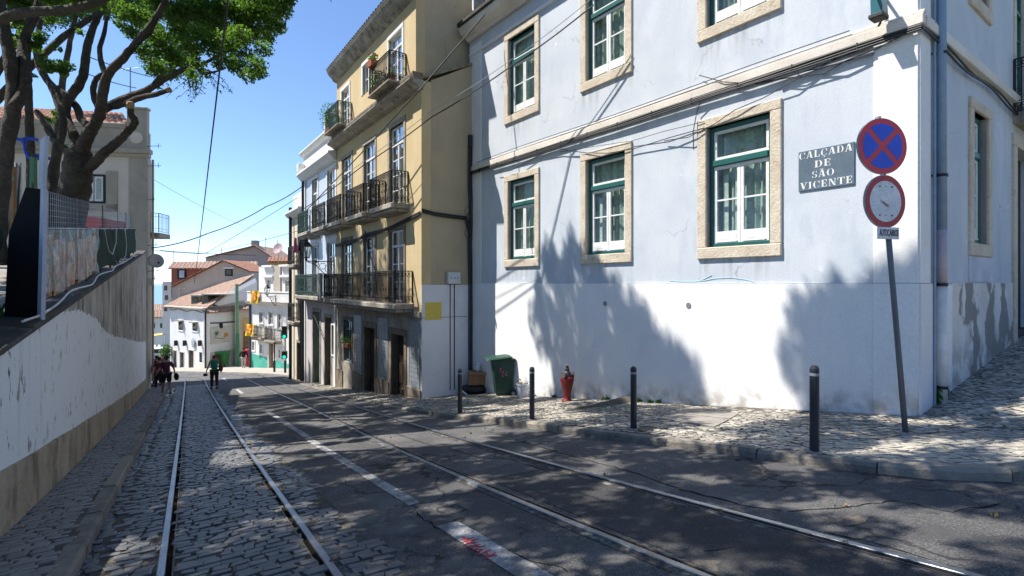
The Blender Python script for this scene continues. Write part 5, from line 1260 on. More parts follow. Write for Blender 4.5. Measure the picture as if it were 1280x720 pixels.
# ------------------------------------------------------------------ left: retaining wall, terrace, netting
SL = 0.0148
px0, py0 = SWX(0, -1.32); px1, py1 = SWX(30, -1.32-SL*30)
FL = Fr(px0, py0, px1-px0, py1-py0)        # local x runs down the street, y points away from the street
def cop_h(s): return max(-.54+.0855*(s-6.4), -D(s)+.85)
lw = FL.thing('retaining_wall', 'white painted retaining wall with stained concrete top and brown stone base along the left pavement', 'wall')
ss = lin(-3, 31.4, 80)
def wall_strip(name, f_lo, f_hi, y0, y1, mat):
    V = []; fs = []
    for s in ss: V += [(s, y0, f_lo(s)), (s, y0, f_hi(s)), (s, y1, f_hi(s)), (s, y1, f_lo(s))]
    n = len(ss)
    for i in range(n-1):
        for k in range(3): fs.append((i*4+k, i*4+k+1, (i+1)*4+k+1, (i+1)*4+k))
    fs += [(3,2,1,0), ((n-1)*4, (n-1)*4+1, (n-1)*4+2, (n-1)*4+3)]
    return MB().add(V, fs).build(name, mat, lw)
def base_top(s): return -D(s)+.12+.56+.006*math.sin(s*2.3)
wall_strip('wall_face', lambda s: -D(s)-.3, lambda s: cop_h(s)-.07, .0, .35, LWALL)
wall_strip('base_course', lambda s: -D(s)-.3, base_top, -.035, -.001, LBASE)
wall_strip('coping', lambda s: cop_h(s)-.069, lambda s: cop_h(s)+.02*math.sin(s*1.7)+.012*math.sin(s*4.1), -.03, .42, COPING)
te = []; tf = []; n = len(ss)
for s in lin(-6, 26.3, 40):
    x, y = SWX(s, -1.7); te.append((x, y, -.54+.0855*(s-6.4)-.08)); x, y = SWX(s, -22); te.append((x, y, -.54+.0855*(s-6.4)-.02))
for i in range(39): tf.append((2*i, 2*i+1, 2*i+3, 2*i+2))
o = MB().add(te, tf).build('terrace', TERR); o['kind'] = 'structure'
def net_top(s): return .72+.088*(s-9.1)
def along(s, n, z): return FL.world(s, n, z)
nf = FL.thing('netting_fence', 'dark green netting fence on posts along the top of the left wall', 'fence')
V = []; fs = []; sn = lin(8.6, 26.8, 100); rows = 7
for i, s in enumerate(sn):
    for k in range(rows):
        t = k/(rows-1); lo, hi = cop_h(s)+.10+.05*math.sin(s*1.3), net_top(s)-.03*abs(math.sin(s*1.9))
        V.append((s, .16+.02*math.sin(s*2.7+k)+.012*math.sin(s*7+k*2), lo+(hi-lo)*t))
for i in range(len(sn)-1):
    for k in range(rows-1): fs.append((i*rows+k, (i+1)*rows+k, (i+1)*rows+k+1, i*rows+k+1))
o = MB().add(V, fs).build('netting', NET, nf); o.modifiers.new('thickness', 'SOLIDIFY').thickness = .01
V = []; fs = []; sn = lin(4.6, 9.0, 40)
for i, s in enumerate(sn):
    for k in range(rows):
        t_ = k/(rows-1); V.append((s, .56+.02*math.sin(s*2.7+k)+.012*math.sin(s*7+k*2), cop_h(s)-.05+(net_top(s)+.05-cop_h(s))*t_))
for i in range(len(sn)-1):
    for k in range(rows-1): fs.append((i*rows+k, (i+1)*rows+k, (i+1)*rows+k+1, i*rows+k+1))
o = MB().add(V, fs).build('netting', NET, nf); o.modifiers.new('thickness', 'SOLIDIFY').thickness = .01
for s in lin(8.8, 26.5, 9): MB().tube([(s, .21, cop_h(s)-.05), (s, .21, net_top(s)+.03)], .022, 8).build('post', IRON, nf)
b = MB(); b.tube([(s, .17, net_top(s)+.0) for s in lin(8.6, 26.8, 30)], .013, 6); b.build('top_rail', GREYM, nf)
# welded wire mesh above the netting
mf = FL.thing('wire_mesh_fence', 'rusty welded wire mesh panel standing above the green netting', 'fence'); b = MB()
for s in lin(9.3, 26.5, 110): b.tube([(s, .30, net_top(s)-.02), (s, .30, net_top(s)+.55+.02*math.sin(s))], .003, 3)
for k in range(7): b.tube([(s, .30, net_top(s)+.09*k) for s in lin(9.3, 26.5, 12)], .003, 3)
o = b.build('mesh_wire', GREYM, mf); o['kind'] = 'stuff'
for s in (9.3, 13, 17, 21, 24.2, 26.5): MB().tube([(s, .31, net_top(s)-.1), (s, .31, net_top(s)+.6)], .012, 6).build('post', paintm('rusty_post', (.08,.06,.05), .8), mf)
# plastic sheets with posters hung on the netting
ps = FL.thing('plastic_sheet', 'clear plastic sheets over a row of posters hung on the green netting', 'plastic sheet')
V = []; fs = []; sn = lin(8.3, 13.9, 70); rows = 9
for i, s in enumerate(sn):
    for k in range(rows):
        t = k/(rows-1); lo, hi = cop_h(s)+.16+.05*math.sin(s*3), net_top(s)-.01
        V.append((s, .085+.02*math.sin(s*9+k*.8)+.015*math.sin(s*3.1-k*1.4), lo+(hi-lo)*t))
for i in range(len(sn)-1):
    for k in range(rows-1): fs.append((i*rows+k, (i+1)*rows+k, (i+1)*rows+k+1, i*rows+k+1))
MB().add(V, fs).build('film', FILM, ps, smooth=True)
for (s0, s1, lo, hi) in ((8.5, 9.3, .12, .92), (9.45, 10.3, .1, .85), (10.5, 11.2, .12, .8), (11.5, 12.3, .1, .82), (12.5, 13.8, .12, .86)):
    b = MB(); zl0 = cop_h(s0)+(net_top(s0)-cop_h(s0))*lo; zl1 = cop_h(s1)+(net_top(s1)-cop_h(s1))*lo; zh0 = cop_h(s0)+(net_top(s0)-cop_h(s0))*hi; zh1 = cop_h(s1)+(net_top(s1)-cop_h(s1))*hi
    b.prism([(s0, zl0), (s1, zl1), (s1, zh1), (s0, zh0)], .115, .122); b.build('poster', POSTER, ps)
# loose white and dark cables along the coping
cbl = FL.thing('cable', 'white cable sagging along the coping below the green netting', 'cable'); b = MB()
b.tube([(s, -.01+.03*math.sin(s*2), cop_h(s)+.05+.06*abs(math.sin(s*.8))) for s in lin(7.2, 26, 70)], .014, 5)
b.tube([(14.6, .05, net_top(14.6)), (15.2, .03, net_top(15.2)-.5), (16, .02, net_top(16)-.62), (17, .03, net_top(17)-.35), (17.3, .05, net_top(17.3))], .012, 5)
b.tube([(20.5, .08, net_top(20.5)), (20.3, .03, net_top(20.3)-.5), (19.5, .0, cop_h(19.5)+.25), (18, -.02, cop_h(18)+.1)], .012, 5)
b.build('strand', CABLEW, cbl)
for k, (s, dz) in enumerate(((10.2, .03), (14.2, .02))):
    pass
# big black board seen from its back, on a grey metal post
p = along(6.55, .05, 0); Zb = 5.9
bd = thing('notice_board', 'black back of a notice board with pale metal edge on the left wall', 'notice board', W(32, 400, Zb))
def wp3(x, y, Z): return W(x, y, Z)
def slab(pts, Z, dv, name, mat, parent):
    P = [W(x, y, Z) for x, y in pts]; Q = [p_+Vector(dv) for p_ in P]; n = len(P)
    return MB().add(P+Q, [tuple(range(n)), tuple(range(2*n-1, n-1, -1))]+[(i, i+n, (i+1) % n+n, (i+1) % n) for i in range(n)]).build(name, mat, parent)
slab([(5,401),(46,401),(50.5,236),(32,234),(11,291)], 5.9, (-.03,.10,0), 'panel', BOARD, bd)
slab([(46.3,401),(51,400),(55,240),(52.5,233),(56.5,169),(50,175),(47.5,232),(50.6,236)], 5.88, (.01,.045,0), 'edge_frame', BOARDE, bd)
b = MB(); b.tube([W(2,403,5.95), W(3,385,5.95), W(6,380,5.95)], .012, 5); b.build('strap', BING2, bd); inv(bd)

# ------------------------------------------------------------------ trees
def branch(b, pts, seg=10, rough=.06):
    P = []; Rr = []
    for i in range(len(pts)-1):
        (x0, y0, z0, r0), (x1, y1, z1, r1) = pts[i], pts[i+1]; k = 4
        for j in range(k): t = j/k; P.append(Vector((x0+(x1-x0)*t, y0+(y1-y0)*t, z0+(z1-z0)*t))); Rr.append(r0+(r1-r0)*t)
    P.append(Vector(pts[-1][:3])); Rr.append(pts[-1][3])
    for _ in range(2):
        Q = [P[0]]+[(P[i-1]+P[i]*2+P[i+1])/4 for i in range(1, len(P)-1)]+[P[-1]]; P = Q
    Rr = [r*(1+random.uniform(-rough, rough)) for r in Rr]
    P = [p+Vector((random.uniform(-1,1), random.uniform(-1,1), random.uniform(-1,1)))*r*.10 for p, r in zip(P, Rr)]
    b.tube(P, Rr, seg)
def pb(pts, Z0, Z1, k=.69):       # traced limb: (px, py, half width px)
    n = len(pts); out = []
    for i, (x, y, r) in enumerate(pts):
        Z = Z0+(Z1-Z0)*i/max(1, n-1); p = W(x, y, Z); out.append((p.x, p.y, p.z, r/F*Z*k))
    return out
T1 = thing('tree', 'large spreading tree with forked pruned trunk behind the wire mesh fence', 'tree', W(86, 292, 13))
b = MB()
branch(b, pb([(74,302,30),(80,284,25),(89,255,21.5),(95,228,19),(98,206,17.5),(101,190,16)], 13, 13, .84), 14)
for pts, Z0, Z1 in [
    ([(100,195,12),(106,178,11),(113,164,10),(122,150,9),(127,138,9),(128,118,8),(133,95,7.5),(146,80,7),(157,70,6.5),(171,53,6),(188,33,5.5),(200,15,5),(212,-10,4.5),(225,-50,3.5)], 13, 11.5),
    ([(127,138,8),(147,127,7.5),(163,121,7),(178,116,6.5),(195,106,6),(209,96,5.5),(225,89,5),(242,84,4),(258,78,3),(272,70,2.5),(290,62,2)], 13, 12),
    ([(135,133,6),(150,132,5.5),(165,126,5.5),(178,121,5),(196,118,4.5),(210,113,4)], 13, 12.4),
    ([(178,116,4),(190,108,4),(198,98,3.5),(210,85,3)], 12.7, 12.4),
    ([(127,140,6),(119,128,5),(116,113,5),(119,100,4.5),(126,94,4.5),(133,92,4)], 13, 13.2),
    ([(133,95,5),(126,78,4.5),(124,60,4),(130,44,3.5),(134,20,3)], 13, 13.4),
    ([(104,214,9),(117,206,8.5),(129,192,8),(143,181,7.5),(156,168,7),(168,154,6.5),(169,150,6),(163,143,5.5),(163,132,5)], 13, 12.6),
    ([(100,190,11),(92,172,9),(84,155,8.5),(80,140,8.5),(86,124,8),(96,110,8),(104,96,7.5),(107,75,7),(110,55,6.5),(114,40,6),(122,22,5),(133,5,4.5),(142,-30,4)], 13, 13.8),
    ([(94,172,8),(82,150,7.5),(74,130,7),(66,110,6.5),(58,98,6),(50,86,6),(45,66,5),(47,48,4.5),(52,20,4)], 13, 14),
    ([(92,196,8),(80,186,7),(70,178,7),(62,165,6),(55,150,5.5),(46,140,5)], 13, 13.6),
    ([(112,158,7),(101,150,6),(96,132,6),(84,120,5.5),(72,110,5)], 13, 13.8),
    ([(171,53,4),(186,44,3.5),(195,27,3)], 12.2, 11.8),
    ([(242,84,2.5),(262,92,2),(280,86,1.5)], 12.1, 11.8)]:
    branch(b, pb(pts, Z0, Z1), 10)
tr1 = b.build('trunk', BARK, T1, smooth=True)
b = MB()
b = MB(); tw = []
for (x0, y0) in ((236,96),(244,92),(252,92),(262,88)):
    for _ in range(3):
        pts = [(x0, y0)]; dx_, dy_ = random.uniform(-.6, .8), 1
        for k in range(6): dx_ += random.uniform(-.7, .7); pts.append((pts[-1][0]+dx_*4.5, pts[-1][1]+random.uniform(2, 7))); tw.append((tuple(W(*pts[-1], 12.2)), (.10, .10, .08)))
        b.tube([W(x, y, 12.2+random.uniform(-.05,.05)) for x, y in pts], [.012, .010, .009, .007, .006, .005, .004], 4)
b.build('twigs', BARK, T1); leafs(T1, tw, 330, .055, LEAF, 'twig_leaves')
for (x, y, r, Z) in ((163,131,5,12.55),(211,112.5,3.8,12.35),(241,83,3.6,12.0)): MB().ball(W(x, y, Z), (r/F*Z*.95,)*3, 8, 6).build('pruned_end', CUT, T1)
def blobs_px(lst):
    out = []
    for (x, y, r, Z) in lst: k = r/F*Z; out.append((tuple(W(x, y, Z)), (k*1.15, k*1.3, k*.85)))
    return out
cl = []
for (x, y, r) in [(352,-14,16),(360,0,9),(345,8,15),(338,28,15),(322,12,17),(300,18,19),(280,8,18),(260,20,19),(240,8,18),(220,18,18),(204,6,16),(336,46,9),(330,62,11),(320,82,13),(312,94,11),(302,66,14),(296,84,11),(326,92,8),(282,52,15),(266,62,13),(288,76,9),(252,44,15),(236,58,14),(222,76,12),(206,62,13),(200,84,12),(246,80,10),(238,92,7),(212,92,9),(194,44,14),(184,68,12),(190,88,9),(180,24,14),(166,42,9),(160,14,12),(340,-6,15),(310,-8,18),(284,40,15),(316,40,15),(262,36,15),(300,44,14),(228,38,14),(272,80,8),(255,90,7)]:
    cl.append((x, y, r, random.uniform(11.2, 13.2) if y > 40 else random.uniform(12.4, 14)))
    if y < 60: cl.append((x+random.uniform(-8, 8), y+random.uniform(-6, 6), r*.8, random.uniform(12.6, 14.2)))
for (x, y, r) in [(20,32,9),(34,44,8),(62,22,8),(52,44,7),(58,78,8),(72,82,8),(85,82,7),(46,62,6),(30,60,6),(98,10,9),(125,4,9),(146,6,9),(100,40,5),(70,60,5),(80,92,4),(40,94,4),(150,30,6),(12,8,8),(16,52,7)]:
    cl.append((x, y, r, random.uniform(11.5, 13.8)))
for (x, y, r) in [(62,150,6),(70,142,5),(92,190,4),(80,184,4)]: cl.append((x, y, r, 14.2))
leafs(T1, blobs_px(cl), 36000, .085, LEAF, 'crown')
SIL = [(150,-5),(362,-5),(350,28),(340,45),(336,74),(324,90),(318,100),(306,100),(290,90),(272,82),(256,92),(234,92),(199,96),(180,74),(150,30)]
def in_poly(x, y, P):
    c = False
    for (x0, y0), (x1, y1) in zip(P, P[1:]+P[:1]):
        if (y0 > y) != (y1 > y) and x < (x1-x0)*(y-y0)/(y1-y0)+x0: c = not c
    return c
def wall_shade(targets, x_src, r=.34):  # places leaf clumps sunward of wall points to shape the shade there
    out = []
    for P_ in targets:
        ok = []
        for k in range(40):
            X_ = x_src[0]+(x_src[1]-x_src[0])*k/39; S_ = P_+sdir*((P_.x-X_)/-sdir.x); qx = 640+S_.x/S_.y*F; qy = CY-S_.z/S_.y*F; rp = r/S_.y*F
            if qy < -rp-6 or (in_poly(qx, qy, SIL) and in_poly(qx+rp*.7, qy+rp*.3, SIL)): ok.append(S_)
        if ok and random.random() > .10: out.append((tuple(random.choice(ok)), (r*.62, r*.62, r*1.75)))
    return out
WALLP = [(690,300),(672,350),(668,400),(690,450),(700,500),(885,505),(868,470),(835,435),(805,400),(770,360),(742,322)]
tg = [(x+random.uniform(-7, 7), y+random.uniform(-7, 7)) for y in range(300, 512, 9) for x in range(660, 895, 10) if in_poly(x, y, WALLP)]
def fbw(x, y): a, z = FB.px(x, y); return FB.world(a, 0, z)
leafs(T1, wall_shade([fbw(*q_) for q_ in tg], (-7.5, -3.4), .24), 27000, .095, LEAF, 'crown')  # extra clumps added to shape the tree shadow on the blue facade
# upper crown of the same tree, above the frame: rounded clumps in an ellipsoid
LIT = [(305,572,62,12),(300,556,40,8),(430,556,75,9),(545,548,70,10),(625,536,55,7),(755,588,22,12),(1065,642,38,18),(1175,678,60,20),(155,700,45,14),(345,490,85,7),(250,620,22,8),(640,500,60,6),(700,520,30,6),(860,540,40,7),(1000,577,26,8),(1250,560,26,9),(455,640,26,9),(700,690,24,12)]
def lands_lit(c, r):
    p = Vector(c)
    for _ in range(40):
        s, w_ = TOSW(p.x, p.y); d_ = p.z-road_h(min(s, 57), w_)
        if d_ < .02: break
        p = p-sdir*(d_/sdir.z*.9)
    if p.y < 1.2: return False
    x = 640+p.x/p.y*F; y = CY-p.z/p.y*F; rx = r*.7/p.y*F; ry = rx*.3
    return any(((x-a)/(u_+rx))**2+((y-b_)/(v_+ry))**2 < 1 for a, b_, u_, v_ in LIT)
def off_crown(parent, c, rad, nb, leaves, size, zmin=None, name='crown', br=(.5, .95)):
    bl = []
    tries = 0
    while len(bl) < nb and tries < 6000:
        tries += 1; d = RNG.normal(size=3); d /= np.linalg.norm(d); d *= RNG.random()**.4; p = np.array(c)+d*np.array(rad)
        r = random.uniform(*br)
        if p[1] > 1.0:
            y = CY-(p[2]-r)/p[1]*F; x = 640+p[0]/p[1]*F; rp = r*1.5/p[1]*F
            if y > -4 and -rp < x < 1280+rp: continue
        if p[1]-r*1.4 < 1.0 and abs(p[0]) < 2.5 and p[2] < 3.5: continue
        if lands_lit(p, r): continue
        bl.append((tuple(p), (r*1.1, r*1.1, r*.7)))
    if not bl: return bl
    leafs(parent, bl, leaves, size, LEAF, name)
    return bl
off_crown(T1, (-7.6, 13.5, 7.5), (2.2, .7, .5), 12, 4500, .13, name='upper_crown', br=(.4, .6))
inv(T1)
T2 = thing('tree', 'thick leaning tree trunk at the left edge of the picture beside the black board', 'tree', W(2, 300, 9))
b = MB()
for pts, Z0, Z1 in [
    ([(-8,330,17),(-4,290,14),(0,250,12.5),(3,215,11.5),(8,183,11.5),(13,155,12),(18,130,11),(16,105,9),(13,80,9.5),(10,60,9),(4,25,8),(-6,-20,8),(-14,-80,6)], 9, 9.4),
    ([(18,135,9),(28,118,8),(33,100,8),(30,80,8),(27,60,7),(33,40,6.5),(44,20,6),(50,-5,5),(60,-50,4)], 9.1, 10),
    ([(-20,32,9),(0,24,8.5),(15,20,8),(33,15,8),(55,14,7.5),(83,13,7.5),(105,8,7),(125,2,6.5),(150,-14,6),(200,-50,5),(260,-100,4.5),(330,-160,3.5)], 8.6, 8.0)]:
    branch(b, pb(pts, Z0, Z1, .74), 12)
b.build('trunk', BARK, T2, smooth=True)
cl = [(x, y, r, random.uniform(9, 10.5)) for (x, y, r) in [(8,-10,16),(30,6,9),(60,-6,12),(95,-6,12),(20,24,7),(6,42,6),(44,56,5),(50,50,5),(62,86,6),(78,88,6)]]
leafs(T2, blobs_px(cl), 2600, .10, LEAF, 'crown')
tg = []
for y in range(345, 530, 12):
    for x in range(985, 1175, 12):
        if y > 400-(x-985)*.28 and x > 980+(y-400)*.25 and random.random() < .35+(x-985)/120: tg.append((x+random.uniform(-9, 9), y+random.uniform(-9, 9)))
random.shuffle(tg); leafs(T2, wall_shade([fbw(*q_) for q_ in tg[:150]], (-3.6, -2.4), .26), 14000, .11, LEAF, 'wall_shade_crown')  # unseen clumps added above the frame to shape the corner wall's shadow
inv(T2)
T3 = thing('tree', 'slender grey tree stem with blue rope tied round it behind the pale board edge', 'tree', W(40, 290, 10.5))
b = MB(); branch(b, pb([(40,300,9),(40,260,8),(39,220,8),(38,190,7),(37,160,6.5),(36,130,6),(35,95,5.5),(34,60,5),(36,20,4.5),(40,-20,4)], 10.5, 10.5), 9)
branch(b, pb([(60,290,9),(62,250,8),(66,215,8),(72,185,7),(80,160,6),(76,130,5)], 11.5, 12.5), 9); b.build('trunk', BARK, T3, smooth=True)
leafs(T3, blobs_px([(30,-15,12,10.5),(48,-12,10,10.5),(38,6,5,10.5)]), 500, .10, LEAF, 'crown')
b = MB()
for pts in ([(18,172),(26,174),(36,172),(47,174)], [(30,180),(32,190),(36,196),(44,197),(52,198),(62,197)]):
    for k in range(2): b.tube([W(x, y+k*1.5, 10.2) for x, y in pts], .022, 6)
for (x, y) in ((30,176),(47,196)): b.ball(W(x, y, 10.2), .06, 6, 5)
b.build('blue_rope', ROPE, T3); inv(T3)
# unseen terrace trees: leaf clumps set sunward of road points to shape the dapple
LIT = [(305,572,60,9),(305,556,38,5),(430,555,72,6),(545,548,66,7),(625,536,45,5),(755,585,24,10),(770,600,14,6),(1065,640,36,14),(1175,676,58,17),(1130,700,60,8),(155,700,48,11),(350,489,85,5),(245,622,26,6),(640,503,40,4),(610,516,26,5),(700,519,36,4),(860,545,40,6),(985,574,30,7),(1255,562,28,9),(455,645,24,6),(720,690,26,9),(648,490,20,6),(690,507,20,4),(905,525,40,5),(500,520,40,4),(410,527,28,3),(325,523,20,3),(560,610,22,5),(1090,560,26,5),(940,690,30,7),(330,650,40,6)]
def px_of(p): return 640+p.x/p.y*F, CY-p.z/p.y*F
def shade_clumps(targets, r):
    out = []
    for P_ in targets:
        ok = []
        for k in range(46):
            L_ = 4.2+.28*k; S_ = P_+sdir*(L_/math.cos(R(SUN_EL)))
            if S_.z < 3.4: continue
            if S_.y > .6:
                x, y = px_of(S_); rp = r*1.5/S_.y*F
                if y > -rp-4 and -rp-4 < x < 1284+rp: continue
            elif abs(S_.x) < 1.5 and S_.z < 3.6: continue
            ok.append(S_)
            if len(ok) > 7: break
        if ok: out.append((tuple(random.choice(ok)), (r*1.15, r*1.15, r*.75)))
    return out
road_pts = []
s = 1.0
while s < 31:
    w_ = -1.0
    while w_ < 9.5:
        a, c_ = s+random.uniform(-.2, .2), w_+random.uniform(-.2, .2); w_ += .40 if s < 14 else .55
        x, y = SWX(a, c_)
        if y < 2.2 or inside_frame(FB, x, y, 0, 20, 12, .5) or inside_frame(FY, x, y, 0, 20, 12): continue
        if c_ > 8.6 and a < 6: continue
        P_ = Vector((x, y, pave_h(a, c_) if c_ > kerb_w(a) else road_h(a, c_))); qx, qy = px_of(P_)
        if not (-60 < qx < 1340) or any(((qx-u)/(m*1.15+8))**2+((qy-v_)/(n_*1.15+3.5))**2 < 1 for u, v_, m, n_ in LIT) or random.random() < .025: continue
        road_pts.append(P_)
    s += .40 if s < 14 else .55
shade = shade_clumps(road_pts, .33)
TREES = [(-8.6, 4.6, 'unseen tree beyond the left edge of the picture, leaves set to shade the road'), (-8.0, -.5, 'unseen tree level with the viewer, leaves set to shade the road'), (-11.6, 9.2, 'unseen tree further down the terrace, leaves set to shade the road'), (-14.5, 13.2, 'unseen tree level with the mesh fence, leaves set to shade the road'), (-20.0, 17.0, 'unseen tree near the beige house, leaves set to shade the road'), (-24.5, 21.0, 'unseen tall tree beside the beige house, leaves set to shade the road')]
own = [[] for _ in TREES]
for c_, r_ in shade: own[min(range(len(TREES)), key=lambda i: (c_[0]-TREES[i][0])**2+(c_[1]-TREES[i][1])**2)].append((c_, r_))
for (x, y, lab), bl in zip(TREES, own):
    s, w_ = TOSW(x, y); z = -.54+.0855*(s-6.4)-.1; t = thing('tree', lab, 'tree', (x, y, z)); b = MB()
    branch(b, [(x, y, z, .30), (x+.1, y+.1, z+1.6, .25), (x+.1, y+.2, z+3.2, .22)], 10)
    for c_, r_ in random.sample(bl, min(7, len(bl))): branch(b, [(x+.1, y+.2, z+3.0, .12), ((x+c_[0])/2, (y+c_[1])/2, (z+3+c_[2])/2+.6, .08), (c_[0], c_[1], c_[2], .03)], 6)
    b.build('trunk', BARK, t, smooth=True)
    if bl: leafs(t, bl, 190*len(bl), .14, LEAF, 'crown')
    inv(t)
T6 = thing('tree', 'added tree behind the big forked tree, its crown set to shade the yellow house', 'tree', W(68, 285, 19.5))  # added tree: upper clumps lie sunward of the yellow facade to shade it
b = MB(); branch(b, pb([(66,292,8),(68,240,7),(70,190,6.5),(74,140,6),(80,90,5),(88,50,4),(95,20,3)], 19.5, 19.5), 8); b.build('trunk', BARK, T6, smooth=True)
leafs(T6, blobs_px([(random.uniform(20, 175), random.uniform(-40, 26), random.uniform(15, 24), random.uniform(18.8, 20.8)) for _ in range(34)]), 16000, .13, LEAF, 'crown')
tg = [FY.world(random.uniform(1.0, 8.3), 0, random.uniform(-4.0, 1.5)) for _ in range(75)]
leafs(T6, wall_shade(tg, (-17, -10), .55), 10000, .14, LEAF, 'upper_crown'); inv(T6)

# ------------------------------------------------------------------ left beige house with parapet
hx = W(184.5, 300, 26.4); FH = Fr(hx.x, hx.y, -.986, -.164)
lhh = FH.thing('parapet_house', 'pale beige house with parapet block and red tiled roof behind the trees', 'house')
# here local x runs left, so outward is away from the viewer side: build with negative y towards the camera
def hp(x, y): a, z = FH.px(x, y); return a, z
HN = FH.n; sgn = -1 if HN[1] > 0 else 1
def hbox(b, x0, x1, n0, n1, z0, z1, c=.01): b.box(x0, x1, sgn*n0, sgn*n1, z0, z1, c)
wL, zB = hp(97, 255); wR, zT = hp(132, 218)
x_w0, x_w1, z_w0, z_w1 = hp(132, 240)[0], hp(103, 240)[0], hp(118, 254)[1], hp(118, 218)[1]
b = wall_holes(0, 12.0, -7, 7.6, [(x_w0, x_w1, z_w0, z_w1)], .3); 
if sgn < 0: b.v = [(x, -y, z) for x, y, z in b.v]
b.build('wall', LHOUSE, lhh)
b = MB(); b.prism_z([(.14,-.31),(12,-.31),(14,-7),(3.1,-7)], -9, 7.4); b.build('rear_mass', LHOUSE, lhh)
b = MB(); hbox(b, -.02, .85, -.06, .05, -7, 6.4); b.build('corner_pilaster', LTRIM, lhh)
zc0, zc1 = hp(150, 193)[1], hp(150, 186)[1]
b = MB(); hbox(b, -.12, 12, -.12, .14, zc0-.12, zc0+.05, .02); hbox(b, -.2, 12, -.12, .24, zc0+.052, zc1, .03); b.build('cornice', LTRIM, lhh)
zt_h = hp(170, 137)[1]; zp = hp(120, 153)[1]
b = MB(); hbox(b, .0, .92, -.2, .08, zc1+.002, zt_h, .02); hbox(b, -.05, .97, -.24, .12, zt_h+.002, zt_h+.12, .02); b.build('parapet_block', LTRIM, lhh)
b = MB(); cxr, czr = .46, hp(175, 173)[1]; pts = [(cxr+.3*math.cos(k*math.pi/10), czr+.3*math.sin(k*math.pi/10)) for k in range(20)]; b.prism(pts, sgn*.081, sgn*.12); b.build('carved_roundel', LHOUSE, lhh)
b = MB(); hbox(b, .93, 12, -.3, .05, zc1+.002, zp-.25, .01); hbox(b, .98, 12, -.35, .1, zp-.248, zp, .02); b.build('parapet', LTRIM, lhh)
ZR = 1.2
Pq = lambda x, n, z: (x, sgn*n, z)
roof_sheet(lhh, Pq(12,-.4,zp+.05), Pq(1.0,-.4,zp+.05), Pq(3.2,-4,zp+1.7), Pq(12,-4,zp+1.7), ROOF, pitch=.3, amp=.06)
b = MB(); b.v = []; 
ringbox(b, x_w0, x_w1, .0, .06, z_w0, z_w1, .08)
if sgn < 0: b.v = [(x, -y-.0, z) for x, y, z in b.v]
wn_ = b.build('window', IRON, lhh)
b = MB(); xm = (x_w0+x_w1)/2; hbox(b, x_w0+.09, xm-.02, -.06, .02, z_w0+.09, z_w1-.09, .02); hbox(b, xm+.02, x_w1-.09, -.06, .02, z_w0+.09, z_w1-.09, .02); b.build('sash', WHITEF, wn_)
b = MB(); hbox(b, x_w0+.18, xm-.1, -.05, .026, z_w0+.2, z_w1-.2, .0); hbox(b, xm+.1, x_w1-.18, -.05, .026, z_w0+.2, z_w1-.2, .0); b.build('pane', mt('milky_pane', (.42,.47,.46), .25, (.3,.36,.36), vs=2), wn_)
b = MB(); hbox(b, x_w0-.55, x_w0-.02, -.01, .03, z_w0-.4, z_w1+.2); hbox(b, x_w0-.55, x_w1+.4, -.01, .03, z_w0-.4, z_w0-.02); b.build('window_surround', LTRIM, lhh)
# side towards the street: balcony, pipes, dish
b = MB(); b.box(-.35, .55, sgn*-1.6, sgn*-.4, 2.35, 2.6, .02); sb_ = b.build('balcony', LTRIM, lhh)
b = MB(); rail_panel(b, (-.3, sgn*-.45), (-.3, sgn*-1.55), 2.62, 3.6, .14, scroll=False); rail_panel(b, (-.3, sgn*-.45), (.2, sgn*-.45), 2.62, 3.6, .14, scroll=False); b.build('railing', IRON, sb_)
b = MB(); b.tube([(-.10, sgn*-.3, -5), (-.10, sgn*-.3, 6.3)], .06, 8); b.tube([(-.2, sgn*.05, -.1), (-.25, sgn*.05, .05), (-.05, sgn*.02, .1)], .09, 8); b.build('downpipe', LTRIM, lhh)
b = MB()
for (z, L) in ((6.9, .9), (5.9, .9), (4.2, .5), (1.9, .7), (.6, .8), (.2, .6)): L *= .7; b.tube([(0, sgn*.02, z), (-L, sgn*.02, z+.05)], .014, 5); b.tube([(-L*.8, sgn*.02, z-.06), (-L*.8, sgn*.02, z+.18)], .012, 5)
b.build('wall_bracket', IRON, lhh)
dsh = thing('satellite_dish', 'grey satellite dish on an arm from the corner of the beige house on the left', 'satellite dish', W(190, 330, 26.2))
b = MB(); c_ = W(195, 326, 26); nrm = Vector((.75, -.62, .2)).normalized(); u_ = nrm.cross(Vector((0,0,1))).normalized(); v__ = u_.cross(nrm)
V = [c_-nrm*.08]; fs = []
for j in (1, 2, 3):
    for k in range(20): q_ = 2*math.pi*k/20; V.append(c_-nrm*.08*(1-(j/3)**2)+(u_*math.cos(q_)+v__*math.sin(q_))*.36*j/3)
for k in range(20):
    k2 = (k+1) % 20; fs.append((0, 1+k, 1+k2))
    for j in (0, 1): fs.append((1+j*20+k, 1+(j+1)*20+k, 1+(j+1)*20+k2, 1+j*20+k2))
o = MB().add(V, fs).build('dish', SATD, dsh, smooth=True); o.modifiers.new('thickness', 'SOLIDIFY').thickness = .02
MB().tube([W(187, 331, 26.3), W(191, 331, 26.2), W(194, 328, 26.1)], .025, 6).tube([c_-v__*.3, c_+nrm*.35-v__*.2], .015, 5).build('arm', GREYM, dsh); b = MB(); b.ball(c_+nrm*.36-v__*.18, .05, 8, 6); b.build('receiver', IRON, dsh); inv(dsh)
ds2 = thing('satellite_dish', 'pinkish satellite dish on the roofs behind the sea green based house', 'satellite dish', W(348, 318, 58)); c_ = W(348, 311, 58)
V = [c_]; fs = []
nrm = Vector((-.3, -.9, .3)).normalized(); u_ = nrm.cross(Vector((0,0,1))).normalized(); v__ = u_.cross(nrm)
for k in range(20): q_ = 2*math.pi*k/20; V.append(c_+nrm*.12+(u_*math.cos(q_)+v__*math.sin(q_))*.62)
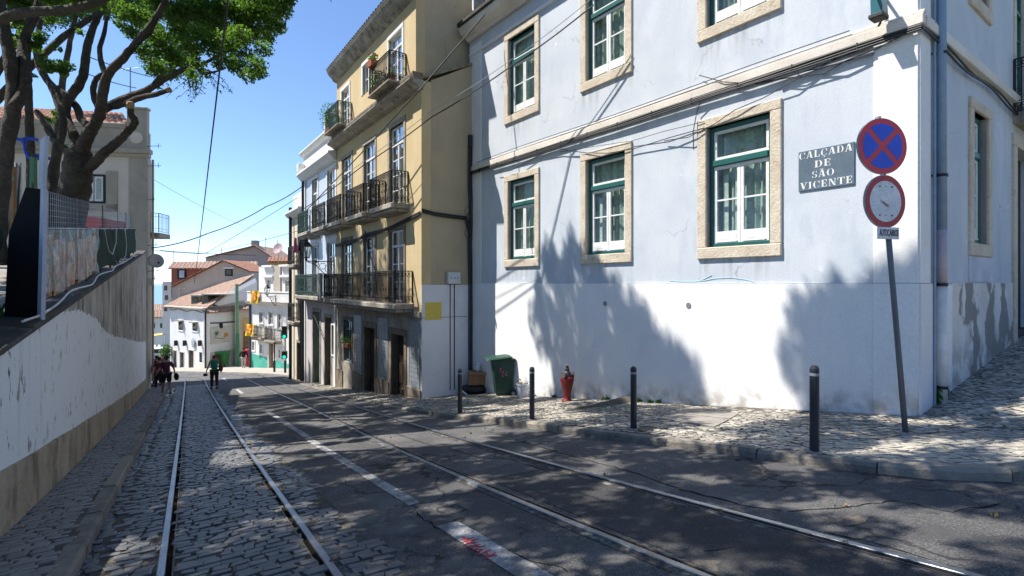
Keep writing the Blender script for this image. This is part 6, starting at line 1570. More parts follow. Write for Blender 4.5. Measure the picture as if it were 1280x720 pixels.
for k in range(20): fs.append((0, 1+k, 1+(k+1) % 20))
o = MB().add(V, fs).build('dish', mt('dish_pink', (.50,.36,.36), .6), ds2); o.modifiers.new('thickness', 'SOLIDIFY').thickness = .03
MB().tube([c_+Vector((0,.1,0)), W(348, 328, 58.2)], .04, 6).build('pole', GREYM, ds2); inv(ds2)
def antenna(x, ytop, ybot, Z, label, bars=4, wd=10):
    t = thing('antenna', label, 'antenna', W(x, ybot, Z)); b = MB(); b.tube([W(x, ybot, Z), W(x, ytop, Z)], .03, 5); b.build('mast', GREYM, t); b = MB()
    if bars:
        y = ytop+2; b.tube([W(x-wd/2, y+1.5, Z), W(x+wd/2, y-1.5, Z)], .02, 4)
        for k in range(bars): xx = x-wd/2+wd*k/(bars-1); b.tube([W(xx, y+1.5-3*k/(bars-1), Z-.35), W(xx, y+1.5-3*k/(bars-1), Z+.35)], .012, 4)
        b.build('aerial', GREYM, t)
    inv(t)
antenna(217, 314, 328, 58, 'thin roof antenna mast over the red brick house', 0)
antenna(277, 309, 326, 53, 'roof aerial with slanting boom over the beige gable', 5, 16)
antenna(332, 297, 320, 64, 'television aerial on the tall gable roof, the middle one of three', 4, 6)
antenna(347, 300, 316, 62, 'short aerial beside the pinkish dish', 3, 4)
antenna(163, 84, 138, 28, 'tall aerial on the parapet of the beige house on the left', 5, 22)
# things on the terrace
rc = thing('red_counter', 'red counter standing behind the wire mesh fence under the window', 'counter', along(20, 1.0, net_top(20)-.6)); slab([(98,284),(126,284),(126,270.5),(98,269)], 18.5, (0,.5,0), 'front_panel', REDT, rc); slab([(126.3,284),(144,285),(143,276),(126.3,270.5)], 18.5, (0,.5,0), 'side_panel', mt('red_side', (.50,.05,.035), .5), rc); slab([(97,269),(127,270.4),(144,275.8),(120,272)], 18.45, (0,.6,.02), 'counter_top', mt('counter_top', (.55,.5,.42), .6), rc); inv(rc)
tp = thing('tarpaulin', 'crumpled white tarpaulin hanging between the trunks at the left edge', 'tarpaulin', W(15, 285, 11)); V = []; fs = []; n = 10
for i in range(n+1):
    for k in range(n+1):
        x = 7+20*i/n; y = 205+85*k/n+2*math.sin(i*1.7); V.append(W(x, y, 11+.12*math.sin(i*1.5+k*.4)))
for i in range(n):
    for k in range(n): fs.append((i*(n+1)+k, (i+1)*(n+1)+k, (i+1)*(n+1)+k+1, i*(n+1)+k+1))
o = MB().add(V, fs).build('sheet', TARP, tp, smooth=True); o.modifiers.new('thickness', 'SOLIDIFY').thickness = .015
inv(tp)
gbd = thing('green_post', 'green painted wooden post behind the black board', 'post', W(38, 290, 10)); slab([(36,300),(42,300),(42,196),(37,196)], 9.9, (0,.08,0), 'upright', GPOLE, gbd); slab([(36.5,195.6),(41.5,195.6),(41,193),(37,193)], 9.9, (0,.08,0), 'cap', IRON, gbd); inv(gbd)
wpst = thing('wooden_frame', 'rough wooden stall frame with a pale sign plate at the left edge', 'stall frame', W(14, 290, 9.5)); slab([(12.5,300),(16.5,300),(17,208),(11,208)], 9.5, (0,.06,0), 'upright', CARD, wpst); slab([(6,228),(17,226),(17,221),(6,223)], 9.46, (0,.03,0), 'sign_plate', mt('olive_plate', (.30,.30,.17), .7), wpst); inv(wpst)

# ------------------------------------------------------------------ street furniture on the right pavement
def on_pave(x, y):
    g_ = ground_px(x, y, .12); s, w_ = TOSW(g_.x, g_.y); return Vector((g_.x, g_.y, pave_h(s, w_)))
BL = ['black steel bollard nearest the cardboard box and green bin', 'black steel bollard beside the white bucket', 'black steel bollard in front of the tree shadow on the white plinth', 'black steel bollard nearest the viewer, close to the road sign']
for (x, y, h), lab in zip(((575,515,.92),(665,523,.92),(792,534,.90),(1018,562,.90)), BL):
    p = on_pave(x, y); t = thing('bollard', lab, 'bollard', p, 0, 'black bollards along the kerb')
    b = MB(); b.lathe([(.047,-.05),(.047,h-.015),(.042,h),(.036,h+.004),(.034,h+.016),(.012,h+.024)], (0,0,0), 18); b.build('post', BOLL, t, smooth=False)
    b = MB(); b.lathe([(.0475,h-.09),(.0478,h-.085),(.0478,h-.065),(.0475,h-.06)], (0,0,0), 18); b.build('band', GREYM, t)
    b = MB(); b.lathe([(.10,-.02),(.10,.004),(.06,.012)], (0,0,0), 12); b.build('footing', CONC, t)
# leaning road sign
p = on_pave(1133, 541); th_ = math.pi+R(8)
sg = thing('road_sign', 'leaning post with a red and blue no stopping disc above a faded bus prohibition sign', 'road sign', p, th_)
Ms = Matrix.Translation(-p); Minv = (Matrix.Translation(p) @ Matrix.Rotation(th_, 4, 'Z')).inverted()
def loc(v_): return Minv @ Vector(v_)
ptop = loc(W(1097.5, 146, 6.10)); pbot = Vector((0,0,-.1))
b = MB(); b.tube([pbot, pbot.lerp(ptop, .5), ptop], .03, 14); b.build('pole', paintm('sign_post_grey', (.10,.125,.15), .45), sg, smooth=True)
b = MB(); b.lathe([(.09,-.02),(.085,.01),(.04,.03)], (0,0,0), 12); b.build('footing', CONC, sg)
def disc(b, c, r, y0, y1, n=48): b.prism([(c[0]+r*math.cos(2*math.pi*k/n), c[2]+r*math.sin(2*math.pi*k/n)) for k in range(n)], y0, y1)
def xfm(c, ang): return Matrix.Translation(c) @ Matrix.Rotation(ang, 4, 'Z')
c1 = loc(W(1102, 183, 6.02)); r1 = .322
d1 = thing('x', None, None) if False else None
b = MB(); disc(b, (0,0,0), r1, -.012, .012); b.lathe([(.0,0)], (0,0,0), 3) if False else None
bk = b.build('sign_disc', GREYM, sg, xf=xfm(c1, R(1)))
b = MB(); disc(b, (0,0,0), r1*.985, .0125, .0145); b.build('red_face', REDP, bk)
b = MB(); ri = r1*.80; hw = r1*.095; dl = math.asin(hw/ri)
for q_ in (0, 90, 180, 270):
    a0 = R(q_-45)+dl; a1 = R(q_+45)-dl
    pts = [(hw*1.414*math.cos(R(q_)), hw*1.414*math.sin(R(q_)))]+[(ri*math.cos(a0+(a1-a0)*k/14), ri*math.sin(a0+(a1-a0)*k/14)) for k in range(15)]
    b.prism(pts, .0147, .0165)
b.build('blue_segments', BLUEP, bk)
c2 = loc(W(1105.5, 252, 6.02)); r2 = .305
b = MB(); disc(b, (0,0,0), r2, -.012, .012); bk2 = b.build('sign_disc', GREYM, sg, xf=xfm(c2, R(8)))
REDW2 = mt('faded_sign_red', (.48,.04,.045), .5, (.36,.045,.05), vs=5)
WHW2 = mt('faded_sign_white', (.74,.75,.77), .5, (.62,.63,.66), vs=4)
b = MB(); disc(b, (0,0,0), r2*.98, .0125, .0145); b.build('red_face', REDW2, bk2)
b = MB(); disc(b, (0,0,0), r2*.77, .0147, .0165); b.build('white_face', WHW2, bk2)
b = MB()
for (x, z) in ((.09,.17),(-.09,.17),(0,.17),(.09,-.16),(-.09,-.16),(0,-.16)): b.ball((x, .0175, z), .010 if x else .006, 6, 4)
b.build('bolt', LETB, bk2)
b = MB(); b.prism([(.085,.0),(.02,-.045),(-.045,-.07),(-.055,-.045),(.0,-.015),(.075,.02)], .0167, .019); b.build('torn_sticker', mt('sticker_grey', (.55,.53,.52), .6), bk2)
b = MB(); b.prism([(.055,-.012),(.02,-.035),(-.03,-.058),(-.033,-.045),(.015,-.02),(.05,.002)], .0192, .0205); b.build('sticker_print', paintm('sticker_red', (.22,.07,.07), .7), bk2)
c3 = loc(W(1110, 291.5, 6.02))
b = MB(); b.box(-.155, .155, -.01, .012, -.068, .068, .004); pl3 = b.build('text_plate', WHW2, sg, xf=xfm(c3, R(8)))
def text_mesh(txt, size, width, mat, parent, xf, name='lettering', bold=.0):
    cu = bpy.data.curves.new('lettering', 'FONT'); cu.body = txt; cu.size = size; cu.align_x = 'CENTER'; cu.align_y = 'CENTER'; cu.extrude = .001; cu.offset = bold
    o = bpy.data.objects.new('lettering_curve', cu); COL.objects.link(o); dg = bpy.context.evaluated_depsgraph_get(); me = bpy.data.meshes.new_from_object(o.evaluated_get(dg))
    bpy.data.objects.remove(o); me.materials.clear(); me.materials.append(mat); q_ = bpy.data.objects.new(name, me); COL.objects.link(q_); q_.parent = parent
    xs = [v_.co.x for v_ in me.vertices]; k = width/(max(xs)-min(xs)); q_.matrix_local = xf @ Matrix.Diagonal((k, 1, 1, 1)); return q_
TXF = Matrix(((-1,0,0,0),(0,0,1,.0135),(0,1,0,0),(0,0,0,1)))
text_mesh('AUTOCARROS', .105, .285, LETB, pl3, TXF, bold=.002)
b = MB(); b.tube([c1+Vector((0,-.02,.2)), c1+Vector((0,-.02,-.2))], .018, 6)
for c_ in (c1, c2): b.box(c_.x-.06, c_.x+.06, -.05+c_.y, c_.y-.013, c_.z-.02, c_.z+.02)
b.build('clamp', GREYM, sg)
# wheelie bin
p = on_pave(629, 491); wb = thing('wheelie_bin', 'dark green wheeled rubbish bin with pink scribble standing against the wall', 'wheelie bin', p+Vector((0,0,.0)), R(100))
# local y = front, towards the left of the picture
def frustum(b, x0, x1, ya, yb, X0, X1, YA, YB, z0, z1):
    v = [(x0,ya,z0),(x1,ya,z0),(x1,yb,z0),(x0,yb,z0),(X0,YA,z1),(X1,YA,z1),(X1,YB,z1),(X0,YB,z1)]
    b.add(v, [(0,3,2,1),(4,5,6,7),(0,1,5,4),(1,2,6,5),(2,3,7,6),(3,0,4,7)])
b = MB(); frustum(b, -.21, .21, -.20, .22, -.27, .27, -.27, .33, .05, 1.0); frustum(b, -.29, .29, -.30, .37, -.30, .30, -.31, .38, .985, 1.04)
bb_ = b.build('body', BING, wb); md = bb_.modifiers.new('rounded', 'BEVEL'); md.width = .02; md.segments = 2
b = MB(); frustum(b, -.30, .30, -.34, .40, -.26, .26, -.28, .33, 1.042, 1.09); ld = b.build('lid', BING, wb, xf=Matrix.Rotation(R(-6), 4, 'X')); ld.modifiers.new('rounded', 'BEVEL').width = .012
b = MB(); b.tube([(-.26,-.36,.98),(-.26,-.42,1.0),(.26,-.42,1.0),(.26,-.36,.98)], .018, 8); b.build('handle', BING, wb)
for sx in (-1, 1):
    b = MB(); xs_ = [(sx*.235, -.235, .105), (sx*.295, -.235, .105)]; b.tube(xs_, .105, 18); wl_ = b.build('wheel', RUB, wb); b = MB(); b.tube([(sx*.296, -.235, .105), (sx*.302, -.235, .105)], .05, 12); b.build('hub', GREYM, wl_)
b = MB(); b.tube([(-.24,-.235,.105),(.24,-.235,.105)], .015, 6); b.build('axle', GREYM, wb)
b = MB()
sd = -1
for pts in ([(.02,.72),(.08,.66),(.0,.62),(.09,.58),(.02,.56)], [(-.06,.7),(-.02,.6),(-.08,.58)], [(.12,.8),(.16,.7)]): b.tube([(.2635-.06*(1-z)-.0+.004, y, z) for y, z in pts], .012, 4)
for pts in ([(.02,.72),(.08,.66),(.0,.62),(.09,.58),(.02,.56)], [(-.06,.7),(-.02,.6),(-.08,.58)], [(.12,.8),(.14,.66),(.08,.8)]): b.tube([(-(.2635-.06*(1-z)+.004), y, z) for y, z in pts], .014, 4)
b.build('pink_scribble', PINKG, wb)
# bucket with rags
p = on_pave(653, 494); bk_ = thing('bucket', 'white plastic bucket with rubbish sticking out between bin and bollard', 'bucket', p)
b = MB(); b.lathe([(.13,.0),(.16,.32),(.172,.325),(.172,.35),(.155,.35),(.12,.03)], (0,0,0), 24); b.build('pail', BUCK, bk_)
b = MB(); pts = [(-.17, .0, .31)]+[(-.19*math.cos(math.pi*k/10), -.06-.03*math.sin(math.pi*k/10), .31-.12*math.sin(math.pi*k/10)) for k in range(11)]; b.tube(pts, .005, 5); b.build('bail', GREYM, bk_)
b = MB()
for k in range(5): b.ball((random.uniform(-.1,.1), random.uniform(-.1,.1), .34+random.uniform(0,.04)), (.06,.05,.04), 7, 5)
b.tube([(-.08,0,.36),(-.12,-.03,.45),(-.09,-.02,.48),(-.04,0,.44)], .018, 6); b.build('rubbish', mt('rag_grey', (.45,.42,.38), .9, (.3,.25,.2), vs=8), bk_)
# cardboard box on a black bag, cup on the box
p = on_pave(594, 489)+Vector((0,.15,0)); gbg = thing('rubbish_bag', 'black rubbish bag slumped against the wall under the cardboard box', 'rubbish bag', p); b = MB(); b.ball((0,0,.12), (.42,.30,.17), 20, 12)
b.v = [(x*(1+.08*math.sin(9*y+7*z)), y, max(0, z+.025*math.sin(11*x)*math.cos(8*y))) for x, y, z in b.v]; b.build('bag', BAG, gbg, smooth=True); b = MB(); b.tube([(-.42,-.12,.05),(-.36,-.24,.10),(-.27,-.30,.04),(-.22,-.30,.0)], .022, 6); b.build('torn_plastic', WHITEF, gbg)
cb_ = thing('cardboard_box', 'brown cardboard box lying on the black rubbish bag in the corner', 'cardboard box', p+Vector((.05,.02,.27)), R(8)); b = MB(); ringbox(b, -.27, .27, -.2, .2, 0, .38, .012); b.box(-.257, .257, .18, .19, .012, .368); b.box(-.257, .257, -.19, -.18, .012, .368); b.build('carton', CARD, cb_)
b = MB(); b.add([(-.27,-.2,.381),(.27,-.2,.381),(.24,-.3,.30),(-.25,-.31,.33),(-.27,-.2,.387),(.27,-.2,.387),(.24,-.305,.306),(-.25,-.315,.336)], [(0,1,2,3),(7,6,5,4),(0,4,5,1),(1,5,6,2),(2,6,7,3),(3,7,4,0)]); b.build('flap', CARD, cb_)
cu_ = thing('paper_cup', 'pale crumpled paper cup standing on the cardboard box', 'paper cup', p+Vector((.06,-.02,.66))); b = MB(); b.lathe([(.06,0),(.09,.18),(.10,.185),(.085,.17)], (0,0,0), 14); b.ball((.03,.0,.2), (.09,.07,.05), 8, 6); b.build('cup', BUCK, cu_)
# hydrant
p = on_pave(709, 500); hy = thing('fire_hydrant', 'red fire hydrant with dark top standing on the pavement by the white plinth', 'fire hydrant', p)
b = MB(); b.lathe([(.125,.0),(.125,.03),(.08,.05),(.082,.12),(.10,.24),(.13,.38),(.152,.47),(.155,.51),(.14,.545),(.115,.56)], (0,0,0), 24); b.build('body', HYR, hy, smooth=True)
b = MB(); b.lathe([(.12,.525),(.10,.56),(.085,.62),(.07,.66),(.05,.68),(.05,.74),(.035,.75),(.035,.80),(.01,.805)], (0,0,0), 16); b.build('bonnet', HYD, hy)
for (dx, dy, sc) in ((-.11,-.10,.9), (.11,-.03,.85)):
    b = MB(); d_ = Vector((dx, dy, 0)).normalized(); b.tube([d_*.04+Vector((0,0,.61)), d_*.125+Vector((0,0,.60))], .055*sc, 14); b.tube([d_*.12+Vector((0,0,.60)), d_*.155+Vector((0,0,.60))], .078*sc, 14); b.build('outlet', HYD if dx > 0 else mt('outlet_cap', (.13,.12,.12), .5), hy)
mhp = ground_px(812, 536, .12); s_, w__ = TOSW(mhp.x, mhp.y); mh = thing('manhole_cover', 'small dark iron cover set in the cobbled pavement behind the middle bollard', 'manhole cover', (mhp.x, mhp.y, pave_h(s_, w__)+.006)); b = MB(); b.lathe([(.17,-.04),(.17,.008),(.15,.012),(.145,.006),(.02,.006)], (0,0,0), 22); b.build('cover', HYD, mh)
# weeds at the foot of the downpipe and along the wall
wd_t = tag(leafs(None, [((FB.world(-.03, -.55-.1*k, 0).x, FB.world(-.03, -.55-.1*k, 0).y, -1.58+.1*(k % 3)), (.07,.07,.16)) for k in range(4)]+[((FB.world(a, .08, 0).x, FB.world(a, .08, 0).y, pave_h(*TOSW(FB.world(a, .08, 0).x, FB.world(a, .08, 0).y))+.02), (.10,.05,.04)) for a in (4.2, 4.4, 4.7, 5.0, 5.6, 7.4)], 420, .09, LEAFB, 'weeds', droop=-.8), kind='stuff')
# fallen leaves and litter on the road, two bright ones in the rail groove
V = []; 
for _ in range(70):
    s, w_ = random.uniform(1.2, 12), random.uniform(-.5, 6.5); x, y = SWX(s, w_); z = (pave_h(s, w_)+.012) if w_ > kerb_w(s)+.1 else road_h(s, w_)+.02
    if inside_frame(FB, x, y, -.2, 20, 12, .1): continue
    V.append(((x, y, z), (.03, .03, .004)))
litter = leafs(None, V, 90, .035, mt('dry_leaf', (.30,.22,.09), .8, (.18,.12,.05)), 'fallen_leaves', droop=0); litter['kind'] = 'stuff'

# ------------------------------------------------------------------ down the street: bin, poles, signals
p = W(276, 457.5, 46.3); gb2 = thing('wheelie_bin', 'bright green wheeled bin in front of the white wing wall far down the street', 'wheelie bin', p, R(185))
b = MB(); frustum(b, -.5, .5, -.36, .36, -.6, .6, -.45, .45, .12, 1.15); frustum(b, -.66, .66, -.5, .5, -.6, .6, -.42, .42, 1.155, 1.3); b.build('body', BING2, gb2)
for sx in (-1, 1):
    for sy in (-.3, .3): b = MB(); b.tube([(sx*.42, sy, .1), (sx*.5, sy, .1)], .1, 10); b.build('wheel', RUB, gb2)
b = MB(); b.box(-.6, .6, .46, .49, 1.0, 1.12, .01); b.build('front_lip', BING2, gb2)
gpo = thing('green_pole', 'tall green lamp pole in front of the white wing wall', 'pole', W(296.5, 459, 45.5)); b = MB(); P0_, P1_ = W(296.5, 460, 45.5)-Vector(gpo.location), W(296, 355, 45.5)-Vector(gpo.location); b.tube([P0_, P1_], [.17, .13], 12); b.build('shaft', mt('pole_green_pale', (.16,.30,.17), .5), gpo); b = MB(); b.tube([P0_, P0_+Vector((0,0,3.0))], [.19, .175], 12); b.build('painted_base', GPOLE, gpo)
wbk = thing('rubbish_bag', 'black and white rubbish bags beside the bright green bin', 'rubbish bag', W(270, 459, 45.6)); b = MB(); b.ball((0,0,.35), (.3,.25,.38), 10, 7); b.build('white_bag', WHITEF, wbk); b = MB(); b.ball((.05,-.02,.85), (.32,.26,.22), 10, 7); b.build('black_bag', BAG, wbk)
p = W(356.5, 469, 34.5); ts = thing('traffic_light', 'slim traffic light showing green beside the sea green based house', 'traffic light', p, R(12))
b = MB(); b.tube([(0,0,-.2),(0,0,3.2)], .055, 8); b.build('pole', paintm('light_pole', (.45,.46,.42), .5), ts); b = MB(); b.tube([(0,0,-.1),(0,0,.95)], .075, 8); b.build('pole_sleeve', IRON, ts)
GLOWG = bpy.data.materials.new('green_signal'); GLOWG.use_nodes = True; e_ = GLOWG.node_tree.nodes['Principled BSDF']; e_.inputs['Base Color'].default_value = (.0,.5,.35,1); e_.inputs['Emission Color'].default_value = (.0,.8,.55,1); e_.inputs['Emission Strength'].default_value = .8
for (z0, hh, n) in ((2.45, .80, 3), (1.12, .5, 2)):
    b = MB(); b.box(-.16, .16, -.30, -.06, z0, z0+hh, .02); hd = b.build('signal_head', paintm('signal_black', (.03,.035,.03), .5), ts)
    for k in range(n):
        zc = z0+(k+.5)*hh/n; b = MB(); pts = [(.10*math.cos(q_*math.pi/6), zc+.10*math.sin(q_*math.pi/6)) for q_ in range(12)]; b.prism(pts, -.315, -.30); b.build('lens', GLOWG if k == 0 else RUB, hd)
        b = MB(); b.tube([(-.11,-.31,zc+.02),(-.09,-.36,zc+.09),(0,-.38,zc+.13),(.09,-.36,zc+.09),(.11,-.31,zc+.02)], .012, 4); b.build('visor', RUB, hd)
bp = thing('street_pole', 'short dark pole with a round head at the kerb left of the traffic light', 'pole', W(343, 467.5, 36)); b = MB(); b.tube([(0,0,-.1),(0,0,2.2)], .045, 8); b.build('shaft', IRON, bp); b = MB(); b.tube([(0,0,-.1),(0,0,.9)], .08, 8); b.build('sleeve', BOLL, bp)
# clothes on a line by the lamp
for (x, y0, y1, wd, c, lab) in ((369.5, 297, 316, 6, (.55,.12,.22), 'pink garment hanging from a cable beside the street lantern'), (376, 299, 313, 5, (.02,.02,.025), 'black garment hanging from a cable beside the street lantern')):
    t = thing('hanging_garment', lab, 'garment', W(x, y0, 27), R(-15)); k = 27/F; H = (y1-y0)*k; w2 = wd*k/2; V = []; fs = []
    for i in range(7):
        for j in range(7):
            tt = j/6; V.append(((i/3-1)*w2*(.35+.9*min(1, tt*1.6))*(1-.4*max(0, tt-.7)), .05*math.sin(i*1.6+j*.6), -H*tt))
    for i in range(6):
        for j in range(6): fs.append((i*7+j, (i+1)*7+j, (i+1)*7+j+1, i*7+j+1))
    o = MB().add(V, fs).build('cloth', cloth('garment_'+('pink' if c[0] > .3 else 'black'), c), t, smooth=True); o.modifiers.new('thickness', 'SOLIDIFY').thickness = .02
# white van-like car and shrubs far left
cr_ = thing('parked_car', 'white car half hidden behind the walkers far down the side street', 'car', W(196, 452, 55), R(20))
b = MB(); b.prism([(-2,.35),(2,.35),(2.05,.75),(1.5,.95),(.9,1.45),(-1.0,1.5),(-1.7,1.0),(-2.05,.9)], -.8, .8); o = b.build('body', paintm('car_white', (.75,.76,.78), .3), cr_); o.modifiers.new('rounded', 'BEVEL').width = .08
b = MB(); b.prism([(.85,1.40),(1.42,.97),(-.9,1.0),(-.95,1.42)], -.815, .815); b.build('side_window', DGLASS, cr_)
for sx in (-1.25, 1.25):
    for sy in (-.78, .78): b = MB(); b.tube([(sx, sy-.1, .32), (sx, sy+.1, .32)], .32, 14); wl_ = b.build('wheel', RUB, cr_); b = MB(); b.tube([(sx, sy-.11, .32), (sx, sy+.11, .32)], .17, 10); b.build('rim', GREYM, wl_)
for sy in (-.6, .6): b = MB(); b.box(1.98, 2.07, sy-.15, sy+.15, .62, .78, .02); b.build('headlight', DGLASS, cr_)
sh = thing('shrub', 'small bright green shrub at the left end of the white corner house', 'shrub', W(208, 452, 49)); b = MB(); b.tube([W(208,456,49), W(208,446,49)], .06, 6); b.build('stem', BARK, sh); leafs(sh, [(tuple(W(207,441,49)), (.6,.5,.7)), (tuple(W(209,436,49)), (.4,.4,.5))], 700, .16, LEAFB, 'leaves'); inv(sh)

# ------------------------------------------------------------------ people
def skin_mesh(verts, edges):
    """verts: (x,y,z,r); returns evaluated vertices and faces of one continuous skinned surface"""
    me = bpy.data.meshes.new('t'); me.from_pydata([v_[:3] for v_ in verts], edges, []); o = bpy.data.objects.new('t', me); COL.objects.link(o)
    o.modifiers.new('s', 'SKIN'); 
    for i, v_ in enumerate(verts): me.skin_vertices[0].data[i].radius = (v_[3], v_[3])
    me.skin_vertices[0].data[0].use_root = True
    sb2 = o.modifiers.new('d', 'SUBSURF'); sb2.levels = 1; sb2.render_levels = 1
    dg = bpy.context.evaluated_depsgraph_get(); e = bpy.data.meshes.new_from_object(o.evaluated_get(dg)); V = [tuple(v_.co) for v_ in e.vertices]; Fs = [tuple(p_.vertices) for p_ in e.polygons]
    bpy.data.objects.remove(o); bpy.data.meshes.remove(e); return V, Fs
def person(label, loc_, face_dir, height=1.74, top=(.2,.1,.1), legs=(.03,.03,.03), short=False, sleeve=.5, hair=(.03,.02,.015), stride=.22, arms=((.06,.0,.0),(.06,.0,.0)), dress=False, group=None, shoes=(.05,.05,.05)):
    rot = math.atan2(face_dir[1], face_dir[0])-math.pi/2; t = thing('person', label, 'person', loc_, rot, group); k = height/1.75
    HP, CH, NK = .93, 1.36, 1.49
    legsj = {}
    V = [(0,0,.96,.125),(0,.005,1.12,.115),(0,.01,1.28,.135),(0,.0,1.40,.12),(0,.005,1.50,.055),(0,.02,1.60,.078),(0,.025,1.68,.088),(0,.015,1.735,.06)]
    E_ = [(0,1),(1,2),(2,3),(3,4),(4,5),(5,6),(6,7)]
    hands = []
    for si, sx in enumerate((-1, 1)):
        st = stride*(1 if si == 0 else -1); i = len(V)
        V += [(sx*.095, 0, .90, .10), (sx*.10, st*.30+.03, .50, .062), (sx*.10, st*.75-(.05 if st < 0 else 0), .10+(.05 if st < 0 else 0), .042), (sx*.115, st*.75+.13, .04, .036)]
        E_ += [(0, i), (i, i+1), (i+1, i+2), (i+2, i+3)]; legsj[sx] = [v_ for v_ in V[i:i+4]]
        ao, af, bend = arms[si]; j = len(V); sw = -st*.5+af
        el = (sx*(.235+ao*.6), sw*.4-.03, 1.15); wr = (sx*(.25+ao*1.2), sw*.9+.02+bend*.22, .92+bend*.26)
        V += [(sx*.175, 0, 1.41, .062), (*el, .043), (*wr, .03), (wr[0]+sx*.004, wr[1]+.02+bend*.05, wr[2]-.075+bend*.07, .034)]
        E_ += [(3, j), (j, j+1), (j+1, j+2), (j+2, j+3)]; hands.append((V[j+3], V[j+2], sx, bend)); legsj['a', sx] = V[j:j+4]
    S = lambda vv: [(a*k, c_*k, z*k, r*k) for a, c_, z, r in vv]
    bv, bf = skin_mesh(S(V), E_); b = MB(); b.add(bv, bf)
    for (h_, wr_, sx, bend) in hands:        # five bent fingers on each palm
        d_ = (Vector(h_[:3])-Vector(wr_[:3])).normalized()
        for q_ in range(4):
            o_ = Vector((0, (q_-1.5)*.019, 0)); p0 = (Vector(h_[:3])+o_+d_*.012)*k; L = (.062, .072, .068, .052)[q_]
            b.tube([p0, p0+d_*L*.5*k, p0+(d_*L*.85+Vector((-sx*.018, .01, 0)))*k], [.010*k, .009*k, .007*k], 5)
        p0 = (Vector(h_[:3])-d_*.02+Vector((-sx*.008, .03, 0)))*k; b.tube([p0, p0+(d_*.03+Vector((-sx*.01, .025, 0)))*k, p0+(d_*.055+Vector((-sx*.012, .028, 0)))*k], [.012*k, .010*k, .008*k], 5)
    for sx in (-1, 1): b.ball((sx*.088*k, .02*k, 1.655*k), (.012*k, .022*k, .032*k), 6, 5); b.ball((sx*.03*k, .098*k, 1.67*k), .010*k, 6, 4)
    b.ball((0, .118*k, 1.645*k), (.014*k, .02*k, .024*k), 6, 5); b.ball((0, .103*k, 1.605*k), (.026*k, .008*k, .007*k), 6, 4)
    body = b.build('body', SKIN, t, smooth=True)
    b = MB(); b.ball((0, .012*k, 1.69*k), (.097*k, .108*k, .085*k), 12, 8); b.ball((0, -.035*k, 1.65*k), (.085*k, .07*k, .09*k), 10, 7); b.build('hair', mt('hair', hair, .7), t, smooth=True)
    # clothes follow the same skeleton with a larger radius
    tv = [(0,0,.90,.155),(0,.005,1.08,.145),(0,.01,1.28,.16),(0,.0,1.39,.135),(0,.0,1.455,.075)]; te_ = [(0,1),(1,2),(2,3),(3,4)]
    for sx in (-1, 1):
        a_ = legsj['a', sx]; j = len(tv); sh_ = Vector(a_[0][:3]); el_ = Vector(a_[1][:3]); wr_ = Vector(a_[2][:3])
        tv += [(*sh_, .082)]; te_ += [(3, j)]
        if sleeve > 0: q_ = sh_.lerp(el_, min(1, sleeve*1.2)); tv += [(*q_, .068)]; te_ += [(j, j+1)]
        if sleeve > 1: tv += [(*wr_, .048)]; te_ += [(j+1, j+2)]
    cv, cf = skin_mesh(S(tv), te_); MB().add(cv, cf).build('shirt' if not dress else 'dress_top', cloth('top_cloth', top), t, smooth=True)
    if dress:
        b = MB(); b.lathe([(.15*k,1.0*k),(.19*k,.8*k),(.24*k,.4*k),(.28*k,.12*k),(.26*k,.12*k)], (0,0,0), 18); b.build('skirt', cloth('skirt_cloth', top), t, smooth=True)
    else:
        lv = [(0,0,.98,.15)]; le = []
        for sx in (-1, 1):
            L_ = legsj[sx]; i = len(lv); kn = Vector(L_[1][:3]); an = Vector(L_[2][:3]); hp_ = Vector(L_[0][:3])
            lv += [(*hp_, .122), (*(hp_.lerp(kn, .9 if short else 1)), .092 if short else .078)]; le += [(0, i), (i, i+1)]
            if not short: lv += [(*kn.lerp(an, .9), .062)]; le += [(i+1, i+2)]
        cv, cf = skin_mesh(S(lv), le); MB().add(cv, cf).build('shorts' if short else 'trousers', cloth('leg_cloth', legs), t, smooth=True)
    for sx in (-1, 1):
        a_ = Vector(legsj[sx][2][:3])*k; b = MB(); b.ball((a_.x, a_.y+.06*k, a_.z-.05*k), (.05*k, .135*k, .05*k), 10, 6); b.build('shoe', cloth('shoe_cloth', shoes), t, smooth=True)
    return t, k
def gpos(x, y): return ground_px(x, y)
dirv = (DX, DY)
p = gpos(208, 494); t, k = person('man in a maroon t-shirt and black shorts walking down the left gutter', p, (-.75,.66), 1.78, top=(.085,.02,.045), legs=(.012,.012,.015), short=True, sleeve=.6, stride=.28, arms=((.10,.05,.35),(.10,.0,.12)), shoes=(.04,.04,.045))
b = MB(); b.ball((.40, .02, .78), (.09,.20,.17), 12, 8); b.build('bag', cloth('black_bag', (.012,.012,.014)), t, smooth=True)
p = gpos(268, 487); t, k = person('person in green sleeveless top and dark trousers walking down the middle of the street', p, (-.65,.76), 1.70, top=(.01,.22,.155), legs=(.035,.03,.028), sleeve=0, hair=(.10,.05,.03), stride=.12, arms=((.08,.0,.15),(.06,.0,.0)))
b = MB(); b.ball((.27,-.04,1.02), (.09,.17,.19), 12, 8); b.tube([(.27,-.02,1.15),(.2,-.13,1.4),(.16,.0,1.47),(.22,.12,1.3),(.27,.05,1.15)], .015, 5); b.build('shoulder_bag', cloth('brown_bag', (.16,.05,.03)), t, smooth=True)
b = MB(); b.box(-.45, -.28, .0, .16, .68, .80, .02); b.tube([(-.36,.15,.74),(-.36,.26,.74)], .045, 10); b.build('camera', cloth('camera_black', (.015,.015,.018)), t)
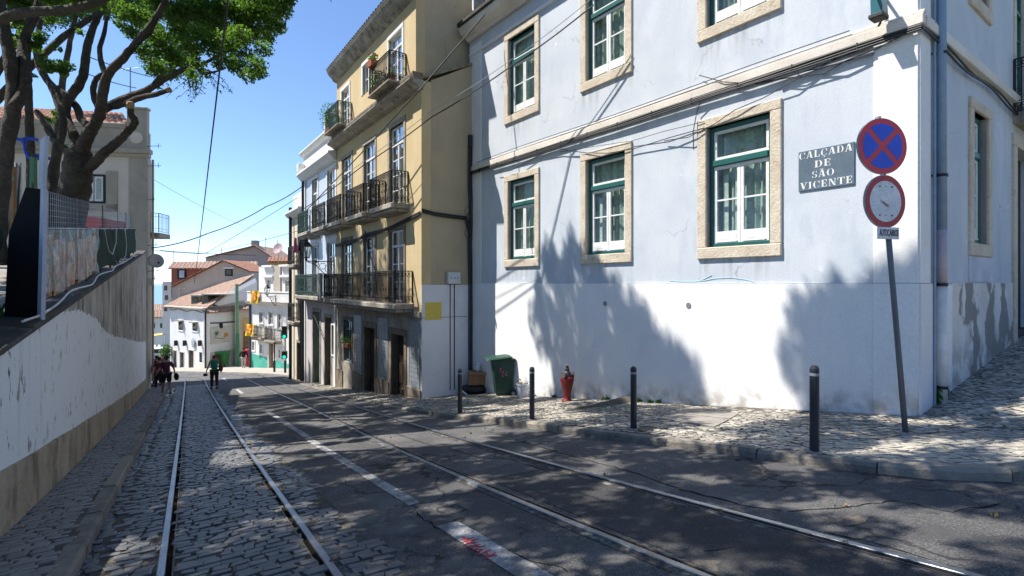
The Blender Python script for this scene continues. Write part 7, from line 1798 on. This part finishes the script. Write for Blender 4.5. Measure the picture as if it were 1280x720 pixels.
p = W(304.5, 461.2, 43.0); t, k = person('man in a black jacket and white trousers standing by the green pole', p, (-.2,.98), 1.76, top=(.012,.012,.014), legs=(.62,.60,.55), sleeve=1.4, stride=.05, arms=((.05,.0,.25),(.05,.0,.1)))
p = W(309.5, 458.6, 44.6); t, k = person('woman in a long red dress behind the man in the black jacket', p, (.3,.95), 1.80, top=(.55,.025,.03), dress=True, sleeve=1.4, stride=.04)
p = gpos(199, 488); person('man in dark clothes with a dark red top walking ahead of the maroon shirt', p, (-.85,.5), 1.70, top=(.11,.015,.02), legs=(.012,.012,.015), sleeve=.6, stride=.2)
p = gpos(196, 483); person('person dressed all in black at the head of the walkers by the left house corner', p, (-.85,.5), 1.74, top=(.012,.012,.015), legs=(.012,.012,.015), sleeve=1.4, stride=.22)
p = gpos(191, 476); person('person in a dark blue top furthest left among the walkers', p, (-.9,.4), 1.72, top=(.02,.025,.06), legs=(.02,.02,.025), sleeve=1.4, stride=.1)
p = gpos(203, 474); person('person in a grey top facing up the street behind the walkers', p, (.6,-.8), 1.70, top=(.10,.10,.11), legs=(.03,.03,.05), sleeve=.6, stride=.1)

# ------------------------------------------------------------------ overhead wires and facade cables
def wire(label, pts, r=.012, sag=0.0, name='overhead_wire', mat=None):
    t = thing(name, label, 'cable', pts[0]); b = MB(); P = []
    for a, c_ in zip(pts, pts[1:]):
        a, c_ = Vector(a), Vector(c_); n = 14
        for i in range(n): q_ = i/n; P.append(a.lerp(c_, q_)-Vector((0,0,sag*4*q_*(1-q_))))
    P.append(Vector(pts[-1])); b.tube(P, r, 5); b.build('strand', mat or CABLE, t); inv(t); return t
pts = []
for s in (-4, 6, 16, 26, 33): x, y = SWX(s, .40-.004*s); pts.append((x, y, -D(s)+5.55))
wire('tram contact wire over the left track, seen almost end on against the sky', pts, .012)
wire('black wire from the blue house eave slanting down past the yellow cornice', [W(606, 18, 14.8), W(524, 113, 14.0), W(455, 188, 16.8), W(384, 262, 22)], .018)
wire('thick black wire from the upper blue wall down to the white tiled house', [W(742, 6, 11.0), W(640, 82, 12.6), W(540, 146, 13.6), W(455, 206, 16.4), W(378, 262, 22)], .016, .04)
wire('thin grey wire running just above the thick black wire', [W(742, -4, 11.0), W(640, 74, 12.6), W(540, 138, 13.6), W(420, 226, 18.5)], .008, .04, mat=GREYM)
wire('sagging black cable crossing the sky from the beige house to the white tiled house', [W(189, 310, 26.5), W(262, 291, 27), W(333, 258, 27), W(384, 228, 27)], .028, .12)
wire('thin wire below the sagging black cable', [W(189, 312, 26.5), W(256, 317, 28), W(372, 247, 27.2)], .014, .05)
wire('thin wire falling from the beige house across the sky', [W(188, 222, 26.4), W(345, 297, 40)], .010, .3, mat=GREYM)
wire('low horizontal wire above the red brick house roof', [W(200, 313, 30), W(320, 319, 34)], .018, .05)
wire('wire from the far roofs up to the white tiled house', [W(258, 316, 40), W(388, 284, 26)], .014, .1)
wire('wire hanging between the aerials left of the sky', [W(108, 70, 20), W(188, 96, 26)], .02, .05); wire('second wire under the upper one beside the aerial', [W(108, 92, 20), W(170, 110, 26)], .02, .05)
fc_ = FB.thing('facade_cable', 'bundle of black cables clipped under the stone band of the blue house', 'cable'); b = MB()
for j, (dz, rr_) in enumerate(((-.02, .02), (-.055, .014), (-.085, .011))): b.tube([(a, .085+.006*j, 3.43+dz+.010*math.sin(a*1.9+j)) for a in lin(-.06, 11.3, 50)], rr_, 6)
b.tube([(a, .08, 3.66+.015*math.sin(a*.9)) for a in lin(.8, 11.0, 30)], .008, 5)
for j in range(2): b.tube([(-.07, .06-a, 3.38-.05*j+.04*math.sin(a*2.1+j)-.02*a) for a in lin(-.02, 8, 40)], .018, 6)
b.build('strand', CABLE, fc_)
for a in lin(.7, 10.8, 12): MB().box(a-.008, a+.008, .07, .105, 3.33, 3.45).build('clip', IRON, fc_)
lp_ = FB.thing('facade_cable', 'loose looping wires hanging across the blue wall above the right hand window', 'cable'); b = MB()
for pts, r_ in (([(1146,34),(1120,50),(1093,62),(1060,76),(1030,92),(995,97),(960,101),(925,108),(895,118),(878,126),(871,140),(868,165),(867,187)], .009), ([(1093,56),(1060,66),(1025,84),(990,104),(955,122),(920,138),(893,155),(862,172),(830,176)], .008), ([(1120,40),(1080,62),(1040,76),(1000,92),(950,105),(905,103),(874,94)], .008), ([(1093,66),(1050,80),(1010,88),(970,100)], .012), ([(880,160),(840,172),(792,186),(760,192),(731,191),(698,186),(670,196),(641,213),(622,217)], .009), ([(880,152),(830,165),(790,176),(740,184),(700,190)], .006)):
    b.tube([(FB.px(x, y, .06)[0], .06+.04*(i % 2), FB.px(x, y, .06)[1]) for i, (x, y) in enumerate(pts)], r_, 5)
b.build('strand', CABLE, lp_)
